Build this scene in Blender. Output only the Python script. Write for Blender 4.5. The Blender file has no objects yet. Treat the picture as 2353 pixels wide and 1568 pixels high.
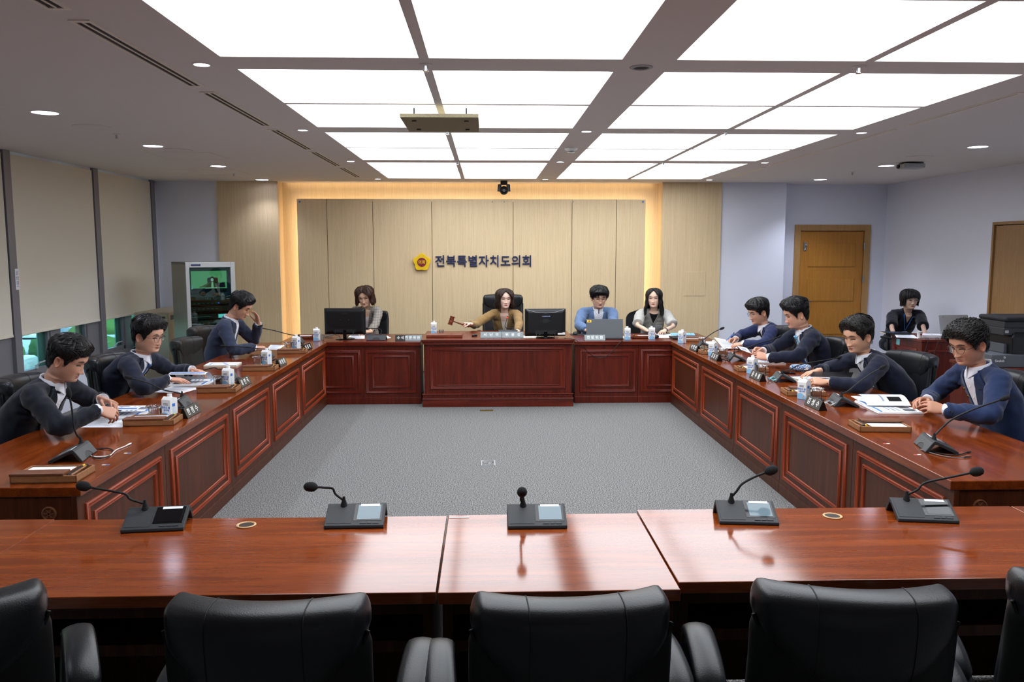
import bpy, bmesh, math, random
import numpy as np
from mathutils import Vector, Matrix, Quaternion, noise
from mathutils.bvhtree import BVHTree
V = Vector
PI = math.pi
sc = bpy.context.scene
COL = sc.collection
R = math.radians
# ---------------------------------------------------------------- camera model (used to read places off the photograph)
FPX, CAMH = 1880.0, 1.82
CX, CY = 2353/2, 1568/2
PITCH = math.atan((CY-572)/FPX)
YAW = math.atan((CX-1116)*math.cos(PITCH)/FPX)
_f = V((math.sin(YAW)*math.cos(PITCH), math.cos(YAW)*math.cos(PITCH), -math.sin(PITCH)))
_r = V((math.cos(YAW), -math.sin(YAW), 0))
_u = _r.cross(_f)
CAM = V((0, 0, CAMH))
def ray(px, py): return _r*((px-CX)/FPX) + _u*(-(py-CY)/FPX) + _f
def onz(px, py, z):
    d = ray(px, py); return CAM + d*((z-CAMH)/d.z)
def onY(px, py, y):
    d = ray(px, py); return CAM + d*(y/d.y)
def onX(px, py, x):
    d = ray(px, py); return CAM + d*(x/d.x)
# ---------------------------------------------------------------- object helpers
def lin(h):
    h = h.lstrip('#')
    c = [int(h[i:i+2], 16)/255 for i in (0, 2, 4)]
    return tuple((x/12.92 if x <= .04045 else ((x+.055)/1.055)**2.4) for x in c)
def tag(o, label=None, cat=None, group=None, kind=None):
    if label: o['label'] = label
    if cat: o['category'] = cat
    if group: o['group'] = group
    if kind: o['kind'] = kind
    return o
def thing(name, label, cat, loc=(0, 0, 0), rz=0, group=None, rot=None):
    o = bpy.data.objects.new(name, None); COL.objects.link(o)
    o.empty_display_size = .1
    o.location = loc
    o.rotation_euler = rot if rot is not None else (0, 0, rz)
    return tag(o, label, cat, group)
def T(x, y, z): return Matrix.Translation((x, y, z))
def RX(a): return Matrix.Rotation(a, 4, 'X')
def RY(a): return Matrix.Rotation(a, 4, 'Y')
def RZ(a): return Matrix.Rotation(a, 4, 'Z')
def frame(o, y, z):
    """matrix with its y axis along y, z roughly along z"""
    y = V(y).normalized(); x = y.cross(V(z)).normalized(); z = x.cross(y)
    m = Matrix((x, y, z)).transposed().to_4x4(); m.translation = o; return m
def smooth_path(pts, n=6):
    """Catmull-Rom through the points"""
    P = [V(p) for p in pts]
    if len(P) < 3: return P
    Q = [P[0]*2-P[1]] + P + [P[-1]*2-P[-2]]
    out = []
    for i in range(1, len(Q)-2):
        for k in range(n):
            t = k/n
            a, b, c, d = Q[i-1], Q[i], Q[i+1], Q[i+2]
            out.append(.5*((2*b)+(c-a)*t+(2*a-5*b+4*c-d)*t*t+(3*b-a-3*c+d)*t**3))
    out.append(P[-1]); return out
class MB:
    def __init__(s): s.v, s.f, s.m, s.M = [], [], [], None
    def add(s, vs, fs, mi=0, M=None):
        b = len(s.v)
        if s.M is not None: M = s.M if M is None else s.M @ M
        s.v.extend([tuple(M @ V(p)) for p in vs] if M is not None else [tuple(p) for p in vs])
        s.f.extend([tuple(b+i for i in f) for f in fs]); s.m.extend([mi]*len(fs)); return s
    def box(s, lo, hi, mi=0, M=None):
        x0, y0, z0 = lo; x1, y1, z1 = hi
        vs = [(x0,y0,z0),(x1,y0,z0),(x1,y1,z0),(x0,y1,z0),(x0,y0,z1),(x1,y0,z1),(x1,y1,z1),(x0,y1,z1)]
        return s.add(vs, [(0,3,2,1),(4,5,6,7),(0,1,5,4),(1,2,6,5),(2,3,7,6),(3,0,4,7)], mi, M)
    def cbox(s, c, d, mi=0, M=None):
        return s.box([c[i]-d[i]/2 for i in range(3)], [c[i]+d[i]/2 for i in range(3)], mi, M)
    def rings(s, rs, cap=(True, True), mi=0, M=None, closed=True):
        n = len(rs[0]); vs = [p for r in rs for p in r]; fs = []
        for i in range(len(rs)-1):
            for j in range(n if closed else n-1):
                k = (j+1) % n
                fs.append((i*n+j, i*n+k, (i+1)*n+k, (i+1)*n+j))
        if closed:
            if cap[0]: fs.append(tuple(range(n-1, -1, -1)))
            if cap[1]: fs.append(tuple((len(rs)-1)*n+j for j in range(n)))
        return s.add(vs, fs, mi, M)
    def lathe(s, prof, n=24, mi=0, M=None, cap=(True, True)):
        return s.rings([[(r*math.cos(2*PI*j/n), r*math.sin(2*PI*j/n), z) for j in range(n)] for r, z in prof], cap, mi, M)
    def cyl(s, r, z0, z1, n=24, mi=0, M=None): return s.lathe([(r, z0), (r, z1)], n, mi, M)
    def tube(s, pts, rad, n=8, mi=0, M=None, flat=1.0, up=None, cap=(True, True)):
        P = [V(p) for p in pts]; rs = []; N = len(P)
        R0 = rad if hasattr(rad, '__len__') else [rad]*N
        t0 = (P[1]-P[0]).normalized()
        ref = V(up) if up is not None else (V((0, 0, 1)) if abs(t0.z) < .9 else V((1, 0, 0)))
        x = t0.cross(ref).normalized()
        for i in range(N):
            t = (P[min(i+1, N-1)]-P[max(i-1, 0)])
            t = t.normalized() if t.length > 1e-9 else t0
            if up is not None: x = t.cross(V(up)).normalized()
            else: x = (x - t*x.dot(t)).normalized()
            y = x.cross(t)
            rs.append([P[i]+x*(math.cos(2*PI*j/n)*R0[i])+y*(math.sin(2*PI*j/n)*R0[i]*flat) for j in range(n)])
        return s.rings(rs, cap, mi, M)
    def prism(s, poly, z0, z1, mi=0, M=None):
        n = len(poly)
        a = sum(poly[i][0]*poly[(i+1) % n][1]-poly[(i+1) % n][0]*poly[i][1] for i in range(n))
        if a < 0: poly = poly[::-1]
        vs = [(x, y, z0) for x, y in poly]+[(x, y, z1) for x, y in poly]
        fs = [tuple(range(n-1, -1, -1)), tuple(range(n, 2*n))]+[(i, (i+1) % n, n+(i+1) % n, n+i) for i in range(n)]
        return s.add(vs, fs, mi, M)
    def grid(s, fn, nu, nv, mi=0, M=None, thick=None):
        vs = [fn(i/nu, j/nv) for j in range(nv+1) for i in range(nu+1)]
        q = lambda i, j: j*(nu+1)+i
        fs = [(q(i,j), q(i+1,j), q(i+1,j+1), q(i,j+1)) for j in range(nv) for i in range(nu)]
        return s.add(vs, fs, mi, M)
    def build(s, name, mat, parent=None, smooth=True, bevel=0, seg=2, angle=40, loc=None, rot=None, ws=False):
        me = bpy.data.meshes.new(name)
        me.from_pydata(s.v, [], s.f)
        mats = mat if isinstance(mat, (list, tuple)) else [mat]
        for m in mats: me.materials.append(m)
        if len(mats) > 1: me.polygons.foreach_set('material_index', s.m)
        if smooth:
            me.polygons.foreach_set('use_smooth', [True]*len(me.polygons))
            if angle < 180:
                try: me.set_sharp_from_angle(angle=R(angle))
                except Exception: pass
        me.validate(); me.update()
        o = bpy.data.objects.new(name, me); COL.objects.link(o)
        if parent is not None: o.parent = parent
        if loc is not None: o.location = loc
        if rot is not None: o.rotation_euler = rot
        if bevel:
            b = o.modifiers.new('bevel', 'BEVEL'); b.width = bevel; b.segments = seg; b.limit_method = 'ANGLE'; b.angle_limit = R(35)
        return o
def copy_tree(o, parent=None):
    c = o.copy(); COL.objects.link(c)
    if parent is not None: c.parent = parent
    for ch in list(o.children): copy_tree(ch, c)
    return c
def place(o, loc, rz=0, label=None, group=None):
    o.location = loc; o.rotation_euler = (0, 0, rz)
    if label: o['label'] = label
    if group: o['group'] = group
    return o
def struct(o, kind='structure'):
    o['kind'] = kind; return o
def text_mb(mb, s, size, M, mi=0, depth=.001, bold=0.0, align='CENTER', sx=1.0, space=1.0):
    """writing as raised letters: x along the line, y up, z out"""
    c = bpy.data.curves.new('letters', 'FONT'); c.body = s; c.size = size; c.extrude = depth; c.offset = bold*size
    c.align_x = align; c.align_y = 'CENTER'; c.space_character = space; c.resolution_u = 3
    o = bpy.data.objects.new('letters', c); COL.objects.link(o)
    bpy.context.view_layer.update()
    d = bpy.context.evaluated_depsgraph_get()
    me = o.evaluated_get(d).to_mesh()
    mb.add([(v.co.x*sx, v.co.y, v.co.z) for v in me.vertices], [tuple(p.vertices) for p in me.polygons], mi, M)
    o.evaluated_get(d).to_mesh_clear()
    bpy.data.objects.remove(o); bpy.data.curves.remove(c)
def remesh(mb, vox, smooth=6, fac=.5):
    """one continuous skin over everything in mb; returns (verts Nx3, faces)"""
    me = bpy.data.meshes.new('tmp'); me.from_pydata(mb.v, [], mb.f); me.update()
    o = bpy.data.objects.new('tmp', me); COL.objects.link(o)
    m = o.modifiers.new('r', 'REMESH'); m.mode = 'VOXEL'; m.voxel_size = vox; m.adaptivity = 0
    if smooth:
        s = o.modifiers.new('s', 'SMOOTH'); s.iterations = smooth; s.factor = fac
    d = bpy.context.evaluated_depsgraph_get(); e = o.evaluated_get(d); me2 = e.to_mesh()
    n = len(me2.vertices); co = np.empty(n*3); me2.vertices.foreach_get('co', co)
    fs = [tuple(p.vertices) for p in me2.polygons]
    e.to_mesh_clear(); bpy.data.objects.remove(o); bpy.data.meshes.remove(me)
    return co.reshape(-1, 3), fs
# ---------------------------------------------------------------- materials
def newmat(name):
    m = bpy.data.materials.new(name); m.use_nodes = True
    nt = m.node_tree; b = nt.nodes['Principled BSDF']
    return m, nt, b
def lk(nt, a, b): nt.links.new(a, b)
def mat(name, col, rough=.5, metal=0, spec=.5, coat=0, emit=None, es=0, trans=0, ior=1.45, bump=0, bscale=200, var=0, vscale=8, sheen=0):
    m, nt, b = newmat(name)
    c = lin(col) if isinstance(col, str) else col
    b.inputs['Base Color'].default_value = (*c, 1); b.inputs['Roughness'].default_value = rough
    b.inputs['Metallic'].default_value = metal; b.inputs['Specular IOR Level'].default_value = spec
    b.inputs['Coat Weight'].default_value = coat; b.inputs['IOR'].default_value = ior
    b.inputs['Transmission Weight'].default_value = trans; b.inputs['Sheen Weight'].default_value = sheen
    if emit is not None:
        b.inputs['Emission Color'].default_value = (*(lin(emit) if isinstance(emit, str) else emit), 1); b.inputs['Emission Strength'].default_value = es
    if bump or var:
        tc = nt.nodes.new('ShaderNodeTexCoord')
        n = nt.nodes.new('ShaderNodeTexNoise'); n.inputs['Scale'].default_value = bscale; n.inputs['Detail'].default_value = 4
        lk(nt, tc.outputs['Object'], n.inputs['Vector'])
        if bump:
            bp = nt.nodes.new('ShaderNodeBump'); bp.inputs['Strength'].default_value = bump; bp.inputs['Distance'].default_value = .002
            lk(nt, n.outputs['Fac'], bp.inputs['Height']); lk(nt, bp.outputs['Normal'], b.inputs['Normal'])
        if var:
            n2 = nt.nodes.new('ShaderNodeTexNoise'); n2.inputs['Scale'].default_value = vscale; n2.inputs['Detail'].default_value = 3
            lk(nt, tc.outputs['Object'], n2.inputs['Vector'])
            mx = nt.nodes.new('ShaderNodeMix'); mx.data_type = 'RGBA'
            mx.inputs[6].default_value = (*[x*(1-var) for x in c], 1); mx.inputs[7].default_value = (*[min(1, x*(1+var)) for x in c], 1)
            lk(nt, n2.outputs['Fac'], mx.inputs[0]); lk(nt, mx.outputs[2], b.inputs['Base Color'])
    return m
def wood(name, dark, mid, light, grain=(1, 1, 12), scale=3.0, rough=.3, coat=0, spec=.5, fine=.35, bump=.05):
    """grain: noise stretch per object axis (a small number runs along the board)"""
    m, nt, b = newmat(name)
    tc = nt.nodes.new('ShaderNodeTexCoord'); mp = nt.nodes.new('ShaderNodeMapping')
    mp.inputs['Scale'].default_value = grain; lk(nt, tc.outputs['Object'], mp.inputs['Vector'])
    n = nt.nodes.new('ShaderNodeTexNoise'); n.inputs['Scale'].default_value = scale; n.inputs['Detail'].default_value = 6; n.inputs['Distortion'].default_value = .6
    lk(nt, mp.outputs['Vector'], n.inputs['Vector'])
    f = nt.nodes.new('ShaderNodeTexNoise'); f.inputs['Scale'].default_value = scale*9; f.inputs['Detail'].default_value = 3
    lk(nt, mp.outputs['Vector'], f.inputs['Vector'])
    mm = nt.nodes.new('ShaderNodeMix'); mm.inputs[0].default_value = fine
    lk(nt, n.outputs['Fac'], mm.inputs[2]); lk(nt, f.outputs['Fac'], mm.inputs[3])
    r = nt.nodes.new('ShaderNodeValToRGB'); e = r.color_ramp.elements
    e[0].position = .32; e[0].color = (*lin(dark), 1); e[1].position = .68; e[1].color = (*lin(light), 1)
    k = e.new(.5); k.color = (*lin(mid), 1)
    lk(nt, mm.outputs[0], r.inputs['Fac']); lk(nt, r.outputs['Color'], b.inputs['Base Color'])
    b.inputs['Roughness'].default_value = rough; b.inputs['Coat Weight'].default_value = coat; b.inputs['Coat Roughness'].default_value = .08
    b.inputs['Specular IOR Level'].default_value = spec
    if bump:
        bp = nt.nodes.new('ShaderNodeBump'); bp.inputs['Strength'].default_value = bump; bp.inputs['Distance'].default_value = .001
        lk(nt, f.outputs['Fac'], bp.inputs['Height']); lk(nt, bp.outputs['Normal'], b.inputs['Normal'])
    return m
def cloth(name, col, rough=.85, scale=900, var=.12, bump=.25, sheen=.15):
    m = mat(name, col, rough, bump=bump, bscale=scale, var=var, vscale=14, spec=.25, sheen=sheen); return m
def plaid(name, base, line, dark, s=.03):
    m, nt, b = newmat(name)
    tc = nt.nodes.new('ShaderNodeTexCoord'); sp = nt.nodes.new('ShaderNodeSeparateXYZ'); lk(nt, tc.outputs['Object'], sp.inputs[0])
    outs = []
    for ax in ('X', 'Z'):
        a = nt.nodes.new('ShaderNodeMath'); a.operation = 'MULTIPLY'; a.inputs[1].default_value = 2*PI/s; lk(nt, sp.outputs[ax], a.inputs[0])
        q = nt.nodes.new('ShaderNodeMath'); q.operation = 'SINE'; lk(nt, a.outputs[0], q.inputs[0])
        p = nt.nodes.new('ShaderNodeMath'); p.operation = 'GREATER_THAN'; p.inputs[1].default_value = .72; lk(nt, q.outputs[0], p.inputs[0]); outs.append(p)
    ad = nt.nodes.new('ShaderNodeMath'); ad.operation = 'ADD'; lk(nt, outs[0].outputs[0], ad.inputs[0]); lk(nt, outs[1].outputs[0], ad.inputs[1])
    n = nt.nodes.new('ShaderNodeTexNoise'); n.inputs['Scale'].default_value = 240; lk(nt, tc.outputs['Object'], n.inputs['Vector'])
    a2 = nt.nodes.new('ShaderNodeMath'); a2.operation = 'MULTIPLY_ADD'; a2.inputs[1].default_value = .3; lk(nt, ad.outputs[0], a2.inputs[0]); lk(nt, n.outputs['Fac'], a2.inputs[2])
    r = nt.nodes.new('ShaderNodeValToRGB'); e = r.color_ramp.elements
    e[0].position = .3; e[0].color = (*lin(base), 1); e[1].position = 1; e[1].color = (*lin(dark), 1); k = e.new(.6); k.color = (*lin(line), 1)
    lk(nt, a2.outputs[0], r.inputs['Fac']); lk(nt, r.outputs['Color'], b.inputs['Base Color']); b.inputs['Roughness'].default_value = .9
    return m
def emis(name, col, s):
    m = bpy.data.materials.new(name); m.use_nodes = True; nt = m.node_tree; nt.nodes.clear()
    e = nt.nodes.new('ShaderNodeEmission'); e.inputs[0].default_value = (*(lin(col) if isinstance(col, str) else col), 1); e.inputs[1].default_value = s
    o = nt.nodes.new('ShaderNodeOutputMaterial'); lk(nt, e.outputs[0], o.inputs[0]); return m
def thin_glass(name, tint=(.9, 1, .97), refl=.08, rough=0):
    m = bpy.data.materials.new(name); m.use_nodes = True; nt = m.node_tree; nt.nodes.clear()
    t = nt.nodes.new('ShaderNodeBsdfTransparent'); t.inputs[0].default_value = (*tint, 1)
    g = nt.nodes.new('ShaderNodeBsdfGlossy'); g.inputs['Roughness'].default_value = rough
    fr = nt.nodes.new('ShaderNodeLayerWeight'); fr.inputs[0].default_value = .25
    mu = nt.nodes.new('ShaderNodeMath'); mu.operation = 'MULTIPLY_ADD'; mu.inputs[1].default_value = .7; mu.inputs[2].default_value = refl
    lk(nt, fr.outputs['Fresnel'], mu.inputs[0])
    x = nt.nodes.new('ShaderNodeMixShader'); lk(nt, mu.outputs[0], x.inputs[0]); lk(nt, t.outputs[0], x.inputs[1]); lk(nt, g.outputs[0], x.inputs[2])
    o = nt.nodes.new('ShaderNodeOutputMaterial'); lk(nt, x.outputs[0], o.inputs[0]); return m
def carpet_mat():
    m, nt, b = newmat('carpet')
    tc = nt.nodes.new('ShaderNodeTexCoord')
    n = nt.nodes.new('ShaderNodeTexNoise'); n.inputs['Scale'].default_value = 125; n.inputs['Detail'].default_value = 2; n.inputs['Roughness'].default_value = .6
    lk(nt, tc.outputs['Object'], n.inputs['Vector'])
    r = nt.nodes.new('ShaderNodeValToRGB'); e = r.color_ramp.elements
    e[0].position = .38; e[0].color = (*lin('#2f2f2e'), 1); e[1].position = .62; e[1].color = (*lin('#9b9a99'), 1)
    lk(nt, n.outputs['Fac'], r.inputs['Fac']); lk(nt, r.outputs['Color'], b.inputs['Base Color'])
    b.inputs['Roughness'].default_value = .95; b.inputs['Specular IOR Level'].default_value = .1
    bp = nt.nodes.new('ShaderNodeBump'); bp.inputs['Strength'].default_value = .15; bp.inputs['Distance'].default_value = .003
    lk(nt, n.outputs['Fac'], bp.inputs['Height']); lk(nt, bp.outputs['Normal'], b.inputs['Normal'])
    return m
MT = dict(
    ceiling=mat('ceiling_paint', '#e2deda', .9, spec=.2),
    wall=mat('wall_paint', '#e0e3ee', .85, spec=.2, bump=.05, bscale=120),
    wall_warm=mat('wall_panel_side', '#c4a878', .7),
    carpet=carpet_mat(),
    panelwood=wood('light_veneer', '#cbb288', '#dac29a', '#e4cea8', (26, 26, .5), 3.0, .5, fine=.5, bump=.02),
    doorwood=wood('door_veneer', '#a06a1c', '#b07626', '#bd8333', (16, 16, .8), 3.0, .45, fine=.5, bump=.02),
    doorwood2=wood('tan_door_veneer', '#8f6b43', '#9c774c', '#a98557', (16, 16, .8), 3.0, .45, fine=.5, bump=.02),
    doorframe=wood('door_frame_veneer', '#a37a45', '#b08752', '#bb9460', (14, 14, .8), 3.0, .5, fine=.5, bump=.02),
    top_lr=wood('mahogany_top_long', '#57220b', '#72310f', '#894015', (.7, 9, 9), 2.2, .13, spec=.5, bump=.015),
    top_fb=wood('mahogany_top_wide', '#662a0e', '#7f3913', '#964719', (.7, 9, 9), 2.2, .12, spec=.75, bump=.015),
    panel_lr=wood('mahogany_panel', '#3a1a0b', '#4a2311', '#5a2d17', (10, 10, .7), 2.4, .42, spec=.3),
    panel_b=wood('red_mahogany_panel', '#421107', '#58190b', '#6d2411', (10, 10, .7), 2.4, .36, spec=.35),
    rail_b=wood('red_mahogany_rail', '#451409', '#5c1c0d', '#742814', (.7, 10, 10), 2.4, .25, spec=.4),
    mould=mat('red_moulding', '#8a3210', .32),
    mould_b=mat('dark_red_moulding', '#6a1f0f', .28),
    dark_in=mat('dark_cabinet_inside', '#241812', .6),
    leather=mat('black_leather', '#15171b', .36, bump=.25, bscale=260, spec=.5),
    leather_g=mat('charcoal_leather', '#232220', .42, bump=.25, bscale=260, spec=.45),
    leather_seam=mat('leather_seam', '#060708', .6),
    leather_back=mat('black_leatherette', '#0a0b0c', .55, bump=.15, bscale=300, spec=.3),
    black=mat('black_plastic', '#0d0e10', .4), black_m=mat('matte_black_plastic', '#141517', .65), black_g=mat('glossy_black', '#0a0a0c', .12),
    darkgrey=mat('dark_grey_plastic', '#2c2e31', .5), grey=mat('grey_plastic', '#6f7376', .5), lgrey=mat('light_grey_plastic', '#a9acae', .5),
    slate=mat('slate_grey_plastic', '#55595e', .55),
    white=mat('white_plastic', '#e8e8e6', .5), paper=mat('white_paper', '#eceef2', .8, spec=.2), cream=mat('cream_pages', '#d9d3bd', .8, spec=.2),
    blue=mat('blue_print', '#3f78c8', .6), lblue=mat('light_blue_print', '#8cc4ea', .5), navy=mat('navy_letters', '#15224f', .35), ink=mat('grey_ink', '#8b95ad', .8),
    chrome=mat('chrome', '#c9ccd0', .18, 1), steel=mat('brushed_steel', '#9b9da0', .35, 1), gun=mat('polished_dark_metal', '#3d4046', .22, .9),
    glass=thin_glass('clear_glass'), wglass=thin_glass('window_glass', (.74, 1, .96), .06), cglass=thin_glass('cabinet_glass', (.62, .88, .78), .05),
    crystal=mat('cut_glass', '#f4f6f8', .04, trans=1, ior=1.45),
    clear=thin_glass('clear_plastic', (.95, .97, .98), .14, .05),
    brass=mat('brass', '#8f7a34', .4, .8), yellow=mat('emblem_yellow', '#f0c408', .4), maroon=mat('emblem_maroon', '#7c1a2c', .45), gold=mat('gold', '#c79a3a', .3, .9),
    traywood=wood('tray_walnut', '#5a3420', '#70442b', '#84543a', (2, 14, 14), 3, .45, fine=.5),
    traylight=wood('tray_edge', '#80552f', '#946540', '#a5754e', (2, 14, 14), 3, .5, fine=.5),
    plate=mat('dark_nameplate', '#3a3833', .45), plate_k=mat('black_nameplate', '#0b0b0c', .3), plate_g=mat('grey_nameplate', '#7b8486', .35, .3), plate_w=mat('white_letters', '#f2f2f2', .6),
    blind=mat('roller_blind', '#ddd7c7', .9, bump=.1, bscale=500), alu=mat('window_aluminium', '#85838a', .45, .3), aluin=mat('inner_sash', '#9fb8b6', .5, .1),
    cream_metal=mat('cream_metal', '#b3aa92', .5), rack=mat('grey_rack_metal', '#aeb0ac', .45, .1), rack_side=mat('rack_side_metal', '#8b8d83', .5, .1),
    redled=emis('red_light', '#ff2a20', 4), redwood=wood('gavel_wood', '#5a2413', '#74331d', '#8a4429', (2, 14, 14), 3, .35),
    cork=mat('speckled_board', '#8d8267', .9, bump=.5, bscale=150, var=.5, vscale=120), cupblue=mat('dull_teal', '#7cc6cf', .5),
    beige=mat('beige_ring', '#cfa878', .5), redm=mat('red_mark', '#b52a20', .6),
)
# ---------------------------------------------------------------- the room
ZC, XL, XR, YF = 2.78, -4.71, 6.05, -2.6
YP, YREC, YD = 12.0, 12.24, 12.3
def wallbox(name, boxes, m, bevel=0):
    mb = MB()
    for lo, hi in boxes: mb.box(lo, hi)
    return struct(mb.build(name, m, smooth=False, bevel=bevel))
wallbox('floor', [((XL-.1, YF-.1, -.1), (XR+.1, YD+.2, 0))], MT['carpet'])
BAYS = [(2.19, 4.29), (4.58, 6.69), (6.98, 9.1), (9.37, 11.44)]
XA, XB, XM, XN = (-1.33, .70), (.98, 2.98), (-.335, -.285), (1.955, 2.005)
cb = []
z0, z1 = ZC, ZC+.1
for a, b in ((XL-.1, XA[0]), (XA[1], XB[0]), (XB[1], XR+.1)): cb.append(((a, YF, z0), (b, YD+.1, z1)))
ys = [YF]+[y for p in BAYS for y in p]+[YD+.1]
for a, b in zip(ys[0::2], ys[1::2]):
    for X in (XA, XB): cb.append(((X[0], a, z0), (X[1], b, z1)))
for a, b in BAYS:
    m_ = (a+b)/2
    for (l, r), (p, q) in ((XA, XM), (XB, XN)):
        cb.append(((p, a, z0), (q, b, z1)))
        cb.append(((l, m_-.022, z0+.001), (p, m_+.022, z0+.05))); cb.append(((q, m_-.022, z0+.001), (r, m_+.022, z0+.05)))
wallbox('ceiling', cb, MT['ceiling'])
wallbox('ceiling_deck', [((XL-.1, YF, ZC+.1), (XR+.1, YD+.1, ZC+.16))], MT['ceiling'])
# luminous ceiling panels
M_panel = emis('panel_light', '#f4f9ff', 4.2)
rown = ['row nearest the viewer', 'second row from the viewer', 'third row from the viewer', 'row nearest the emblem wall']
coln = ['far left column', 'second column from the left', 'third column from the left', 'far right column']
for bi, (a, b) in enumerate(BAYS):
    m_ = (a+b)/2
    for half, (ya, yb) in enumerate(((a, m_-.022), (m_+.022, b))):
        for ci, (xa, xb) in enumerate(((XA[0], XM[0]), (XM[1], XA[1]), (XB[0], XN[0]), (XN[1], XB[1]))):
            mb = MB(); mb.box((xa, ya, ZC+.028), (xb, yb, ZC+.05))
            o = mb.build('ceiling_light_panel', M_panel, smooth=False)
            tag(o, 'glowing white ceiling panel, %s half of the %s, %s' % (('near', 'far')[half], rown[bi], coln[ci]), 'ceiling light', 'luminous ceiling panels')
# back wall pieces
wallbox('wall_back', [((XL-.1, YP, 0), (-3.85, YD+.2, ZC)), ((3.44, YP, 0), (4.40, YD+.2, ZC)), ((4.40, YD, 0), (4.72, YD+.2, ZC)), ((5.75, YD, 0), (XR+.1, YD+.2, ZC)), ((4.72, YD, 2.12), (5.75, YD+.2, ZC)), ((4.72, YD+.12, 0), (5.75, YD+.2, 2.12))], MT['wall'])
wallbox('trim_1', [((-3.86, YP-.006, 0), (-3.83, YP, ZC))], MT['white'])
wallbox('wall_back_left_pilaster', [((-3.83, YP-.03, 0), (-2.97, YD, ZC))], MT['panelwood'])
wallbox('wall_back_right_pilaster', [((2.57, YP-.03, 0), (3.44, YD, ZC))], MT['panelwood'])
wallbox('wall_back_recess', [((-2.97, YREC, 0), (2.57, YREC+.1, ZC))], MT['panelwood'])
fp = thing('feature_wall_panel', 'raised light wood wall panel of seven boards behind the chairperson', 'wall panel', (0, YP+.02, 0))
xs = [-2.72, -2.29, -1.63, -.78, .40, 1.26, 1.91, 2.34]
for a, b in zip(xs, xs[1:]):
    mb = MB(); mb.box((a+.004, 0, .02), (b-.004, .05, 2.535)); mb.build('board', MT['panelwood'], fp, smooth=False)
mb = MB(); mb.box((-2.70, .052, 0.0), (2.32, .06, 2.50)); mb.build('backing', MT['dark_in'], fp, smooth=False)
# push pins and screws along the top of the panel
for px, lab in ((689, 'blue push pin in the top left corner of the wood wall panel'), (1477, 'blue push pin in the top right corner of the wood wall panel')):
    p = onY(px, 464, YP+.02)
    mb = MB(); mb.lathe([(.004, 0), (.004, .006), (.012, .01), (.013, .017), (.004, .021)], 12, M=RX(PI/2))
    o = mb.build('push_pin', MT['blue']); o.location = p; tag(o, lab, 'push pin')
for px, lab in ((1131, 'left'), (1159, 'middle'), (1318, 'right')):
    p = onY(px, 464, YP+.02)
    mb = MB(); mb.lathe([(.008, 0), (.008, .003), (.004, .006), (.004, .02)], 12, M=RX(PI/2))
    o = mb.build('screw_hook', MT['steel']); o.location = p; tag(o, 'tiny steel hook at the top of the wood panel, %s of three' % lab, 'hook')
# emblem and lettering
em = thing('emblem_sign', 'yellow flower shaped emblem with maroon disc left of the navy lettering', 'emblem', onY(969.5, 603, YP-.012))
def petal(n=200):
    pts = []
    for i in range(n):
        a = 2*PI*i/n+PI/2
        k = abs(((i/n*5+.5) % 1)-.5)*2            # 0 at petal tip .. 1 between petals
        r = .133*(1-.17*k-.03*k*k)
        r *= 1+.012*math.cos(a*45)
        pts.append((r*math.cos(a), r*math.sin(a)))
    return pts
ME = RX(PI/2)
mb = MB(); mb.prism(petal(), 0, .022, M=ME); mb.build('petals', MT['yellow'], em, bevel=.003)
mb = MB()
for i in range(40):
    a = 2*PI*i/40
    mb.box((.074, -.0008, .021), (.108 if i % 2 else .098, .0008, .0226), M=ME @ RZ(a))
mb.build('veins', MT['gold'], em, smooth=False)
mb = MB(); mb.cyl(.066, .02, .026, 48, M=ME); mb.build('disc', MT['maroon'], em)
mb = MB(); text_mb(mb, '의회', .058, ME @ T(0, -.002, .026), depth=.003, bold=.012); mb.build('emblem_letters', MT['yellow'], em, smooth=False)
sg = thing('wall_lettering', 'navy raised Korean lettering on the wood panel right of the emblem', 'sign', onY(1111.5, 602, YP+.02))
w_t = onY(1224, 602, YP).x-onY(999, 602, YP).x
for i, ch in enumerate('전북특별자치도의회'):
    mb = MB(); text_mb(mb, ch, .178, ME @ T((i-4)*w_t/9, 0, .012), depth=.011, bold=.014, sx=.93); mb.build('letter', MT['navy'], sg, smooth=False)
# small access hatch on the right pilaster
a, b = onY(1573, 625, YP-.03), onY(1620, 680, YP-.03)
mb = MB(); mb.box((a.x, YP-.036, b.z), (b.x, YP-.03, a.z)); o = mb.build('wall_hatch', MT['panelwood'], bevel=.0015); tag(o, 'small square wood hatch in the right wood pilaster', 'hatch')
# right and left and front walls
wallbox('wall_right', [((XR, 9.63, 0), (XR+.2, YD+.2, ZC)), ((XR, YF, 0), (XR+.2, 8.7, ZC)), ((XR, 8.7, 2.12), (XR+.2, 9.63, ZC)), ((XR+.1, 8.7, 0), (XR+.2, 9.63, 2.12))], MT['wall'])
wallbox('wall_front', [((XL-.1, YF-.2, 0), (XR+.1, YF, ZC))], MT['wall'])
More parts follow.
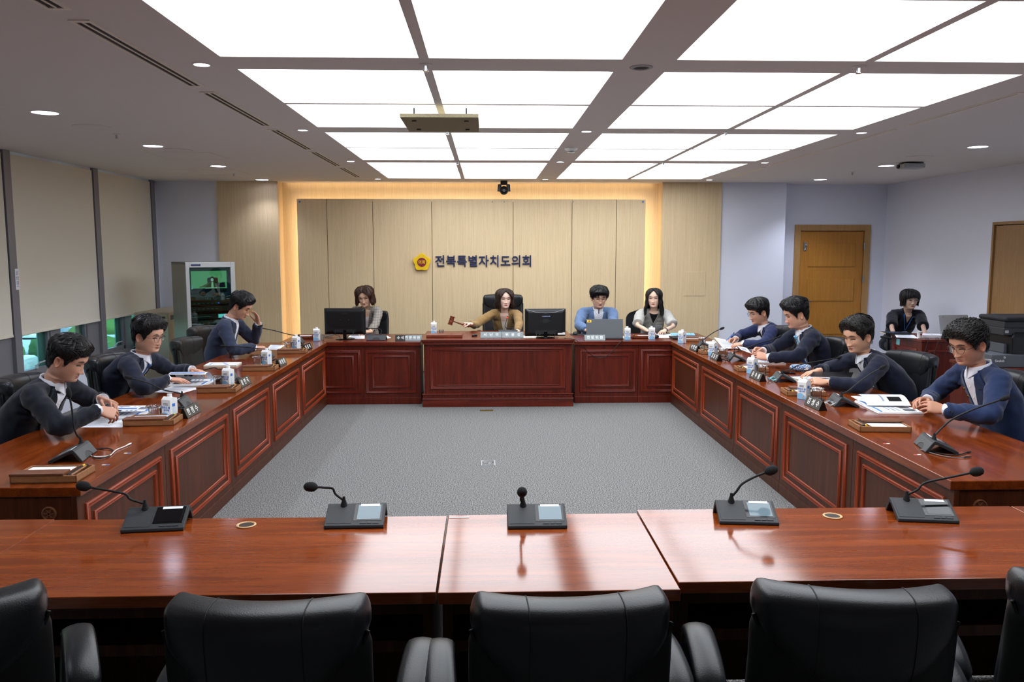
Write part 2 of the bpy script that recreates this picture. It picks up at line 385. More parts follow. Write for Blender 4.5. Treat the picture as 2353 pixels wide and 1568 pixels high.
# doors
def door(n, lab, M_, w, h, m_leaf, m_frame, panels, hand, plain=False):
    t = thing('door_%d' % n, None, None); t.matrix_world = M_; t['kind'] = 'structure'
    fw = .09 if not plain else .035
    mb = MB(); mb.box((-w/2-fw, -.025, 0), (-w/2, .1, h+fw)); mb.box((w/2, -.025, 0), (w/2+fw, .1, h+fw)); mb.box((-w/2, -.025, h), (w/2, .1, h+fw))
    mb.build('door_frame', m_frame, t, smooth=False, bevel=.004)
    mb = MB(); mb.box((-w/2+.006, 0, .008), (w/2-.006, .045, h-.008)); mb.build('door_leaf', m_leaf, t, smooth=False, bevel=.002)
    for (a, b) in panels:
        mb = MB(); mb.box((-w/2+.13, -.012, a), (w/2-.13, .004, b)); mb.build('raised_panel', m_leaf, t, smooth=False, bevel=.004)
    mb = MB(); hx = hand*(w/2-.075)
    mb.lathe([(.034, 0), (.034, .008), (.027, .016), (.012, .02), (.011, .05)], 20, M=T(hx, 0, 1.03) @ RX(PI/2))
    mb.tube([(hx, -.05, 1.03), (hx-hand*.03, -.053, 1.03), (hx-hand*.12, -.05, 1.027)], [.011, .012, .009], 10)
    mb.build('door_handle', MT['steel'], t)
    if not plain:
        for z in (1.86, 1.36, .3):
            mb = MB(); mb.box((-hand*(w/2)-.012, -.03, z-.05), (-hand*(w/2)+.012, 0, z+.05)); mb.cyl(.008, z-.05, z+.05, 10, M=T(-hand*w/2, -.03, 0)); mb.build('hinge', MT['steel'], t)
        mb = MB(); mb.box((hx-.02, -.012, 1.79), (hx+.02, 0, 1.92)); mb.lathe([(.018, 0), (.014, .02), (.007, .024), (.007, .045)], 14, M=T(hx+.015, -.01, 1.87) @ RX(PI/2)); mb.tube([(hx-.01, -.02, 1.80), (hx+.01, -.02, 1.82)], .008, 8)
        mb.build('latch', MT['steel'], t)
door(1, '', T((4.72+5.75)/2, YD+.0, 0), .98, 2.09, MT['doorwood'], MT['doorframe'], [(1.55, 1.9), (1.03, 1.37), (.52, .86), (.06, .36)], -1)
door(2, '', T(XR, (8.72+9.62)/2, 0) @ RZ(-PI/2), .87, 2.1, MT['doorwood2'], MT['doorwood2'], [], -1, True)
# window wall
SILL, BTM = .47, .945
MULL = [.95, 2.78, 4.62, 6.46, 8.30, 10.14, 11.84]      # centres of the upright mullions, last one at the corner
wallbox('wall_left', [((XL-.12, YF, 0), (XL, YD, SILL)), ((XL-.12, YF, 0), (XL, MULL[0]-.06, ZC)), ((XL-.12, MULL[-1]+.05, 0), (XL, YD+.1, ZC)), ((XL-.12, YF, ZC-.04), (XL, YD, ZC+.1))], MT['wall'])
mb = MB()
for y in MULL: mb.box((XL-.08, y-.06, SILL), (XL+.035, y+.06, ZC-.001))
mb.box((XL-.08, MULL[0], SILL), (XL+.02, MULL[-1], SILL+.05)); mb.box((XL-.08, MULL[0], ZC-.06), (XL-.01, MULL[-1], ZC-.03))
struct(mb.build('trim_2', MT['alu'], smooth=False, bevel=.004))
k = 0
for a, b in zip(MULL, MULL[1:]):
    k += 1; ya, yb = a+.06, b-.06
    w = thing('window_%d' % k, None, None, (XL, 0, 0)); w['kind'] = 'structure'
    mb = MB(); c1 = ya+.62; c2 = c1+.2; c3 = c2+.62
    for p, q in ((c1, c2), (c3, yb)): mb.box((-.06, p, SILL+.05), (-.005, q, ZC-.06))
    for p, q in ((ya, c1), (c2, c3)):
        for lo, hi in (((-.07, p, SILL+.05), (-.02, p+.035, ZC-.06)), ((-.07, q-.035, SILL+.05), (-.02, q, ZC-.06)), ((-.07, p, SILL+.05), (-.02, q, SILL+.10)), ((-.07, p, .96), (-.02, q, 1.0))): mb.box(lo, hi)
    mb.build('window_frame', MT['alu'], w, smooth=False, bevel=.003)
    mb = MB()
    for q in (c1, c3): mb.box((-.075, q-.16, SILL+.1), (-.065, q-.035, ZC-.06))
    mb.build('inner_sash', MT['aluin'], w, smooth=False)
    for p, q in ((ya, c1), (c2, c3)):
        mb = MB(); mb.box((-.056, p+.03, SILL+.08), (-.052, q-.03, ZC-.06)); mb.build('window_pane', MT['wglass'], w, smooth=False)
        ym = (p+q)/2
        mb = MB(); mb.box((-.02, ym-.015, SILL+.1), (0, ym+.015, SILL+.14)); mb.tube([(-.004, ym, SILL+.13), (.02, ym, SILL+.16), (.02, ym+.13, SILL+.165)], [.008, .009, .007], 8); mb.build('window_handle', MT['lgrey'], w)
bn = ['behind the near left corner', 'nearest the viewer on the left', 'left of the tall label strip', 'between the label strip and the next mullion', 'nearest the corner cabinet', 'in the far corner']
for i, (a, b) in enumerate(zip(MULL, MULL[1:])):
    t = thing('roller_blind', 'beige roller blind almost fully lowered, %s' % ['behind the viewer on the window wall', 'beside the near end of the long desk', 'third from the corner on the window wall', 'at the left edge of the photo', 'middle one seen whole beside the labelled mullion', 'nearest the rack cabinet corner'][i], 'blind', (XL+.02, 0, 0), group='roller blinds along the window wall')
    mb = MB(); mb.grid(lambda u, v: (.004*math.sin(u*9)*(1-v), a+.075+u*(b-a-.15), BTM+.02+v*(ZC-.03-BTM-.02)), 16, 4)
    n = len(mb.v); mb.add([(x-.002, y, z) for x, y, z in mb.v], [f[::-1] for f in mb.f]); mb.build('blind_fabric', MT['blind'], t)
    mb = MB(); mb.box((-.006, a+.075, BTM), (.008, b-.075, BTM+.028)); mb.build('hem_bar', MT['blind'], t, bevel=.004)
# label strip on the mullion
lb = onX(40, 642, XL+.036)
t = thing('caution_sign', 'white vertical label strip with blue and red print on the window mullion', 'label', lb)
mb = MB(); mb.box((0, -.035, -.105), (.001, .035, .105)); mb.build('label_paper', MT['paper'], t, smooth=False)
for j, (y, m_) in enumerate(((.012, 'blue'), (-.012, 'redm'))):
    mb = MB()
    for k in range(16):
        z = .07-k*.0095
        if k % 5 == 4: continue
        mb.box((.0011, -y-.008+(k % 3)*.0015, z), (.0016, -y+.008-(k % 2)*.002, z+.006))
    mb.build('print', MT[m_], t, smooth=False)
# outside: car park and greenery below the windows
out = MB(); out.box((-120, -40, -5.2), (XL-1.0, 160, -5)); struct(out.build('ground_outside', mat('asphalt_outside', '#7d8078', .9, var=.2, vscale=.4), smooth=False))
leafs = [mat('tree_leaves_%d' % i, c, .8, bump=.6, bscale=9, var=.4, vscale=2.5) for i, c in enumerate(('#4e7a3a', '#5f8c42', '#3f6a38', '#7a5a44'))]
rnd = random.Random(5)
trees = []
for i in range(63):
    x = -(17+(i % 6)*4.5+rnd.uniform(-.2, .2)); y = 40+(i//6)*4.3+(i % 2)*1.5+rnd.uniform(-.3, .3); r = rnd.uniform(.85, 1.1)
    lf = rnd.choice(leafs[:3]) if rnd.random() < .92 else leafs[3]
    t = thing('tree', 'green leafy tree in the car park seen through the windows', 'tree', (x, y, -5), group='trees outside the windows')
    bm = bmesh.new(); bmesh.ops.create_icosphere(bm, subdivisions=3, radius=1)
    for v in bm.verts:
        n = noise.noise(v.co*2.2+V((i*3.1, 0, 0)))*.35+noise.noise(v.co*6+V((0, i, 0)))*.16
        v.co *= 1+n
    mb = MB(); mb.add([(v.co.x*r, v.co.y*r, v.co.z*r*.85+r*1.1) for v in bm.verts], [tuple(q.index for q in f.verts) for f in bm.faces]); bm.free()
    mb.build('crown', lf, t, angle=180)
    mb = MB(); mb.lathe([(.2, 0), (.14, r*.8)], 8); mb.build('trunk', MT['dark_in'], t)
M_car = [mat('car_paint_%d' % i, c, .25, coat=.6) for i, c in enumerate(('#f2f4f6', '#dfe3e6', '#2b2f36', '#9aa0a6'))]
def car_mesh(m_):
    t = thing('parked_car', 'parked car among the trees outside the windows', 'car', group='parked cars outside the windows')
    prof = [(-2.2, .25), (2.2, .25), (2.25, .6), (1.9, .78), (1.1, .9), (.5, 1.4), (-1.2, 1.42), (-1.9, .95), (-2.2, .85)]
    mb = MB(); mb.rings([[(x, y*(.86 if z > .95 else 1), z) for x, z in prof] for y in (-.85, .85)], mi=0); mb.build('car_body', m_, t, bevel=.08)
    mb = MB(); mb.box((-1.3, -.76, 1.0), (.75, .76, 1.3)); mb.build('car_windows', MT['black_g'], t, bevel=.1)
    for sx in (-1.35, 1.35):
        for sy in (-.8, .8):
            mb = MB(); mb.cyl(.32, -.1, .1, 16, M=T(sx, sy, .32) @ RX(PI/2)); mb.build('wheel', MT['black_m'], t)
    return t
protos = [car_mesh(m_) for m_ in M_car]
for i in range(40):
    row, c = divmod(i, 8)
    k = i if i < 4 else rnd.choice((0, 0, 0, 1, 1, 2, 3))
    o = protos[k] if i < 4 else copy_tree(protos[k])
    o.location = (-19.25-row*4.5, 41+c*5.6+rnd.uniform(-.3, .3), -5); o.rotation_euler = (0, 0, PI/2+rnd.choice((0, PI)))
# ---------------------------------------------------------------- desks
def mould(x0, x1, z0, z1, w=.028, h=.014, M=None):
    """rectangular double bead moulding on the plane y=0, standing out towards -y"""
    prof = [(0, 0), (.06, .75), (.2, 1), (.38, .95), (.46, .55), (.54, .55), (.62, .85), (.8, .9), (.94, .6), (1, 0)]
    rs = []
    for a, b in prof:
        o = a*w; rs.append([(x0+o, -b*h, z0+o), (x1-o, -b*h, z0+o), (x1-o, -b*h, z1-o), (x0+o, -b*h, z1-o)])
    mb = MB(); mb.M = M; mb.rings(rs, cap=(False, False)); return mb
def desk(name, label, M_, units, depth, h=.74, m_top=None, m_pan=None, m_mo=None, ends=(0, 0), zs=(.13, .64, .195, .58), grommet=None, topo=.02, group='conference desks'):
    """a desk whose decorated face is the local plane y=0; it runs along local x and is depth deep (+y)"""
    t = thing(name, label, 'desk', group=group); t.matrix_world = M_
    xa, xb = units[0][0], units[-1][1]
    mb = MB(); mb.box((xa, -topo, h-.045), (xb, depth, h)); mb.build('desk_top', m_top, t, smooth=False, bevel=.004)
    mb = MB(); mb.box((xa+.03, .012, h-.07), (xb-.03, depth-.1, h-.045)); mb.build('apron', m_pan, t, smooth=False)
    for i, (a, b, mo) in enumerate(units):
        mb = MB(); mb.box((a+.0015, 0, .075), (b-.0015, .025, h-.045)); mb.box((a+.0015, -.006, 0), (b-.0015, .025, .078))
        p = mb.build('front_panel', m_pan, t, smooth=False, bevel=.0025)
        if mo:
            mould(a+mo[0], b-mo[1], zs[0], zs[1]).build('moulding', m_mo, p, angle=70)
            mould(a+mo[0]+.075, b-mo[1]-.075, zs[2], zs[3], .022, .012).build('moulding', m_mo, p, angle=70)
    for x, s in ((xa, 1), (xb, -1)):
        lo, hi = sorted((x+s*.008, x+s*.033)); e = ends[0] if s == 1 else ends[1]
        mb = MB(); mb.box((lo, .025, 0), (hi, depth-(.06 if e else .38), h-.045)); p = mb.build('side_panel', m_pan, t, smooth=False, bevel=.002)
        if e:
            ME_ = T(lo if s == 1 else hi, 0, 0) @ RZ(-s*PI/2)
            (mould(-(depth-.14), -.08, .1, .52, M=ME_) if s == 1 else mould(.08, depth-.14, .1, .52, M=ME_)).build('moulding', m_mo, p, angle=70)
            mb = MB(); mb.M = ME_ @ T(-.13 if s == 1 else .13, 0, .615) @ RX(PI/2)
            mb.lathe([(.034, 0), (.034, .006), (.028, .008), (.027, .004), (.004, .003)], 24)
            for k in range(3): mb.box((-.024, -.003, .003), (.024, .003, .007), M=RZ(k*PI/3))
            mb.build('round_vent', MT['traywood'], p)
    return t
XI = -1.87
LY = [3.69, 4.72, 5.93, 7.05, 8.2, 9.515]
ML = T(XI, 0, 0) @ RZ(PI/2)          # local x -> +Y, face looks to +X
lw = .83
m3 = (.075, .075)
desk('conference_desk', 'long mahogany desk at the near end of the left row', ML, [(LY[0], LY[1], m3), (LY[1], LY[2], m3)], lw, m_top=MT['top_lr'], m_pan=MT['panel_lr'], m_mo=MT['mould'], ends=(1, 0))
desk('conference_desk', 'middle mahogany desk of the left row, by the man in round glasses', ML, [(LY[2], LY[3], m3), (LY[3], LY[4], m3)], lw, m_top=MT['top_lr'], m_pan=MT['panel_lr'], m_mo=MT['mould'])
desk('conference_desk', 'short mahogany desk at the far end of the left row', ML, [(LY[4], LY[5], m3)], lw, m_top=MT['top_lr'], m_pan=MT['panel_lr'], m_mo=MT['mould'])
XO = 2.19
RYs = [3.66, 4.72, 5.9, 7.03, 8.2, 9.50]
MR = T(XO, 0, 0) @ RZ(-PI/2)         # local x -> -Y, face looks to -X
def rv(a, b): return (-b, -a, m3)
desk('conference_desk', 'long mahogany desk at the near end of the right row', MR, [rv(RYs[1], RYs[2]), rv(RYs[0], RYs[1])], lw, m_top=MT['top_lr'], m_pan=MT['panel_lr'], m_mo=MT['mould'], ends=(0, 1))
desk('conference_desk', 'middle mahogany desk of the right row, carrying the blue patterned pouch', MR, [rv(RYs[3], RYs[4]), rv(RYs[2], RYs[3])], lw, m_top=MT['top_lr'], m_pan=MT['panel_lr'], m_mo=MT['mould'])
desk('conference_desk', 'short mahogany desk at the far end of the right row', MR, [rv(RYs[4], RYs[5])], lw, m_top=MT['top_lr'], m_pan=MT['panel_lr'], m_mo=MT['mould'])
# staff desks on both sides of the chair's bench
YS = 9.54
desk('staff_desk', 'red mahogany desk left of the carved bench, with a monitor on it', T(0, YS, 0), [(-2.40, -2.04, None), (-2.04, -1.44, (.03, .03)), (-1.44, -.765, (.03, .05))], .88, m_top=MT['rail_b'], m_pan=MT['panel_b'], m_mo=MT['mould_b'], topo=.03, group='staff desks')
desk('staff_desk', 'red mahogany desk right of the carved bench, with a grey laptop on it', T(0, YS, 0), [(1.045, 1.80, (.06, .03)), (1.80, 2.42, (.03, .03)), (2.42, 2.72, None)], .88, m_top=MT['rail_b'], m_pan=MT['panel_b'], m_mo=MT['mould_b'], topo=.03, group='staff desks')
# carved bench of the chairperson
bx0, bx1, by = -.735, 1.010, 9.33
t = thing('carved_bench', 'tall carved mahogany bench of the chairperson in the middle of the back row', 'desk', (0, by, 0))
mb = MB(); mb.box((bx0-.01, -.012, .765), (bx1+.01, 1.0, .787)); mb.build('bench_top', MT['rail_b'], t, smooth=False, bevel=.004)
mb = MB(); mb.box((bx0+.02, .03, .09), (bx1-.02, .06, .735)); mb.box((bx0+.02, .05, 0), (bx0+.05, .95, .765)); mb.box((bx1-.05, .05, 0), (bx1-.02, .95, .765)); mb.build('bench_body', MT['panel_b'], t, smooth=False, bevel=.002)
mb = MB(); mb.box((bx0, 0, 0), (bx1, .06, .088)); mb.box((bx0-.004, -.006, .085), (bx1+.004, .06, .097)); mb.build('plinth', MT['rail_b'], t, smooth=False, bevel=.004)
def carved(zlo, zhi, nm):
    mb = MB(); mb.box((bx0+.006, .004, zlo), (bx1-.006, .06, zhi)); p = mb.build(nm, MT['panel_b'], t, smooth=False)
    mb = MB(); n = 31; wd = (bx1-bx0-.02)/n; hh = zhi-zlo-.006
    for i in range(n):
        cx = bx0+.01+wd*(i+.5)
        for r in (.48, .33, .17):
            pts = [(cx+wd*r*math.cos(a), .003, zlo+.004+hh*r*1.9*math.sin(a)) for a in [PI*k/8 for k in range(9)]]
            mb.tube(pts, .0022, 5)
        mb.tube([(cx+wd*.5, .004, zhi-.004), (cx+wd*.5, .002, zhi-.014)], [.004, .0015], 6)
    mb.build('scale_carving', MT['mould_b'], p, angle=180)
    mb = MB()
    for z in (zlo-.004, zhi): mb.box((bx0-.002, -.008, z-.003), (bx1+.002, .03, z+.005))
    mb.build('bead', MT['mould_b'], p, smooth=False, bevel=.002)
carved(.738, .762, 'upper_frieze'); carved(.106, .150, 'lower_frieze')
for (a, b, c, d, w_, h_) in ((bx0+.09, bx1-.09, .205, .695, .03, .014), (bx0+.155, bx1-.155, .245, .66, .012, .008)):
    mould(a, b, c, d, w_, h_, M=T(0, .03, 0)).build('moulding', MT['mould_b'], t, angle=70)
mb = MB(); mb.cyl(.011, 0, .004, 16, M=T(.14, .03, .72) @ RX(PI/2)); mb.build('cable_hole', MT['black_m'], t)
# desks nearest the viewer, seen from their open side
def front_desk(label, xa, xb, ya, yb, h, holes=(), grp='desks nearest the viewer'):
    t = thing('front_desk', label, 'desk', (0, 0, 0), group=grp)
    mb = MB(); mb.box((xa, ya, h-.04), (xb, yb, h)); mb.build('desk_top', MT['top_fb'], t, smooth=False, bevel=.003)
    mb = MB(); mb.box((xa+.01, yb-.06, .02), (xb-.01, yb-.03, h-.04)); mb.build('modesty_panel', MT['panel_lr'], t, smooth=False)
    for x in (xa+.012, xb-.045):
        mb = MB(); mb.box((x, ya+.05, 0), (x+.033, yb-.06, h-.04)); mb.build('side_panel', MT['panel_lr'], t, smooth=False, bevel=.002)
    mb = MB(); mb.box((xa+.045, ya+.06, h-.10), (xb-.045, ya+.08, h-.04)); mb.build('apron', MT['panel_lr'], t, smooth=False)
    mb = MB(); mb.box((xa+.045, ya+.12, h-.24), (xb-.045, yb-.06, h-.222)); mb.box((xa+.045, ya+.11, h-.255), (xb-.045, ya+.13, h-.215)); mb.build('shelf', MT['panel_lr'], t, smooth=False, bevel=.002)
    for hx, hy in holes:
        mb = MB(); mb.lathe([(.038, 0), (.038, .003), (.033, .0045), (.029, .002), (.028, -.03)], 28, cap=(False, False)); mb.add([(.028*math.cos(2*PI*k/28), .028*math.sin(2*PI*k/28), -.006) for k in range(28)], [tuple(range(28))])
        r = mb.build('grommet_ring', MT['beige'], t, loc=(hx, hy, h+.001))
        mb = MB(); mb.cyl(.0275, -.006, .0012, 28); mb.build('grommet_hole', MT['dark_in'], r)
FT = .74
h1, h2 = onz(566, 1208, FT), onz(1913, 1188, FT)
front_desk('mahogany front desk cut off by the left edge of the photo', -3.1, -1.735, 2.46, 3.245, FT)
front_desk('wide mahogany front desk with two microphones, left of the reflective middle desk', -1.73, -.162, 2.49, 3.235, FT, [(h1.x, h1.y)])
front_desk('narrow reflective mahogany desk with one microphone in the middle of the front row', -.156, .618, 2.485, 3.245, FT)
front_desk('wide mahogany front desk with two microphones, right of the reflective middle desk', .624, 2.205, 2.54, 3.285, FT+.001, [(h2.x, h2.y)])
front_desk('mahogany front desk cut off by the right edge of the photo', 2.211, 3.5, 2.54, 3.285, FT)
# ---------------------------------------------------------------- chairs (local: the sitter looks to +y)
def spow(a, p): return math.copysign(abs(a)**p, a)
def back_curve(z):
    """depth of the backrest's middle line at height z"""
    t = (z-.46)/.62
    return -.20-.02*math.sin(t*PI)*1.2+.0-.15*t+.03*t*t
def make_chair(label, lea, w=.25, top=1.08, group=None, ah=0.0, ao=.035, ar=.0265):
    t = thing('office_chair', label, 'chair', group=group)
    # seat
    mb = MB(); rs = []
    for k in range(9):
        a = -PI/2+PI*k/8; sh = math.cos(a)**.45 if 0 < k < 8 else .55
        z = .44+.055*math.sin(a)
        rs.append([(.265*sh*spow(math.cos(q), .45), .02+.255*sh*spow(math.sin(q), .45), z+.012*math.sin(q)*(1 if math.sin(q) > 0 else .3)-(.02*max(0, math.sin(q))**3)) for q in [2*PI*i/36 for i in range(36)]])
    mb.rings(rs); mb.build('seat', lea, t, angle=180)
    # backrest cushion
    mb = MB(); rs = []; N = 22
    for k in range(N+1):
        s = k/N; z = .45+(top-.03-.45)*s
        e = min(1, s*9+.35, (1-s)*10+.3)**.6
        ww = (w-.012+.012*math.sin(s*PI))*(.86+.14*e); th = .045*e
        rs.append([(ww*spow(math.cos(q), .4), back_curve(z)+.02+th*spow(math.sin(q), .7)+.085*(spow(math.cos(q), .4)*ww/w)**2, z) for q in [2*PI*i/40 for i in range(40)]])
    mb.rings(rs); bk = mb.build('backrest', lea, t, angle=180)
    for sx in (-.105, .105):
        P = []; mb = MB()
        for k in range(1, N):
            z = .45+(top-.06-.45)*k/N; P.append((sx*1.08, back_curve(z)+.02+.0462+.085*(sx/w)**2, z))
        mb.tube(P, .0020, 5)
        mb.build('seam', MT['leather_seam'], bk, angle=180)
    # shell behind it
    mb = MB(); rs = []
    for k in range(N+1):
        s = k/N; z = .47+(top-.06-.47)*s
        e = min(1, s*8+.2, (1-s)*10+.3)**.6
        ww = (w+.006)*(.84+.16*e); th = .03*e
        rs.append([(ww*spow(math.cos(q), .35), back_curve(z)-.014+th*spow(math.sin(q), .7)+.085*(spow(math.cos(q), .35))**2, z) for q in [2*PI*i/40 for i in range(40)]])
    mb.rings(rs); mb.build('back_shell', MT['leather_back'], t, angle=180)
    # rolled headrest that folds over the top
    def sec(x, inset=0):
        u = x/w
        zl = top-.235+.145*abs(u)**2.6; zt = top+.012-.012*u*u
        if abs(u) > .9: zt -= ((abs(u)-.9)/.1)**2*.035; zl += ((abs(u)-.9)/.1)**2*.02
        e = (1-max(0, (abs(u)-.86)/.14)**2)**.5 if abs(u) < 1 else 0
        pts = []; zc, hz = (zl+zt)/2, (zt-zl)/2
        for i in range(28):
            q = 2*PI*i/28
            z = zc+hz*spow(math.sin(q), .62)
            y = back_curve(min(z, top))+.006+.085*u*u+(.062+.012*(z-zl)/(zt-zl))*max(.25, e)*spow(math.cos(q), .62)
            pts.append((x, y, z))
        return pts
    mb = MB(); xsn = [w*1.0*math.sin(PI/2*k/16) for k in range(-16, 17)]
    mb.rings([sec(x) for x in xsn]); hd = mb.build('headrest', lea, t, angle=180)
    for sx in (-.115, .115):
        P = [V(p) for p in sec(sx)]; c = sum(P, V())/len(P); mb = MB()
        P = [c+(p-c)*1.004 for p in P]; mb.tube(P+[P[0]], .0017, 5)
        mb.build('seam', MT['leather_seam'], hd, angle=180)
    mb = MB(); lo = [V(sec(x)[21])*1 for x in xsn]
    mb.tube([(p.x*1.0, back_curve(p.z)-.03+.085*(p.x/w)**2, p.z-.004) for p in lo], .006, 6); mb.build('piping', MT['leather_back'], hd, angle=180)
    # arms
    for s in (-1, 1):
        x = s*(w+ao)
        P = smooth_path([(x*.86, -.16, .40), (x, -.19, .47), (x*1.02, -.17, .58+ah*.5), (x*1.03, -.09, .66+ah), (x*1.04, .05, .695+ah), (x*1.04, .17, .68+ah), (x*1.03, .235, .61+ah), (x, .22, .52+ah*.5), (x*.96, .15, .44), (x*.84, .10, .40)], 5)
        mb = MB(); mb.tube(P, ar*.42, 12, flat=2.4, up=(1, 0, 0)); a = mb.build('armrest', MT['black'], t, angle=180)
        Q = [(p[0], p[1], p[2]+.011) for p in P[13:29]]
        mb = MB(); mb.tube(Q, [ar*.28]+[ar*.42]*(len(Q)-2)+[ar*.28], 12, flat=2.5, up=(1, 0, 0)); mb.build('arm_pad', lea, a, angle=180)
    # pedestal
    mb = MB(); mb.box((-.1, -.12, .365), (.1, .12, .392)); mb.lathe([(.028, .13), (.028, .28), (.02, .28), (.02, .37)], 14); mb.build('gas_column', MT['black'], t)
    b = None
    mb = MB()
    for k in range(5):
        a = 2*PI*k/5+.3; c, s_ = math.cos(a), math.sin(a)
        mb.tube([(0, 0, .125), (c*.12, s_*.12, .12), (c*.29, s_*.29, .085)], [.032, .027, .018], 8, flat=.7)
    mb.lathe([(.045, .09), (.045, .14), (.03, .15)], 14); b = mb.build('star_base', MT['black'], t)
    for k in range(5):
        a = 2*PI*k/5+.3; c, s_ = math.cos(a)*.29, math.sin(a)*.29
        mb = MB(); mb.M = T(c, s_, .03) @ RZ(a*2.3)
        for d in (-.016, .016): mb.cyl(.03, d-.009, d+.009, 14, M=RX(PI/2))
        mb.cyl(.008, 0, .06, 8); mb.build('caster', MT['black_m'], b)
    return t
CF = make_chair('', MT['leather'], ah=.065, ao=.068, ar=.043)
CH = make_chair('', MT['leather'], ah=-.045)
CG = make_chair('', MT['leather_g'], ah=-.045)
used = set()
def put_chair(proto, x, y, rz, label, group, s=1.0):
    o = proto if proto.name not in used else copy_tree(proto)
    used.add(proto.name)
    o.location = (x, y, 0); o.rotation_euler = (0, 0, rz); o.scale = (s, s, s); o['label'] = label; o['category'] = 'chair'
    if group: o['group'] = group
    return o
gf = 'black chairs at the front desks'
F_ = .942
put_chair(CF, -.50, 2.06, R(-2), 'black leather chair in the foreground, left of the two chairs whose armrests nearly meet', gf, F_)
put_chair(CF, .185, 2.06, R(3), 'black leather chair in the foreground at the narrow reflective desk', gf, F_)
put_chair(CF, .905, 2.08, R(-7), 'black leather chair in the foreground before the right front desk, turned slightly left', gf, F_)
put_chair(CF, -1.39, 2.03, R(30), 'black leather foreground chair cut off by the left edge of the photo', gf, F_)
put_chair(CF, 1.60, 2.10, R(-14), 'black leather foreground chair cut off by the right edge of the photo', gf, F_)
gl, gr = 'chairs along the left row', 'chairs along the right row'
E_ = -PI/2; W_ = PI/2       # sitter looks to +x / -x
def side_chair(proto, top, rz, label, group, s=.93):
    d = Matrix.Rotation(rz, 3, 'Z') @ V((0, .325*s, 0))
    return put_chair(proto, top[0]+d.x, top[1]+d.y, rz, label, group, s)
side_chair(CH, (-3.06, 5.27), E_+R(4), 'dark leather chair behind the nearest seated man on the left, at the photo edge', gl)
side_chair(CH, (-2.98, 6.32), E_-R(6), 'dark leather chair behind the man with round glasses and tie', gl)
side_chair(CG, (-2.91, 7.82), E_-R(8), 'empty grey leather chair just beyond the man with round glasses', gl, .9)
side_chair(CG, (-3.03, 8.64), E_-R(14), 'charcoal leather chair in front of the rack cabinet, behind the man touching his forehead', gl)
side_chair(CH, (3.55, 5.28), W_+R(5), 'black leather chair behind the nearest seated man on the right', gr)
side_chair(CH, (3.42, 6.30), W_+R(16), 'black leather chair seen whole between the two nearest men on the right', gr)
side_chair(CH, (3.26, 7.35), W_+R(10), 'dark chair partly hidden behind the man holding a dark folder', gr)
side_chair(CH, (3.24, 8.45), W_+R(8), 'dark chair partly hidden behind the man in the light blue tie', gr)
put_chair(CH, .235, 10.98, PI, 'high-backed black leather armchair of the chairperson before the wood panel', None, 1.10)
put_chair(CH, -1.56, 11.0, PI, 'black chair of the woman in the grey plaid blazer', None, .9)
put_chair(CH, 1.48, 11.0, PI, 'black chair of the man in the blue blazer', None, .9)
# plain low round-backed chair of the woman at the right end, and the clerk's mesh chair
def low_chair(label, x, y, rz, m_, mesh=False):
    t = thing('task_chair', label, 'chair', (x, y, 0), rz)
    mb = MB(); rs = []
    for k in range(7):
        a = -PI/2+PI*k/6; sh = math.cos(a)**.5 if 0 < k < 6 else .6
        rs.append([(.235*sh*spow(math.cos(q), .6), .02+.235*sh*spow(math.sin(q), .6), .44+.04*math.sin(a)) for q in [2*PI*i/28 for i in range(28)]])
    mb.rings(rs); mb.build('seat', m_, t, angle=180)
    mb = MB(); rs = []
    for k in range(15):
        s = k/14; z = .58+.40*s; e = math.sqrt(max(.02, 1-(2*s-1)**4))
        rs.append([(.225*e*spow(math.cos(q), .6), -.21-.05*s+.03*e*math.sin(q)+.05*math.cos(q)**2, z) for q in [2*PI*i/28 for i in range(28)]])
    mb.rings(rs); mb.build('backrest', m_, t, angle=180)
    mb = MB(); mb.tube(smooth_path([(0, 0, .40), (0, -.2, .42), (0, -.27, .55), (0, -.27, .8)]), .022, 8); mb.build('back_support', MT['black'], t)
    for s in (-1, 1):
        mb = MB(); mb.tube(smooth_path([(s*.2, 0, .41), (s*.28, 0, .45), (s*.285, .0, .60), (s*.285, -.02, .655)]), .018, 8); a = mb.build('armrest', MT['black'], t)
        mb = MB(); mb.cbox((s*.285, .02, .668), (.07, .26, .026)); mb.build('arm_pad', MT['black_m'], a, bevel=.011)
    mb = MB(); mb.lathe([(.026, .1), (.026, .28), (.018, .28), (.018, .42)], 12)
    for k in range(5):
        a = 2*PI*k/5+.3; mb.tube([(0, 0, .11), (math.cos(a)*.27, math.sin(a)*.27, .075)], [.028, .016], 8)
    b = mb.build('star_base', MT['black'], t)
    for k in range(5):
        a = 2*PI*k/5+.3; mb = MB(); mb.cyl(.03, -.018, .018, 14, M=T(math.cos(a)*.27, math.sin(a)*.27, .03) @ RZ(a) @ RX(PI/2)); mb.build('caster', MT['black_m'], b)
    return t
low_chair('low black chair with rounded back beside the woman in the light grey jacket', 2.19, 11.0, PI+R(20), MT['leather'])
low_chair('black task chair with armrests of the woman at the corner desk', 4.98, 10.35, PI+R(20), MT['black_m'])
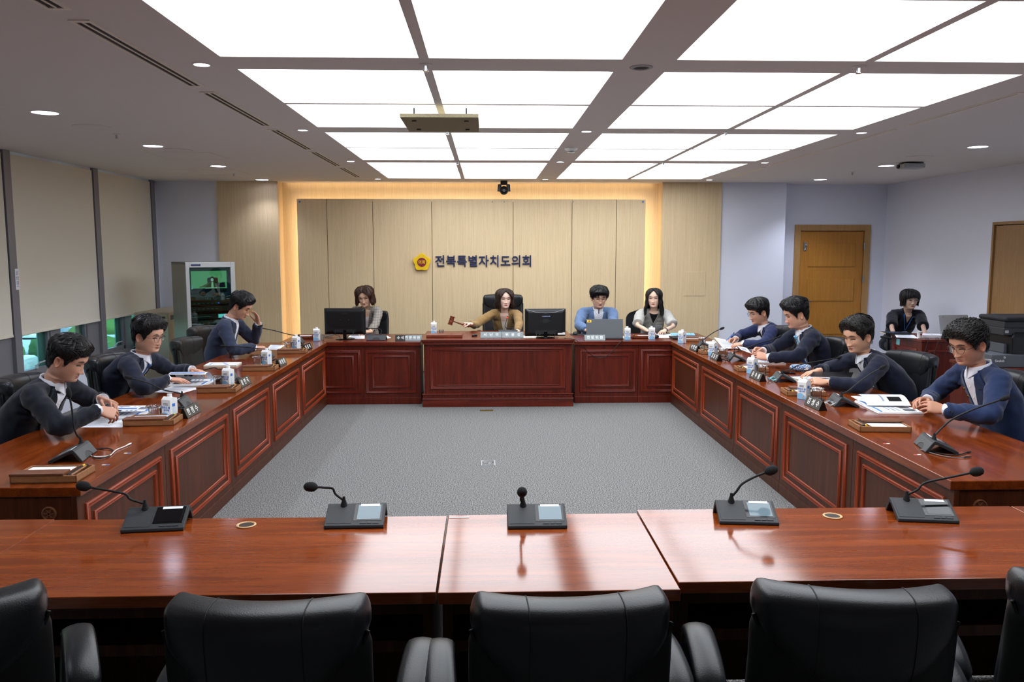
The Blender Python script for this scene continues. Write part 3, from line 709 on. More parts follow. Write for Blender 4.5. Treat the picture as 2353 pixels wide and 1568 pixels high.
# ---------------------------------------------------------------- things on the desks
TZ = .74
def dotmat():
    m, nt, b = newmat('speaker_dots'); tc = nt.nodes.new('ShaderNodeTexCoord'); mp = nt.nodes.new('ShaderNodeMapping'); mp.inputs['Scale'].default_value = (210, 210, 0)
    lk(nt, tc.outputs['Object'], mp.inputs['Vector'])
    v = nt.nodes.new('ShaderNodeTexVoronoi'); v.inputs['Randomness'].default_value = 0; v.inputs['Scale'].default_value = 1; lk(nt, mp.outputs['Vector'], v.inputs['Vector'])
    r = nt.nodes.new('ShaderNodeValToRGB'); e = r.color_ramp.elements; e[0].position = .26; e[0].color = (.002, .002, .002, 1); e[1].position = .34; e[1].color = (*lin('#2b2d30'), 1)
    lk(nt, v.outputs['Distance'], r.inputs['Fac']); lk(nt, r.outputs['Color'], b.inputs['Base Color']); b.inputs['Roughness'].default_value = .6; return m
M_dot = dotmat(); M_mic = mat('microphone_body', '#26282b', .55, bump=.1, bscale=900); M_micback = mat('microphone_rear', '#3c3f42', .5)
M_scr = mat('dark_display', '#05070b', .06, spec=.6); M_scr2 = mat('lit_display', '#6d7f88', .1, emit='#5d7a88', es=.08)
M_foam = mat('black_foam', '#17181a', .95, bump=.8, bscale=700)
def mic_unit(label, loc, rz, neck, group='delegate microphones', lit=True, head_r=.0155, foam=True, red=False, wires=None):
    """discussion unit: the user sits at local -y. neck: world points from the socket to the capsule"""
    t = thing('conference_microphone', label, 'microphone', loc, rz, group)
    W2 = .115
    th = math.atan2(.052, .115); M_s = T(0, -.075, .012) @ RX(th)        # front slope frame, y runs up the slope
    L = .126
    mb = MB(); prof = [(-.075, 0), (-.078, .004), (-.075, .013), (.036, .064), (.044, .064), (.085, .006), (.085, 0), (.072, 0), (.040, .045), (.030, .045), (-.055, .004), (-.055, 0)]
    mb.rings([[(x, y, z) for y, z in prof] for x in (-W2, W2)]); bd = mb.build('microphone_body', [M_mic], t, smooth=False, bevel=.004)
    # rear plate with the arched cable passage
    arch = [(-W2+.002, .004), (-.05, .004)]+[(-.05+.05*(1-math.cos(a)), .004+.032*math.sin(a)) for a in [PI*k/10 for k in range(1, 10)]]+[(.05, .004), (W2-.002, .004), (W2-.002, .066), (-W2+.002, .066)]
    ba = math.atan2(.058, -.041)
    mb = MB(); mb.M = T(0, .0865, .002) @ RX(PI-ba+0) if False else T(0, .0875, .001) @ RX(PI-(PI-math.atan2(.058, .041))) @ Matrix.Identity(4)
    mb = MB(); M_b = T(0, .0875, .0) @ RX(math.radians(180)-math.atan2(.058, .041)) ; mb.M = M_b
    mb.prism([(x, z) for x, z in arch], -.003, .001); mb.build('rear_plate', M_micback, t, smooth=False, bevel=.001)
    mb = MB(); mb.M = M_s; mb.box((-W2+.008, .012, .0005), (-.012, L-.006, .0022)); mb.build('speaker_grille', M_dot, t, smooth=False)
    mb = MB(); mb.M = M_s; mb.box((-.006, .026, .0005), (W2-.01, L-.006, .002)); s = mb.build('display', MT['black_g'], t, smooth=False, bevel=.0006)
    mb = MB(); mb.M = M_s; mb.box((.008, .034, .002), (W2-.018, L-.012, .0026)); mb.build('screen', M_scr2 if lit else M_scr, s, smooth=False)
    mb = MB(); mb.M = M_s; mb.box((.016, L-.019, .0026), (W2-.024, L-.006, .0032)); mb.build('name_strip', MT['paper'], s, smooth=False)
    for k, pl in enumerate(([(.022, .010), (.046, .010), (.046, .020), (.030, .020)], [(.049, .010), (.068, .010), (.062, .022), (.054, .022)], [(.071, .010), (.095, .010), (.087, .020), (.071, .020)])):
        mb = MB(); mb.M = M_s; mb.prism(pl, .0005, .003); mb.build('button', MT['darkgrey'], t, smooth=False)
    inv = (T(*loc) @ RZ(rz)).inverted()
    P = [inv @ V(p) for p in neck]
    sx, sy, sz = -.052, .030, .060
    d0 = (P[1]-P[0]).normalized()
    P[0] = V((sx, sy, sz+.02))
    mb = MB(); mb.tube([(sx, sy, .055), (sx, sy, .062), (sx, sy, .085), V((sx, sy, .085))+V((0, 0, .012))], [.015, .0135, .0065, .005], 14); mb.build('socket', MT['black_m'], t)
    body = smooth_path([V((sx, sy, .08))]+P[1:], 6)
    mb = MB(); mb.tube(body, .0048, 8); n = mb.build('gooseneck', MT['black_m'], t, angle=180)
    e = body[-1]; dd = (body[-1]-body[-3]).normalized()
    mb = MB(); mb.M = frame(e, dd, (0, 0, 1)) @ RX(-PI/2)
    if foam: mb.lathe([(.004, -.006), (.008, -.004), (head_r*.86, .006), (head_r, .016), (head_r*.98, .03), (head_r*.8, .042), (head_r*.4, .049), (.001, .051)], 20)
    else: mb.lathe([(.004, -.004), (.0085, 0), (.0095, .022), (.008, .03), (.002, .033)], 16)
    mb.build('microphone_head', M_foam, n, angle=180)
    if red:
        mb = MB(); mb.M = frame(e, dd, (0, 0, 1)) @ RX(-PI/2); mb.lathe([(.0098, .002), (.0100, .004), (.0100, .011), (.0098, .013)], 16); mb.build('light_ring', MT['redled'], n)
    return t
def necks(pts, Y, Y2=None):
    n = len(pts); return [onY(px, py, Y+((Y2-Y)*i/(n-1) if Y2 else 0)) for i, (px, py) in enumerate(pts)]
def mid(ax, bx, y, z=TZ):
    a, b = onz(ax, y, z), onz(bx, y, z); return (a+b)/2
# front row (users sit towards the viewer)
fr = [(262, 427, 1224, 6, [(308, 1170), (300, 1148), (288, 1136), (250, 1128), (205, 1120)], False, 'at the left end of the front desks'),
      (740, 884, 1216, 1, [(775, 1163), (771, 1136), (764, 1123), (745, 1121), (727, 1120)], True, 'second from the left on the front desks'),
      (1170, 1301, 1217, 0, None, True, 'on the narrow reflective desk, head pointing at the viewer'),
      (1650, 1803, 1208, -6, [(1687, 1155), (1692, 1130), (1706, 1112), (1735, 1096), (1760, 1086)], True, 'left of the right hand beige grommet'),
      (2057, 2225, 1203, -9, [(2100, 1150), (2108, 1126), (2126, 1110), (2180, 1098), (2232, 1087)], False, 'at the right end of the front desks')]
for a, b, y, rz, nk, lit, lab in fr:
    p = mid(a, b, y); p.y += .075; p.z = TZ+.001
    N = necks(nk, p.y+.03) if nk else [onY(1197, 1162, p.y+.03), onY(1197, 1150, p.y+.02), onY(1198, 1137, p.y-.04), onY(1199, 1133, p.y-.08)]
    mic_unit('black microphone unit with screen, %s' % lab, p, R(rz), N, 'microphones on the front desks', lit, head_r=.0195)
def side_mic(px, py, rz, neck, lab, Yoff=0, **k):
    p = onz(px, py, TZ); p.z = TZ+.001
    return mic_unit(lab, p, rz, necks(neck, p.y+Yoff), **k)
LW, RWz = PI/2*-1, PI/2        # users of the left row sit at -x, of the right row at +x
small = dict(foam=True, head_r=.0135)
side_mic(166, 1052, LW+R(8), [(183, 1018), (172, 990), (165, 940), (160, 912)], 'black microphone with upright gooseneck at the near end of the left row', .03, **small)
side_mic(405, 935, LW+R(8), [(389, 914), (375, 896), (345, 882), (303, 870)], 'black microphone behind the nearest water carton of the left row', -.03, **small)
side_mic(520, 876, LW+R(6), [(513, 862), (503, 849), (488, 846), (440, 860), (402, 874)], 'black microphone bent down over the open book of the left row', -.03, **small)
side_mic(607, 823, LW+R(6), [(605, 812), (591, 801), (563, 798), (518, 796)], 'black microphone beside the third carton of the left row', -.03, **small)
side_mic(680, 789, LW+R(6), [(675, 777), (665, 769), (630, 760), (600, 754)], 'black microphone reaching towards the man touching his forehead', -.03, **small)
side_mic(2152, 1032, RWz-R(14), [(2150, 1010), (2163, 985), (2190, 963), (2240, 940), (2300, 919)], 'black microphone at the near end of the right row, beside loose cables', -.02, **small)
side_mic(1938, 930, RWz-R(10), [(1940, 918), (1950, 898), (1975, 878), (2005, 857), (2022, 848)], 'black microphone of the nearest man on the right', -.02, **small)
side_mic(1802, 875, RWz-R(10), [(1801, 866), (1815, 850), (1840, 838), (1890, 829), (1925, 823)], 'black microphone beside the blue patterned pouch', -.02, **small)
side_mic(1692, 828, RWz-R(10), [(1692, 820), (1703, 805), (1741, 790), (1765, 783), (1789, 775)], 'black microphone in front of the man in the light blue tie', -.02, **small)
side_mic(1620, 799, RWz-R(10), [(1621, 787), (1627, 773), (1642, 763), (1655, 757)], 'black microphone of the man writing with a blue pen', -.02, **small)
# back row
p = onz(866, 781, TZ); p.z += .001
mic_unit('black microphone unit between the left monitor and the grey and black nameplate', p, PI, [onY(877, 768, p.y-.03), onY(876, 760, p.y), onY(870, 756, p.y+.06), onY(845, 755, p.y+.16)], foam=False)
p = onz(1158, 773, .787); p.z = .788
mic_unit('microphone with glowing red ring in front of the chairperson', (p.x+.052, p.y+.16, .788), PI, [onY(1160, 765, p.y+.13), onY(1161, 752, p.y+.16), onY(1163, 740, p.y+.22), onY(1165, 732, p.y+.26)], foam=False, red=True)
# memo boxes
def memo_box(label, loc, rz, lid=None, pens=True, dark=False, s=1.0):
    """walnut tray: paper, pen slot at local +x, writing side at local -y"""
    w_, d_, h_ = .15*s, .10*s, .034
    t = thing('memo_box', label, 'memo box', loc, rz, 'wooden memo boxes')
    mA = MT['redwood'] if dark else MT['traywood']; mB_ = MT['redwood'] if dark else MT['traylight']
    mb = MB(); mb.box((-w_, -d_, 0), (w_, d_, .008)); mb.box((-w_, -d_, 0), (w_, -d_+.008, h_)); mb.box((-w_, d_-.008, 0), (w_, d_, h_)); mb.box((-w_, -d_, 0), (-w_+.008, d_, h_)); mb.box((w_-.008, -d_, 0), (w_, d_, h_))
    mb.build('tray', mB_, t, smooth=False, bevel=.0015)
    if lid == 'front':
        mb = MB(); mb.box((-w_-.002, -d_-.002, h_), (w_-.06, -d_+.075, h_+.012)); mb.build('sliding_lid', mA, t, smooth=False, bevel=.002)
    elif lid == 'back':
        mb = MB(); mb.box((-w_-.002, d_-.05, h_), (w_-.04, d_+.002, h_+.012)); mb.build('sliding_lid', mA, t, smooth=False, bevel=.002)
    elif lid == 'up':
        mb = MB(); mb.box((-w_, d_-.006, h_), (w_, d_+.006, h_+.10), M=T(0, d_, h_) @ RX(-R(8)) @ T(0, -d_, -h_)); mb.build('lid', mA, t, smooth=False, bevel=.002)
    mb = MB(); mb.box((-w_+.012, -d_+.012, .008), (w_-.075, d_-.012, h_-.006)); mb.build('memo_paper', MT['paper'], t, smooth=False)
    if pens:
        mb = MB(); mb.box((w_-.07, -d_+.012, .008), (w_-.066, d_-.012, h_)); mb.build('divider', mA, t, smooth=False)
        for k, (x, m_, m2) in enumerate(((w_-.05, MT['black'], MT['yellow']), (w_-.034, MT['traylight'], MT['black']))):
            mb = MB(); mb.tube([(x, -d_+.02, .030), (x+.004, d_-.035, .036)], .0048, 8); pn = mb.build('pen', m_, t)
            mb = MB(); mb.tube([(x+.004, d_-.035, .036), (x+.005, d_-.016, .0365)], .0050, 8); mb.build('pen_cap', m2, pn)
    return t
def tray_at(px, py, rz, lab, **k):
    p = onz(px, py, TZ); p.z = TZ+.001; return memo_box(lab, p, rz, **k)
tray_at(124, 1098, R(2), 'walnut memo box at the near end of the left row', lid='front')
tray_at(353, 972, R(4), 'walnut memo box before the nearest seated man on the left', lid='front')
tray_at(504, 899, R(4), 'walnut memo box before the man with round glasses', lid='front', s=.95)
tray_at(599, 850, R(4), 'walnut memo box beside the third nameplate of the left row', lid='front', s=.95)
tray_at(673, 811, R(4), 'walnut memo box beside the farthest nameplate of the left row', lid='front', s=.95)
tray_at(2020, 986, PI-R(5), 'open walnut memo box alone at the near end of the right row', lid='back' and 'front')
tray_at(1845, 906, PI-R(5), 'walnut memo box behind the nearest water carton on the right', lid='front', s=.95)
tray_at(1726, 852, PI-R(5), 'walnut memo box with its lid raised, second on the right', lid=None, s=.9)
tray_at(1638, 813, PI-R(5), 'walnut memo box third from the viewer on the right', lid='front', s=.9)
tray_at(1588, 784, PI-R(5), 'walnut memo box at the far end of the right row', lid='front', s=.9)
p = onz(1472, 777, TZ); memo_box('reddish memo box with upright lid beside the woman in light grey', (p.x, p.y, TZ+.001), PI, lid=None, dark=True, s=.75)
mb = MB(); q = onz(1500, 772, TZ); mb.box((-.006, -.07, 0), (.006, .07, .085)); o = mb.build('wooden_divider', MT['redwood'], smooth=False, bevel=.002, loc=(q.x-.02, q.y+.05, TZ+.001), rot=(0, 0, R(-10))); tag(o, 'reddish wooden board standing behind the carton of the woman in light grey', 'wooden board')
p = onz(706, 779, TZ); memo_box('dark memo box with black pen at the left end of the back row', (p.x, p.y+.05, TZ+.001), 0, lid=None, dark=True, s=.8)
# water cartons
def carton(label, loc, rz):
    t = thing('water_carton', label, 'water carton', loc, rz, 'white and blue water cartons')
    a, h = .034, .125
    mb = MB(); mb.rings([[(-a, -a, 0), (a, -a, 0), (a, a, 0), (-a, a, 0)], [(-a, -a, h), (a, -a, h), (a, a, h), (-a, a, h)], [(-a*.98, -a*.4, h+.018), (a*.98, -a*.4, h+.018), (a*.98, a*.95, h+.006), (-a*.98, a*.95, h+.006)]])
    c = mb.build('carton_body', MT['white'], t, smooth=False, bevel=.002)
    mb = MB(); mb.cyl(.0145, h+.004, h+.033, 18, M=T(0, .004, 0)); mb.cyl(.0175, h, h+.014, 18, M=T(0, .004, 0)); mb.build('screw_cap', MT['white'], t, bevel=.001)
    for k in range(4):
        M_ = RZ(PI/2*k) @ T(0, -a-.0006, 0)
        mb = MB(); mb.M = M_
        if k % 2 == 0:
            mb.grid(lambda u, v: (-a+.001+u*(2*a-.002), 0, .001+v*(.028+.016*math.sin(u*3+.5))), 10, 3); mb.build('wave_print', MT['lblue'], c)
            mb = MB(); mb.M = M_; text_mb(mb, '해봐요 물', .0165, RX(PI/2) @ T(0, .074, .0002), depth=.0002, bold=.02); text_mb(mb, '종이팩', .0155, RX(PI/2) @ T(.004, .056, .0002), depth=.0002, bold=.02) ; mb.build('blue_lettering', MT['blue'], c, smooth=False)
            mb = MB(); mb.M = M_
            for j in range(2):
                for i in range(5): mb.box((-.018+i*.007, -.0003, .098-j*.008), (-.013+i*.007, .0005, .102-j*.008))
            mb.build('dark_lettering', MT['darkgrey'], c, smooth=False)
            mb = MB(); mb.M = M_; mb.prism([(.004, .008), (.018, .012), (.022, .03), (.012, .026)], 0, .0004, M=RX(PI/2)); mb.build('picture', mat('pinkish_print', '#c9a69a', .6) if 'pinkish_print' not in bpy.data.materials else bpy.data.materials['pinkish_print'], c, smooth=False)
        else:
            mb.box((-.016, -.0002, .08), (.010, .0005, .1)); mb.box((-.016, -.0002, .004), (.012, .0005, .010)); mb.build('blue_block', MT['blue'], c, smooth=False)
            mb = MB(); mb.M = M_
            for i in range(8): mb.box((-.016, -.0002, .07-i*.007), (.012-.006*(i % 3), .0005, .072-i*.007))
            mb.build('small_print', MT['lblue'], c, smooth=False)
    return t
car0 = carton('white and blue water carton by the nearest glass on the left', onz(391, 962, TZ)+V((0, 0, .001)), R(-20))
def put_carton(px, py, rz, lab, z=TZ):
    o = copy_tree(car0); p = onz(px, py, z); o.location = (p.x, p.y, z+.001); o.rotation_euler = (0, 0, rz); o['label'] = lab
put_carton(525, 887, R(-20), 'white and blue water carton beside the open book of the left row')
put_carton(613, 839, R(-20), 'white and blue water carton third from the viewer on the left row')
put_carton(681, 803, R(-20), 'white and blue water carton farthest along the left row')
put_carton(1847, 917, R(-52), 'white and blue water carton nearest the viewer on the right row')
put_carton(1728, 859, R(-52), 'white and blue water carton with a memo box lid behind it')
put_carton(1638, 818, R(-50), 'white and blue water carton third from the viewer on the right row')
put_carton(1567, 789, R(-50), 'white and blue water carton farthest along the right row')
put_carton(728, 783, R(-4), 'white and blue water carton left of the left monitor')
put_carton(997, 768, R(3), 'white and blue water carton near the gavel', .787)
put_carton(1441, 781, R(2), 'white and blue water carton right of the grey laptop')
put_carton(1497, 780, R(2), 'white and blue water carton in front of the woman in light grey')
# glasses: cut crystal with a wide rim
def crystal(label, loc, s=1.0):
    t = thing('crystal_glass', label, 'glass', loc, 0, 'cut glass tumblers')
    n = 72; rs = []
    prof = [(.031, 0), (.034, .004), (.034, .03), (.035, .06), (.036, .068), (.050, .074), (.052, .078), (.049, .081), (.034, .078), (.031, .07), (.030, .012), (.004, .010)]
    for i, (r, z) in enumerate(prof):
        ring = []
        for j in range(n):
            a = 2*PI*j/n
            f = 1
            if 1 <= i <= 3: f = 1+.035*(1 if (j//2+i) % 2 else -1)
            if i in (5, 6, 7): f = 1+.05*math.cos(a*12)
            ring.append((r*s*f*math.cos(a), r*s*f*math.sin(a), z*s))
        rs.append(ring)
    mb = MB(); mb.rings(rs); mb.build('tumbler', MT['crystal'], t, angle=20)
    mb = MB(); mb.cyl(.058*s, -.0006, .0, 28); mb.build('coaster', MT['black_m'], t)
    return t
cr0 = crystal('cut glass tumbler nearest the viewer on the left row', onz(356, 962, TZ)+V((0, 0, .0025)))
def put_glass(px, py, lab):
    o = copy_tree(cr0); p = onz(px, py, TZ); o.location = (p.x, p.y, TZ+.0025); o['label'] = lab
put_glass(502, 888, 'cut glass tumbler beside the open book of the left row')
put_glass(593, 840, 'cut glass tumbler third from the viewer on the left row')
put_glass(662, 804, 'cut glass tumbler farthest along the left row')
put_glass(1876, 918, 'cut glass tumbler behind the nearest nameplate on the right')
put_glass(1750, 861, 'cut glass tumbler behind the second nameplate on the right')
put_glass(1660, 819, 'cut glass tumbler third from the viewer on the right')
put_glass(1612, 792, 'cut glass tumbler farthest along the right row')
def cup(label, loc, r=.03, h=.06):
    mb = MB(); mb.lathe([(r*.8, 0), (r, h), (r*1.12, h+.001), (r*1.12, h+.003), (r*.95, h+.003), (r*.75, .003)], 24); o = mb.build('plastic_cup', MT['clear'], loc=loc); return tag(o, label, 'cup', 'clear plastic cups')
p = onz(1014, 770, .787); cup('clear plastic cup between the water carton and the gavel', (p.x, p.y, .788))
p = onz(738, 782, TZ); cup('clear plastic cup just right of the carton at the left monitor', (p.x, p.y+.04, TZ+.001))
# nameplates
def nameplate(label, loc, rz, txt, L=.2, H=.065, D=.06, m_=None, front_txt=True, split=None, tsize=None):
    t = thing('nameplate', label, 'nameplate', loc, rz, 'desk nameplates')
    mb = MB(); mb.rings([[(x, -D/2, 0), (x, D/2, 0), (x, .003, H), (x, -.003, H)] for x in (-L/2, L/2)]); mb.build('plate_body', MT['plate_k'], t, smooth=False, bevel=.001)
    a = math.atan2(H, D/2-.003)
    M_ = T(0, -D/2-.0008, 0) @ RX(a)
    SL = math.hypot(H, D/2-.003)
    segs = split or [(-L/2, L/2, m_)]
    for x0, x1, mm in segs:
        mb = MB(); mb.M = M_; mb.box((x0+.0005, .001, -.0005), (x1-.0005, SL-.001, .0012)); mb.build('face', mm, t, smooth=False)
    n = len(txt.replace(' ', '')); chars = [c for c in txt if c != ' ']
    ts = tsize or SL*.68
    if ' ' in txt or True:
        pitch = L*.84/len(txt) if n < 5 else L*.9/len(txt)
        x = -pitch*(len(txt)-1)/2
        for ch in txt:
            mb = MB(); text_mb(mb, ch, ts, M_ @ T(x, SL*.5, .0016), depth=.0004, bold=.012)
            x += pitch
            mb.build('letter', MT['plate_w'], t, smooth=False)
    return t
def plate_between(a, b, txt, lab, side, m_='plate', z=TZ):
    """a, b: pixels of the two ends of the front bottom edge"""
    A, B = onz(*a, z), onz(*b, z); d = (B-A); d.z = 0; L = d.length; rz = math.atan2(d.y, d.x)
    n = V((-d.y, d.x, 0)).normalized(); c = (A+B)/2+n*.031; c.z = z+.001
    return nameplate(lab, c, rz, txt, L, m_=MT[m_])
plate_between((432, 963), (463, 946), '한정수', 'dark nameplate nearest the viewer on the left row', 1)
plate_between((556, 893), (578, 881), '장연국', 'dark nameplate second from the viewer on the left row', 1)
plate_between((645, 844), (660, 836), '최형열', 'dark nameplate third from the viewer on the left row', 1)
plate_between((703, 808), (718, 801.5), '정종복', 'black nameplate farthest along the left row', 1, 'plate_k')
plate_between((1847, 930), (1881, 945), '김성수', 'dark nameplate nearest the viewer on the right row', 1)
plate_between((1721, 867), (1745, 878), '윤수봉', 'dark nameplate second from the viewer on the right row', 1)
plate_between((1630.5, 823.5), (1646, 831), '김동구', 'dark nameplate third from the viewer on the right row', 1)
plate_between((1583.5, 803), (1599, 809), '이명연', 'dark nameplate farthest along the right row', 1)
def back_plate(x0, x1, yb, z, txt, lab, H=.065, split=None, m_='plate_g'):
    a, b = onz(x0, yb, z), onz(x1, yb, z); L = b.x-a.x
    sp = [(-L/2+u*L, -L/2+v*L, MT[q]) for u, v, q in split] if split else None
    return nameplate(lab, ((a.x+b.x)/2, (a.y+b.y)/2+.031, z+.001), 0, txt, L, H, m_=MT[m_], split=sp, tsize=H*.62)
back_plate(908, 969, 784, TZ, '수석전문위원', 'half black half grey nameplate left of the carved bench', .068, [(0, .38, 'plate_k'), (.38, 1, 'plate_g')])
back_plate(1104, 1153, 777, .787, '서난이', 'left one of the two joined grey nameplates before the chairperson', .068)
back_plate(1154, 1203, 777, .787, '위원장', 'right one of the two joined grey nameplates before the chairperson', .068)
back_plate(1343, 1391, 783, TZ, '전문위원', 'grey nameplate in front of the grey laptop', .066)
# paper goods
def sheet(label, quad, z=TZ, lines=True, curl=0, group=None):
    P = [onz(x, y, z) for x, y in quad]        # near left, near right, far right, far left
    t = thing('paper_sheet', label, 'paper', tuple(P[0].lerp(P[2], .5)), 0, group); t.location.z = z+.0012
    o = V(t.location)
    def f(u, v):
        p = P[0].lerp(P[1], u).lerp(P[3].lerp(P[2], u), v)-o; return (p.x, p.y, curl*(u*u)*.02)
    mb = MB(); mb.grid(f, 8, 8); mb.add([(a, b, c-.0008) for a, b, c in mb.v], [g[::-1] for g in mb.f]); mb.build('page', MT['paper'], t)
    if lines:
        mb = MB()
        for k in range(9):
            v0 = .12+k*.085; r = (.88, .8, .85, .5)[k % 4]
            q = [V(f(.12, v0)), V(f(.12+.76*r, v0)), V(f(.12+.76*r, v0+.022)), V(f(.12, v0+.022))]
            mb.add([(p.x, p.y, p.z+.0006) for p in q], [(0, 1, 2, 3)])
        mb.build('printed_lines', MT['ink'], t, smooth=False)
        q = [V(f(.12, .88)), V(f(.8, .88)), V(f(.8, .93)), V(f(.12, .93))]
        mb = MB(); mb.add([(p.x, p.y, p.z+.0006) for p in q], [(0, 1, 2, 3)]); mb.build('heading', MT['blue'], t, smooth=False)
    return t
gp = 'loose sheets on the desks'
sheet('printed sheet beside the nearest man on the left', [(150, 983), (280, 983), (302, 963), (205, 963)], group=gp)
sheet('printed sheet beside the man with round glasses', [(345, 902), (420, 904), (463, 892), (393, 889)], group=gp)
sheet('printed sheets by the hand of the man touching his forehead', [(612, 804), (640, 804), (655, 794), (622, 793)], group=gp)
sheet('printed sheet lying left of the open book held on the right', [(1985, 928), (2070, 925), (2035, 910), (1955, 911)], group=gp)
sheet('printed sheet before the man with the dark folder', [(1886, 886), (1962, 887), (1930, 877), (1862, 877)], group=gp)
sheet('sheet near the far glass on the right row', [(1622, 793), (1650, 793), (1645, 785), (1622, 785)], group=gp)
sheet('papers before the woman in the grey plaid blazer', [(797, 779), (838, 779), (838, 770), (805, 770)], group=gp)
sheet('paper corner right of the small black microphone unit', [(886, 779), (899, 777), (890, 772), (882, 773)], lines=False, group=gp)
sheet('paper under the right monitor on the carved bench', [(1202, 777), (1242, 777), (1232, 772), (1203, 772)], z=.787, lines=False, group=gp)
sheet('paper between the laptop and the next carton', [(1424, 779), (1436, 777), (1430, 770), (1423, 771)], lines=False, group=gp)
sheet('papers under the hands of the woman in light grey', [(1495, 777), (1560, 777), (1550, 768), (1490, 768)], group=gp)
def booklet(label, loc, rz, w_=.21, d_=.297, h_=.014, cover='white', group='booklets on the desks'):
    t = thing('booklet', label, 'booklet', loc, rz, group)
    mb = MB(); mb.box((-w_/2+.002, -d_/2+.002, .001), (w_/2-.002, d_/2-.002, h_-.001)); mb.build('page_block', MT['cream'], t, smooth=False)
    mb = MB(); mb.box((-w_/2, -d_/2, h_-.001), (w_/2, d_/2, h_)); mb.box((-w_/2, -d_/2, 0), (w_/2, d_/2, .001)); mb.box((-w_/2, -d_/2, 0), (-w_/2+.0015, d_/2, h_)); c = mb.build('cover', MT[cover], t, smooth=False)
    mb = MB(); mb.tube([(-.08, -.02, h_), (-.03, .03, h_), (.0, .01, h_), (.08, .07, h_)], [.006]*4, 6, flat=.1); mb.box((-.05, -.11, h_), (.05, -.10, h_+.0006)); mb.build('cover_print', MT['blue'], c)
    return t
def openbook(label, loc, rz, lift=.06, group='open books'):
    """open book lying flat, one bundle of leaves arching up"""
    t = thing('open_book', label, 'book', loc, rz, group)
    mb = MB(); mb.box((-.21, -.148, 0), (.21, .148, .004)); mb.build('cover', MT['white'], t, smooth=False)
    def pg(x0, s, h_):
        mb = MB()
        f = lambda u, v: (s*u*.205, -.146+v*.292, .005+h_*math.sin(min(1, u*1.9)*PI/2)*(1-.55*u))
        mb.grid(f, 12, 4); top = list(mb.v); mb.add([(a, b, .004) for a, b, c in top], [g[::-1] for g in mb.f])
        n = 13
        edge = [i*13+12 for i in range(5)]
        for i in range(4): mb.f.append((edge[i], edge[i+1], edge[i+1]+65, edge[i]+65)); mb.m.append(0)
        for r0 in (0, 4):
            for i in range(12): a = r0*13+i; mb.f.append((a, a+1, a+66, a+65)); mb.m.append(0)
        o = mb.build('page_block', MT['paper'], t)
        for (u0, v0, du, dv, m_) in ((.1, .1, .35, .25, 'plate_k'), (.55, .1, .3, .25, 'slate'), (.1, .45, .75, .04, 'ink'), (.1, .55, .75, .04, 'ink'), (.1, .65, .6, .04, 'ink'), (.1, .88, .85, .06, 'blue')):
            mb = MB(); mb.grid(lambda u, v: tuple(V(f(u0+u*du, v0+v*dv))+V((0, 0, .0012))), 5, 2); mb.build('print', MT[m_], o)
        return f
    pg(0, 1, .016); pg(0, -1, .012)
    mb = MB()
    g = lambda u, v: (-.02+.19*u, -.146+v*.292, .02+lift*math.sin(u*PI*.62)*(1-.25*u))
    mb.grid(g, 14, 4); mb.add([(a, b, c-.0008) for a, b, c in mb.v], [q[::-1] for q in mb.f]); l = mb.build('turned_leaf', MT['paper'], t)
    mb = MB(); mb.grid(lambda u, v: tuple(V(g(.55+.4*u, .05+.9*v))+V((0, 0, .0014))), 6, 3); mb.build('blue_band', MT['blue'], l) if False else None
    for (u0, v0, du, dv, m_) in ((.2, .15, .3, .3, 'plate_k'), (.2, .55, .5, .05, 'ink'), (.82, .04, .1, .92, 'blue')):
        mb = MB(); mb.grid(lambda u, v: tuple(V(g(u0+u*du, v0+v*dv))+V((0, 0, .0014))), 5, 3); mb.build('print', MT[m_], l)
    return t
p = onz(290, 950, TZ); openbook('open book under the hands of the nearest man on the left', (p.x, p.y, TZ+.001), LW, .05)
p = onz(448, 879, TZ); openbook('open picture book with arching pages before the man with round glasses', (p.x, p.y, TZ+.001), LW, .10)
p = onz(512, 840, TZ); booklet('closed white booklet with blue cover lines on the left row', (p.x, p.y, TZ+.001), LW+R(4))
p = onz(2040, 938, TZ); openbook('open book whose leaves the nearest man on the right is turning', (p.x, p.y, TZ+.001), RWz-R(4), .06)
p = onz(1762, 833, TZ); booklet('closed booklet under the forearms of the man in the light blue tie', (p.x, p.y, TZ+.001), RWz)
p = onz(1868, 876, TZ); booklet('thick booklet under the hands of the man with the dark folder', (p.x, p.y, TZ+.001), RWz+R(6), h_=.022)
p = onz(1568, 770, TZ); booklet('light blue folder at the right end of the back row', (p.x, p.y, TZ+.001), R(80), cover='lblue')
p = onz(1575, 779, TZ)
t = thing('closed_laptop', 'closed black laptop at the far end of the right row', 'laptop', (p.x, p.y+.03, TZ+.001), R(0)); mb = MB(); mb.box((-.17, -.12, 0), (.17, .12, .012)); mb.build('laptop_base', MT['black'], t, smooth=False, bevel=.004); mb = MB(); mb.box((-.17, -.12, .013), (.17, .12, .021)); mb.build('lid', MT['black_m'], t, smooth=False, bevel=.004)
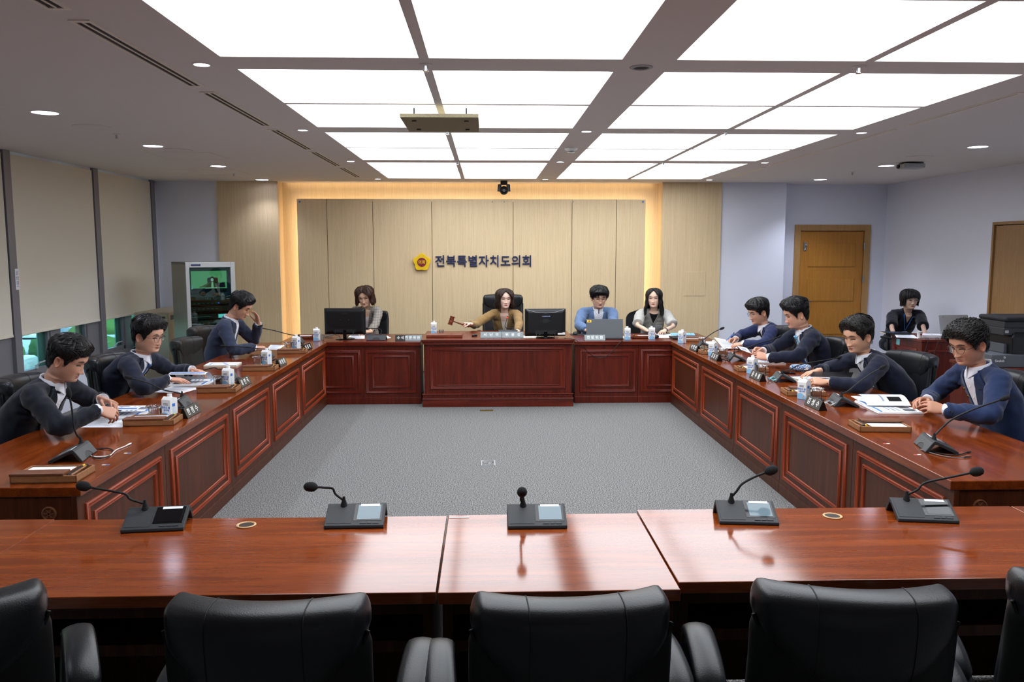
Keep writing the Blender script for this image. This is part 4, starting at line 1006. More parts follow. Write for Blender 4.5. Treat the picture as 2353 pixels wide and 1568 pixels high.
# monitors
def monitor(label, px0, px1, py0, py1, base_py, z, rz, brand, lowtxt=False):
    a, b = onz(px0, base_py, z), onz(px1, base_py, z); y = a.y+.1
    tl, br = onY(px0, py0, y), onY(px1, py1, y)
    w_, h_ = (br.x-tl.x), (tl.z-br.z); cz = (tl.z+br.z)/2-z
    t = thing('computer_monitor', label, 'monitor', ((tl.x+br.x)/2, y, z+.001), rz)
    mb = MB(); mb.box((-w_/2, 0, cz-h_/2), (w_/2, .022, cz+h_/2)); s = mb.build('screen_housing', MT['black'], t, smooth=False, bevel=.006)
    mb = MB(); mb.rings([[(sx*w_/2*k, yy, cz+sz*h_/2*k2) for sx, sz in ((-1, -1), (1, -1), (1, 1), (-1, 1))] for k, k2, yy in ((.97, .96, .002), (.86, .8, -.022), (.8, .7, -.024))], cap=(True, True)); mb.build('rear_cover', MT['black'], s, smooth=False, bevel=.004)
    mb = MB(); mb.box((-w_/2+.012, .022, cz-h_/2+.014), (w_/2-.012, .0235, cz+h_/2-.012)); mb.build('screen', M_scr, s, smooth=False)
    mb = MB(); mb.box((-w_*.26, -.027, cz-h_*.42), (w_*.26, -.022, cz-h_*.28)); mb.build('port_recess', MT['black_m'], s, smooth=False)
    if brand: mb = MB(); text_mb(mb, brand, .022, T(0, -.0245, cz+h_*.30) @ RX(PI/2), depth=.0006); mb.build('brand_letters', MT['darkgrey'], s, smooth=False)
    if lowtxt:
        mb = MB(); mb.box((-.05, -.0262, cz+.06), (.05, -.0245, cz+.085)); mb.build('sticker', MT['navy'], s, smooth=False); mb = MB(); mb.cyl(.007, 0, .0005, 12, M=T(-.038, -.0263, cz+.0725) @ RX(PI/2)); mb.build('sticker_emblem', MT['gold'], s); mb = MB(); text_mb(mb, '전북특별자치도의회', .011, T(.008, -.0264, cz+.0725) @ RX(PI/2), depth=.0002); mb.build('sticker_letters', MT['plate_w'], s, smooth=False)
        mb = MB(); mb.box((-.035, -.0255, cz-.005), (.035, -.0245, cz+.045)); mb.build('vent_plate', MT['black_m'], s, smooth=False); mb = MB(); mb.box((w_*.30, -.0225, cz-h_*.44), (w_*.48, -.0215, cz-h_*.36)); mb.build('white_sticker', MT['white'], s, smooth=False)
        mb = MB(); mb.tube([(-w_*.46, -.012, cz+h_*.47), (-w_*.25, -.026, cz+h_*.38), (0, -.028, cz+h_*.35), (w_*.25, -.026, cz+h_*.38), (w_*.46, -.012, cz+h_*.47)], .002, 6); mb.build('accent_line', MT['lgrey'], s)
    for sx in (-.05, .05):
        mb = MB(); mb.cyl(.003, 0, .002, 8, M=T(sx, -.0245, cz+.02) @ RX(PI/2)); mb.build('screw', MT['steel'], s)
    mb = MB(); mb.box((-.022, -.03, .012), (.022, -.008, cz-h_*.30)); mb.build('stand_neck', MT['black_g'], t, smooth=False, bevel=.004)
    mb = MB(); mb.lathe([(.115, 0), (.115, .006), (.09, .012), (.03, .014)], 28); mb.build('stand_base', MT['black_g'], t)
    for sx in (-.11, .10):
        mb = MB(); mb.tube(smooth_path([(sx, -.03, cz-h_*.36), (sx+.005, -.055, cz-h_*.5), (sx*.6, -.06, .05), (sx*.4, -.05, .008), (sx*.9+.06, -.03, .005)], 6), .003, 6); mb.build('cable', MT['black'], t)
    return t
monitor('black monitor on the left staff desk, its back to the room', 744, 841, 709, 769, 782, TZ, R(-3), 'PHILIPS')
monitor('black monitor with small blue sticker on the carved bench', 1206, 1300, 710, 773, 779, .787, R(4), None, True)
# grey laptop of the man in blue
def laptop(label, loc, rz, w_, h_, m_, tilt=12, sticker=False, brand=None):
    t = thing('laptop', label, 'laptop', loc, rz)
    mb = MB(); mb.box((-w_/2, -.12, 0), (w_/2, .12, .016)); mb.build('keyboard_half', MT['darkgrey'], t, smooth=False, bevel=.004)
    L_ = T(0, -.115, .014) @ RX(R(-tilt+0)) ; L_ = T(0, -.115, .014) @ RX(R(tilt))
    mb = MB(); mb.M = L_; mb.box((-w_/2, -.004, 0), (w_/2, .004, h_)); l = mb.build('lid', m_, t, smooth=False, bevel=.004)
    mb = MB(); mb.M = L_; mb.box((-w_/2+.01, .004, .014), (w_/2-.01, .0046, h_-.01)); mb.build('screen', M_scr, l, smooth=False)
    if sticker:
        mb = MB(); mb.M = L_; mb.box((-w_/2+.012, -.0048, h_-.042), (-w_/2+.062, -.004, h_-.012)); s = mb.build('gold_sticker', MT['gold'], l, smooth=False)
        mb = MB(); mb.M = L_; mb.cyl(.009, 0, .0006, 14, M=T(-w_/2+.037, -.0046, h_-.027) @ RX(PI/2)); mb.build('sticker_emblem', MT['maroon'], s)
    if brand:
        mb = MB(); text_mb(mb, brand[0], brand[1], L_ @ T(brand[2], -.0044, brand[3]) @ RX(PI/2), depth=.0003); mb.build('brand_letters', MT['darkgrey'], l, smooth=False)
    return t
a, b = onz(1349, 781, TZ), onz(1434, 781, TZ)
lw_ = b.x-a.x
laptop('grey laptop with gold sticker in front of the man in the blue blazer', ((a.x+b.x)/2, a.y+.14, TZ+.001), R(-3), lw_, .232, MT['slate'], -14, True, ('Maxcool', .012, lw_*.36, .012))
p = onz(1324, 772, TZ); t = thing('computer_mouse', 'dark grey mouse on a black pad left of the grey laptop', 'mouse', (p.x, p.y+.12, TZ+.004))
mb = MB(); mb.lathe([(.034, 0), (.037, .01), (.031, .026), (.016, .035), (.002, .037)], 20, M=Matrix.Diagonal((.85, 1.4, 1, 1))); mb.build('mouse_shell', MT['darkgrey'], t, angle=180); mb = MB(); mb.tube([(0, -.03, .033), (0, -.012, .0385)], .004, 8); mb.build('wheel', MT['black'], t)
mb = MB(); mb.box((-.11, -.09, 0), (.11, .09, .003)); o = mb.build('mouse_pad', MT['black_m'], smooth=False, bevel=.001, loc=(p.x+.05, p.y+.12, TZ+.0005)); tag(o, 'black mouse pad left of the grey laptop', 'mouse pad')
p = onz(1508, 778, TZ); t = thing('speaker_puck', 'small round black puck right of the carton before the woman in grey', 'speaker', (p.x, p.y+.05, TZ+.001)); mb = MB(); mb.lathe([(.036, 0), (.043, .008), (.043, .022), (.03, .036), (.006, .042)], 24); mb.build('puck_body', MT['black'], t, angle=180); mb = MB(); mb.lathe([(.0445, .012), (.0445, .016)], 24, cap=(False, False)); mb.build('ring', MT['slate'], t)
# phone on the left staff desk, gavel rest
p = onz(756, 775, TZ); mb = MB(); mb.box((-.055, -.035, 0), (.055, .035, .009)); o = mb.build('mobile_phone', MT['slate'], smooth=False, bevel=.004, loc=(p.x, p.y+.0, TZ+.012), rot=(0, R(-8), R(30))); tag(o, 'grey mobile phone leaning by the left monitor', 'phone')
a, b = onz(979, 777, .787), onz(1062, 777, .787)
mb = MB(); mb.box((0, 0, 0), (b.x-a.x, .18, .034)); o = mb.build('gavel_board', MT['redwood'], smooth=False, bevel=.005, loc=(a.x, a.y+.01, .788)); tag(o, 'low reddish wooden gavel board on the carved bench', 'wooden board')
# cable that droops over the bench front
mb = MB(); P = [onY(1297, 774, 9.36), onY(1312, 777, 9.31), onY(1325, 783, 9.30), onY(1340, 797, 9.32), onY(1352, 811, 9.44), onY(1366, 820, 9.475), onY(1380, 822, 9.48), onY(1395, 818, 9.48), onY(1410, 804, 9.48), onY(1422, 790, 9.485), onY(1432, 781, 9.50), V((1.60, 9.66, .748))]
P[0].z = .795; P[1].z = .795
mb.tube(smooth_path(P, 6), .0035, 6); o = mb.build('black_cable', MT['black'], angle=180); tag(o, 'black cable drooping in a loop over the right staff desk front', 'cable')
mb = MB(); p = onz(1092, 774, .787); mb.cbox((0, 0, .012), (.05, .05, .02)); mb.box((-.04, -.05, .0), (-.01, -.02, .02)); o = mb.build('pen_holder', MT['black'], smooth=False, bevel=.004, loc=(p.x, p.y+.05, .788)); tag(o, 'small black clip stand left of the joined grey nameplates', 'clip stand')
# things on the right row
p = onz(1842, 856, TZ); t = thing('fabric_pouch', 'blue and white patterned fabric pouch on the right row', 'pouch', (p.x, p.y+.03, TZ+.034), R(-4))
def pouchmat():
    m, nt, b = newmat('blue_pattern'); tc = nt.nodes.new('ShaderNodeTexCoord'); v = nt.nodes.new('ShaderNodeTexVoronoi'); v.inputs['Scale'].default_value = 70; lk(nt, tc.outputs['Object'], v.inputs['Vector'])
    r = nt.nodes.new('ShaderNodeValToRGB'); r.color_ramp.interpolation = 'CONSTANT'; e = r.color_ramp.elements; e[0].color = (*lin('#e8eef5'), 1); e[1].position = .33; e[1].color = (*lin('#23406f'), 1); k = e.new(.55); k.color = (*lin('#7fa3cf'), 1)
    lk(nt, v.outputs['Distance'], r.inputs['Fac']); lk(nt, r.outputs['Color'], b.inputs['Base Color']); b.inputs['Roughness'].default_value = .8; return m
mb = MB(); mb.tube([(-.092, 0, 0), (-.085, 0, .002), (-.05, 0, .003), (0, 0, .001), (.05, 0, .003), (.085, 0, 0), (.092, 0, 0)], [.012, .026, .034, .036, .034, .027, .010], 20, flat=.85); mb.build('pouch_body', pouchmat(), t, angle=180)
mb = MB(); mb.box((.02, -.034, -.012), (.055, -.030, .012)); mb.build('label_patch', MT['white'], t, smooth=False); mb = MB(); mb.tube([(-.08, 0, .029), (0, 0, .034), (.08, 0, .026)], .003, 6); mb.build('zipper', MT['lgrey'], t)
p = onz(1808, 860, TZ); mb = MB(); mb.box((-.075, -.037, 0), (.075, .037, .009)); o = mb.build('mobile_phone', MT['black_g'], smooth=False, bevel=.004, loc=(p.x, p.y+.03, TZ+.001), rot=(0, 0, R(5))); tag(o, 'black mobile phone lying before the blue patterned pouch', 'phone')
def pen(label, a, b, m_, r=.0045, z0=None, name='ballpoint_pen'):
    a, b = V(a), V(b); d = (b-a); t = thing(name, label, 'pen', a); n = d.normalized()
    mb = MB(); mb.tube([(0, 0, 0), n*.008, n*.012, n*(d.length-.03)], [.0008, .002, r*.9, r], 8); mb.build('barrel', m_, t); mb = MB(); mb.tube([n*(d.length-.03), n*d.length], r*1.08, 8); mb.build('cap', MT['black'], t); return t
pen('blue pen lying behind the third tumbler on the right', onz(1650, 808, TZ+.006), onz(1684, 811, TZ+.006), MT['blue'])
# loose cables, price-tag like stickers, grommets at the microphones
def cable(label, pts, m_, r=.003, plug=None, grp='loose cables on the desks', nm='loose_cable'):
    t = thing(nm, label, 'cable', V(pts[0]), 0, grp); o = V(pts[0])
    mb = MB(); mb.tube(smooth_path([V(p)-o for p in pts], 6), r, 6); c = mb.build('cord', m_, t, angle=180)
    if plug:
        a, b = V(pts[-2])-o, V(pts[-1])-o; n = (b-a).normalized(); mb = MB(); mb.tube([b, b+n*.03], .006, 8, flat=.6); mb.tube([b+n*.03, b+n*.042], .004, 8, flat=.6); mb.build('plug', plug, t)
    return t
def on(pts, z=TZ+.005): return [onz(x, y, z) for x, y in pts]
cable('white charging cable by the near left microphone', on([(205, 1040), (212, 1049), (230, 1050), (252, 1047), (266, 1035), (285, 1027), (293, 1023)]), MT['white'], .003, MT['white'])
cable('thin black cable with plug by the near left microphone', on([(206, 1044), (220, 1053), (240, 1052), (256, 1044), (259, 1035), (248, 1031), (240, 1031)]), MT['black'], .003, MT['black'])
cable('black cable ending in plugs by the near right microphone', on([(2118, 1030), (2130, 1036), (2150, 1040), (2180, 1046), (2205, 1045), (2222, 1040)]), MT['black'], .003, MT['black'])
cable('grey cable ending in a plug by the near right microphone', on([(2115, 1033), (2135, 1040), (2165, 1048), (2195, 1052), (2215, 1051)]), MT['grey'], .0025, MT['black'])
for i, (x, y, lab, m_) in enumerate(((408, 944, 'behind the nearest left nameplate', 'black'), (541, 876, 'behind the second left nameplate', 'black'), (628, 831, 'behind the third left nameplate', 'black'), (692, 797, 'behind the farthest left nameplate', 'black'), (1906, 931, 'beside the nearest right nameplate', 'lgrey'), (1776, 874, 'beside the second right nameplate', 'cupblue'), (1668, 829, 'beside the third right nameplate', 'black'), (1603, 800, 'beside the farthest right nameplate', 'white'))):
    p = onz(x, y, TZ+.006); q = []
    for k in range(22):
        a = k*.62; r = .035+.008*math.sin(k*1.7); q.append((p.x+r*math.cos(a), p.y+r*1.2*math.sin(a), TZ+.006+.02*abs(math.sin(k*.9))))
    cable('small bundle of cable %s' % lab, q, MT[m_], .0028, MT['black'])
for x, y, m_, lab in ((243, 1069, 'blue', 'near the memo box'), (293, 1042, 'blue', 'by the white cable'), (2108, 1045.5, 'redm', 'below the near right microphone'), (2037, 1020, 'redm', 'below the open memo box on the right')):
    p = onz(x, y, TZ); t = thing('desk_sticker', 'tiny %s and white sticker on the desk %s' % ('blue' if m_ == 'blue' else 'red', lab), 'sticker', (p.x, p.y, TZ+.0003)); mb = MB(); mb.box((-.018, -.006, 0), (.018, .006, .0006)); mb.build('sticker_paper', MT['paper'], t, smooth=False); mb = MB(); s = 1 if m_ == 'blue' else -1; mb.box((min(0, s*.018), -.0055, .0006), (max(0, s*.018), .0055, .001)); mb.build('colour_half', MT[m_], t, smooth=False)
p = onz(1055, 1190, TZ); mb = MB(); mb.box((-.04, -.006, 0), (.04, .006, .001)); o = mb.build('desk_label', MT['paper'], smooth=False, loc=(p.x, p.y, TZ+.0005)); tag(o, 'white label strip at the far edge of the reflective front desk', 'sticker')
# floor outlets
for x, y, w_, d_, m_, lab in ((1118, 944, .075, .035, 'brass', 'brass floor outlet at the foot of the carved bench'), (1122, 1065, .06, .085, 'lgrey', 'grey framed floor outlet in the middle of the carpet')):
    p = onz(x, y, 0); t = thing('floor_outlet', lab, 'floor outlet', (p.x, p.y, .001))
    mb = MB(); mb.box((-w_, -d_, 0), (w_, d_, .003)); mb.build('outlet_frame', MT[m_], t, smooth=False, bevel=.001); mb = MB(); mb.box((-w_+.008, -d_+.008, .003), (w_-.008, d_-.008, .004)); mb.build('outlet_lid', MT['carpet'] if m_ == 'lgrey' else MT['brass'], t, smooth=False)
# ---------------------------------------------------------------- ceiling fittings
M_lamp = emis('lamp_disc', '#dfe4ff', 14); M_lamp2 = emis('spot_disc', '#f4f4ff', 9)
def spot(x, y, r, power, big, label, grp):
    t = thing('downlight', label, 'downlight', (x, y, ZC), 0, grp)
    mb = MB(); mb.lathe([(r*1.22, 0), (r*1.22, -.004), (r*1.02, -.006), (r, -.001)], 32, cap=(False, False)); mb.build('trim_ring', MT['white'], t)
    mb = MB(); mb.cyl(r, -.003, -.0005, 32); mb.build('lamp', M_lamp if big else M_lamp2, t)
    l = bpy.data.lights.new('downlight_beam', 'SPOT'); l.energy = power; l.color = (.80, .84, 1) if big else (.95, .95, 1); l.spot_size = R(115 if big else 70); l.spot_blend = .8; l.shadow_soft_size = r
    o = bpy.data.objects.new('downlight_beam', l); COL.objects.link(o); o.location = (x, y, ZC-.02); o.parent = None
g1, g2 = 'large cool downlights', 'small ceiling spots'
for i, y in enumerate((6.03, 7.92, 9.80, 11.68)): spot(-3.11, y, .085, 85 if i < 3 else 26, True, 'large round downlight over the window side, %s from the viewer' % ('nearest', 'second', 'third', 'fourth, beside the wood pilaster')[i].replace(' from', '') , g1)
for i, y in enumerate((4.15, 2.2)): spot(-3.11, y, .085, 85, True, 'large round downlight over the window side, %s' % ('above the near desk end', 'behind the viewer')[i], g1)
for i, y in enumerate((7.74, 9.52, 11.4)): spot(4.65, y, .085, 85, True, 'large round downlight over the door side, %s' % ('nearest the viewer', 'beside the projector', 'in front of the wood door')[i], g1)
for i, y in enumerate((5.9, 4.0, 2.1)): spot(4.65, y, .085, 85, True, 'large round downlight over the door side, %s' % ('above the curly haired man', 'outside the frame on the right', 'behind the viewer')[i], g1)
for x, sd in ((-1.48, 'left'), (.83, 'middle'), (3.12, 'right')):
    for i, y in enumerate((4.46, 6.84, 9.21, 11.5)):
        if x > .5 and i == 0 and x < 2:
            t = thing('ceiling_speaker', 'small unlit round ceiling fitting at the crossing of the two widest ceiling bars', 'ceiling fitting', (x, y, ZC)); mb = MB(); mb.lathe([(.062, 0), (.062, -.004), (.045, -.008), (.04, -.002)], 28, cap=(False, False)); mb.build('trim_ring', MT['lgrey'], t); mb = MB(); mb.cyl(.04, -.003, -.001, 24); mb.build('dark_centre', MT['black_m'], t); continue
        spot(x, y, .04, 9, False, 'small round ceiling spot in the %s row, %s' % (sd, ('nearest the viewer', 'second from the viewer', 'third from the viewer', 'close to the back wall')[i]), g2)
def vent(xc, ya, yb, label, thin=False):
    t = thing('ceiling_vent', label, 'vent', (xc, (ya+yb)/2, ZC), 0, 'slot vents in the ceiling'); h = (yb-ya)/2; w_ = .045 if not thin else .02
    mb = MB()
    for s in (-1, 1): mb.box((min(s*w_, s*(w_-.014)), -h, -.006), (max(s*w_, s*(w_-.014)), h, 0)); mb.box((-w_+.014, min(s*h, s*(h-.03)), -.006), (w_-.014, max(s*h, s*(h-.03)), 0))
    mb.build('frame', mat('cream_vent', '#ece6d8', .6) if 'cream_vent' not in bpy.data.materials else bpy.data.materials['cream_vent'], t, smooth=False)
    mb = MB(); mb.box((-w_+.014, -h+.03, -.0015), (w_-.014, h-.03, -.0005)); mb.build('slot', MT['dark_in'], t, smooth=False)
    if not thin: mb = MB(); mb.box((-.005, -h+.03, -.005), (.005, h-.03, -.002)); mb.build('blade', bpy.data.materials['cream_vent'], t, smooth=False)
for i, (a, b) in enumerate(((2.05, 3.48), (3.63, 5.05), (5.22, 6.62), (6.80, 8.17), (8.33, 9.75), (9.94, 11.25))): vent(-1.71, a, b, 'slot vent left of the glowing panels, %s' % ('nearest, cut by the photo edge', 'second from the viewer', 'third from the viewer', 'fourth from the viewer', 'fifth from the viewer', 'nearest the back wall')[i])
for i, (a, b) in enumerate(((5.08, 6.45), (6.65, 8.06), (8.17, 9.6), (9.78, 11.0))): vent(3.3, a, b, 'narrow slot vent right of the glowing panels, %s' % ('nearest the viewer', 'second from the viewer', 'third from the viewer', 'nearest the back wall')[i], True)
for x, y, lab in ((-3.11, 6.72, 'round ceiling speaker beside the nearest left downlight'), (-3.0, 8.25, 'round ceiling speaker beside the second left downlight'), (4.55, 8.6, 'round ceiling speaker near the projector')):
    t = thing('ceiling_speaker', lab, 'ceiling speaker', (x, y, ZC), 0, 'round ceiling speakers'); mb = MB(); mb.lathe([(.14, 0), (.14, -.005), (.128, -.008)], 40, cap=(False, False)); mb.build('rim', MT['ceiling'], t); mb = MB(); mb.cyl(.128, -.0075, -.002, 40); mb.build('grille', MT['ceiling'], t)
for i, (x, y, lab) in enumerate(((-.31, 4.43, 'on the first ceiling crossing'), (-.31, 6.84, 'behind the speckled board'), (-.31, 9.23, 'third along the left mullion'), (1.98, 4.41, 'on the right mullion nearest the viewer'), (1.98, 6.82, 'second on the right mullion'), (1.98, 9.2, 'third on the right mullion'), (-3.11, 7.16, 'beside the left ceiling speaker'), (-3.2, 10.7, 'near the left wood pilaster'), (4.6, 10.3, 'near the wood door'))):
    t = thing('sprinkler', 'small ceiling sprinkler %s' % lab, 'sprinkler', (x, y, ZC), 0, 'ceiling sprinklers'); mb = MB(); mb.lathe([(.035, 0), (.035, -.004), (.012, -.008)], 20); mb.build('ceiling_flange', MT['white'], t); mb = MB(); mb.lathe([(.012, -.006), (.01, -.03), (.016, -.032), (.016, -.036)], 16); mb.build('sprinkler_head', MT['chrome'], t)
t = thing('smoke_detector', 'white smoke detector on the wide ceiling bar right of centre', 'smoke detector', (.82, 7.96, ZC)); mb = MB(); mb.lathe([(.062, 0), (.062, -.012), (.05, -.026), (.034, -.03), (.034, -.044), (.02, -.05)], 28); mb.build('detector_body', MT['white'], t); mb = MB(); mb.lathe([(.036, -.032), (.036, -.041)], 28, cap=(False, False)); mb.build('sensor_ring', MT['darkgrey'], t)
t = thing('ceiling_board', 'speckled rectangular board fixed under the glowing panels by four bolts', 'ceiling board', (-.31, 6.0, 2.70)); mb = MB(); mb.box((-.265, -.34, 0), (.265, .34, .025)); mb.build('board', MT['cork'], t, smooth=False, bevel=.002)
for sx in (-.18, .18):
    for sy in (-.2, .2):
        mb = MB(); mb.lathe([(.016, -.008), (.016, 0), (.006, 0), (.006, .085)], 12, M=T(sx, sy, 0)); mb.build('bolt', MT['darkgrey'], t)
for x0, x1, y0, y1, lab in ((-3.4, -2.75, 8.43, 9.06, 'square ceiling access hatch beside the second left downlight'), (-3.9, -3.05, 10.3, 11.0, 'square ceiling access hatch near the left wood pilaster')):
    mb = MB()
    for lo, hi in (((x0, y0), (x1, y0+.008)), ((x0, y1-.008), (x1, y1)), ((x0, y0), (x0+.008, y1)), ((x1-.008, y0), (x1, y1))): mb.box((*lo, ZC-.002), (*hi, ZC))
    mb.box((x0+.014, y0+.014, ZC-.0015), (x1-.014, y1-.014, ZC)); o = mb.build('ceiling_hatch', MT['ceiling'], smooth=False); tag(o, lab, 'hatch')
# camera at the back wall and projector
p = onY(1158, 420, 11.8); t = thing('dome_camera', 'black pan and tilt camera hanging from the ceiling above the emblem wall', 'camera', (p.x, 11.8, ZC)); mb = MB(); mb.lathe([(.05, 0), (.05, -.05), (.042, -.055)], 24); mb.build('mount', MT['black_m'], t)
mb = MB(); mb.tube([(-.062, 0, -.05), (-.062, 0, -.15)], [.016, .02], 10, flat=1.6); mb.tube([(.062, 0, -.05), (.062, 0, -.15)], [.016, .02], 10, flat=1.6); mb.box((-.07, -.03, -.06), (.07, .03, -.048)); mb.build('yoke', MT['black'], t)
bm = bmesh.new(); bmesh.ops.create_uvsphere(bm, u_segments=24, v_segments=16, radius=.062); mb = MB(); mb.add([v.co for v in bm.verts], [tuple(q.index for q in f.verts) for f in bm.faces], M=T(0, 0, -.135)); bm.free(); h = mb.build('camera_head', MT['black'], t)
mb = MB(); mb.lathe([(.026, .05), (.03, .066), (.024, .07), (.02, .062)], 20, M=T(0, 0, -.14) @ RX(PI/2)); mb.build('lens', MT['black_g'], h)
t = thing('projector', 'flat projector on the ceiling between the right downlights', 'projector', (4.75, 9.15, ZC)); mb = MB(); mb.box((-.12, -.09, -.07), (.12, .09, -.018)); pb = mb.build('projector_body', MT['lgrey'], t, smooth=False, bevel=.012); mb = MB(); mb.box((-.10, -.08, -.018), (.10, .08, -.008)); mb.cyl(.03, -.01, 0, 12); mb.build('mount_plate', MT['black_m'], t, smooth=False); mb = MB(); mb.cyl(.022, 0, .02, 16, M=T(-.12, .03, -.045) @ RY(-PI/2)); mb.build('lens', MT['black_g'], pb)
# ---------------------------------------------------------------- equipment rack in the left corner
n = V((math.sin(R(34)), -math.cos(R(34)), 0)); fc = V((-3.44, 10.36, 0)); c = fc-n*.33
t = thing('equipment_rack', 'grey equipment rack with glass door and a glowing monitor in the left corner', 'rack', (c.x, c.y, 0), R(34))
HR = 1.655
mb = MB(); mb.box((-.30, -.33, 0), (-.275, .33, HR)); mb.box((.275, -.33, 0), (.30, .33, HR)); mb.box((-.275, .3, .05), (.275, .33, HR)); mb.box((-.30, -.33, HR-.03), (.30, .33, HR)); mb.box((-.30, -.33, 0), (.30, .33, .06)); cs = mb.build('cabinet', MT['rack_side'], t, smooth=False, bevel=.004)
mb = MB(); mb.box((-.3005, .0, 1.02), (-.302, .03, 1.16)); mb.build('side_latch', MT['lgrey'], cs, smooth=False)
mb = MB(); mb.box((-.30, -.36, .02), (-.255, -.33, HR)); mb.box((.245, -.36, .02), (.30, -.33, HR)); mb.box((-.255, -.36, HR-.065), (.245, -.33, HR)); mb.box((-.255, -.36, .02), (.245, -.33, .09)); d = mb.build('door_frame', MT['rack'], t, smooth=False, bevel=.004)
mb = MB(); mb.box((-.255, -.348, .09), (.245, -.343, HR-.065)); mb.build('door_glass', MT['cglass'], d, smooth=False)
mb = MB(); mb.box((-.235, -.362, HR-.045), (-.12, -.3601, HR-.025)); mb.build('maker_badge', MT['navy'], d, smooth=False)
mb = MB(); mb.box((-.255, -.335, .09), (.255, -.30, HR-.07)); 
mb = MB(); mb.box((-.25, -.30, 1.17), (.25, -.02, 1.58)); m_ = mb.build('rack_monitor', MT['black'], t, smooth=False, bevel=.006)
def flat(poly, m_, par, dy=0, nm='picture'):
    mb = MB(); mb.prism([(x, z) for x, z in poly], 0, .0006, M=T(0, -.301-dy, 0) @ RX(PI/2)); return mb.build(nm, m_, par, smooth=False)
sc_ = flat([(-.225, 1.27), (.21, 1.27), (.21, 1.545), (-.225, 1.545)], emis('screen_green', '#7fb98a', .55), m_, 0, 'screen')
e_dark = emis('screen_dark', '#12181a', .5); e_ol = emis('screen_olive', '#5d5a35', .5); e_sk = emis('screen_pale', '#c9d6c4', .6)
flat([(-.225, 1.27), (.21, 1.27), (.21, 1.325), (-.225, 1.33)], e_dark, sc_, .001)
flat([(-.03, 1.33), (.10, 1.33), (.10, 1.455), (.085, 1.46), (-.02, 1.46), (-.03, 1.45)], e_dark, sc_, .0011)
flat([(-.04, 1.33), (.085, 1.33), (.075, 1.39), (.045, 1.415), (.01, 1.415), (-.02, 1.395), (-.09, 1.36), (-.13, 1.35), (-.12, 1.338), (-.07, 1.345)], e_ol, sc_, .002)
flat([(.015, 1.33), (.045, 1.33), (.04, 1.41), (.02, 1.41)], e_sk, sc_, .003)
flat([(.005+.03*math.cos(a)+.022, 1.44+.035*math.sin(a)) for a in [2*PI*k/16 for k in range(16)]], e_dark, sc_, .0035)
flat([(.029+.017*math.cos(a), 1.433+.022*math.sin(a)) for a in [2*PI*k/16 for k in range(16)]], e_sk, sc_, .0045)
flat([(.09, 1.335), (.19, 1.335), (.185, 1.40), (.095, 1.395)], e_dark, sc_, .003)
flat([(-.06, 1.326), (.09, 1.326), (.09, 1.338), (-.06, 1.338)], e_sk, sc_, .004)
flat([(-.225, 1.322), (-.21, 1.322), (-.21, 1.36), (-.225, 1.36)], emis('screen_blue', '#8fd0e8', .6), sc_, .004)
blue_led = emis('blue_led', '#3a58ff', 3)
for z0_, z1_, m2, kind in ((1.12, 1.16, 'black', 0), (1.04, 1.10, 'black_m', 1), (.945, 1.005, 'gun', 2), (.86, .925, 'black', 3), (.62, .84, 'black_m', 4), (.3, .58, 'black', 0)):
    mb = MB(); mb.box((-.25, -.30, z0_), (.25, .05, z1_)); u = mb.build('rack_unit', MT[m2], t, smooth=False, bevel=.003)
    zc = (z0_+z1_)/2
    if kind in (0, 1, 3):
        for k in range(6):
            mb = MB(); mb.cbox((-.2+k*.055, -.304, zc), (.03, .008, .012)); mb.build('key', MT['slate'], u, smooth=False)
    if kind == 0 and z0_ > 1: mb = MB(); mb.cyl(.006, 0, .004, 10, M=T(.10, -.30, zc) @ RX(PI/2)); mb.build('led', blue_led, u)
    if kind == 2:
        mb = MB(); mb.box((.09, -.303, z0_+.008), (.2, -.30, z1_-.006)); mb.build('display', emis('cyan_display', '#7fe0f0', .8), u, smooth=False)
        mb = MB(); mb.box((-.23, -.303, zc-.004), (.0, -.30, zc)); mb.build('stripe', MT['lgrey'], u, smooth=False)
    if kind == 4:
        mb = MB(); mb.box((-.155, -.304, .752), (-.10, -.30, .80)); k_ = mb.build('button_plate', MT['yellow'], u, smooth=False); mb = MB(); mb.box((-.142, -.308, .764), (-.113, -.304, .788)); mb.build('red_button', MT['redled'], k_, smooth=False)
        mb = MB(); mb.box((-.12, -.303, .68), (-.06, -.30, .70)); mb.build('blue_display', blue_led, u, smooth=False)
        mb = MB(); mb.box((-.135, -.303, .815), (-.07, -.30, .822)); mb.build('strip', MT['lgrey'], u, smooth=False)
# cream unit by the window
t = thing('fan_coil_unit', 'cream floor standing air unit between the windows and the rack', 'air conditioner', (-4.42, 11.4, 0)); mb = MB(); mb.box((-.21, -.5, .03), (.23, .52, .985)); b = mb.build('cabinet', MT['cream_metal'], t, smooth=False, bevel=.01); mb = MB(); mb.box((.05, -.503, .86), (.19, -.50, .93)); mb.build('control_panel', MT['black_g'], b, smooth=False)
mb = MB(); mb.box((.2305, -.42, .88), (.233, .42, .94)); mb.build('air_grille', MT['slate'], b, smooth=False)
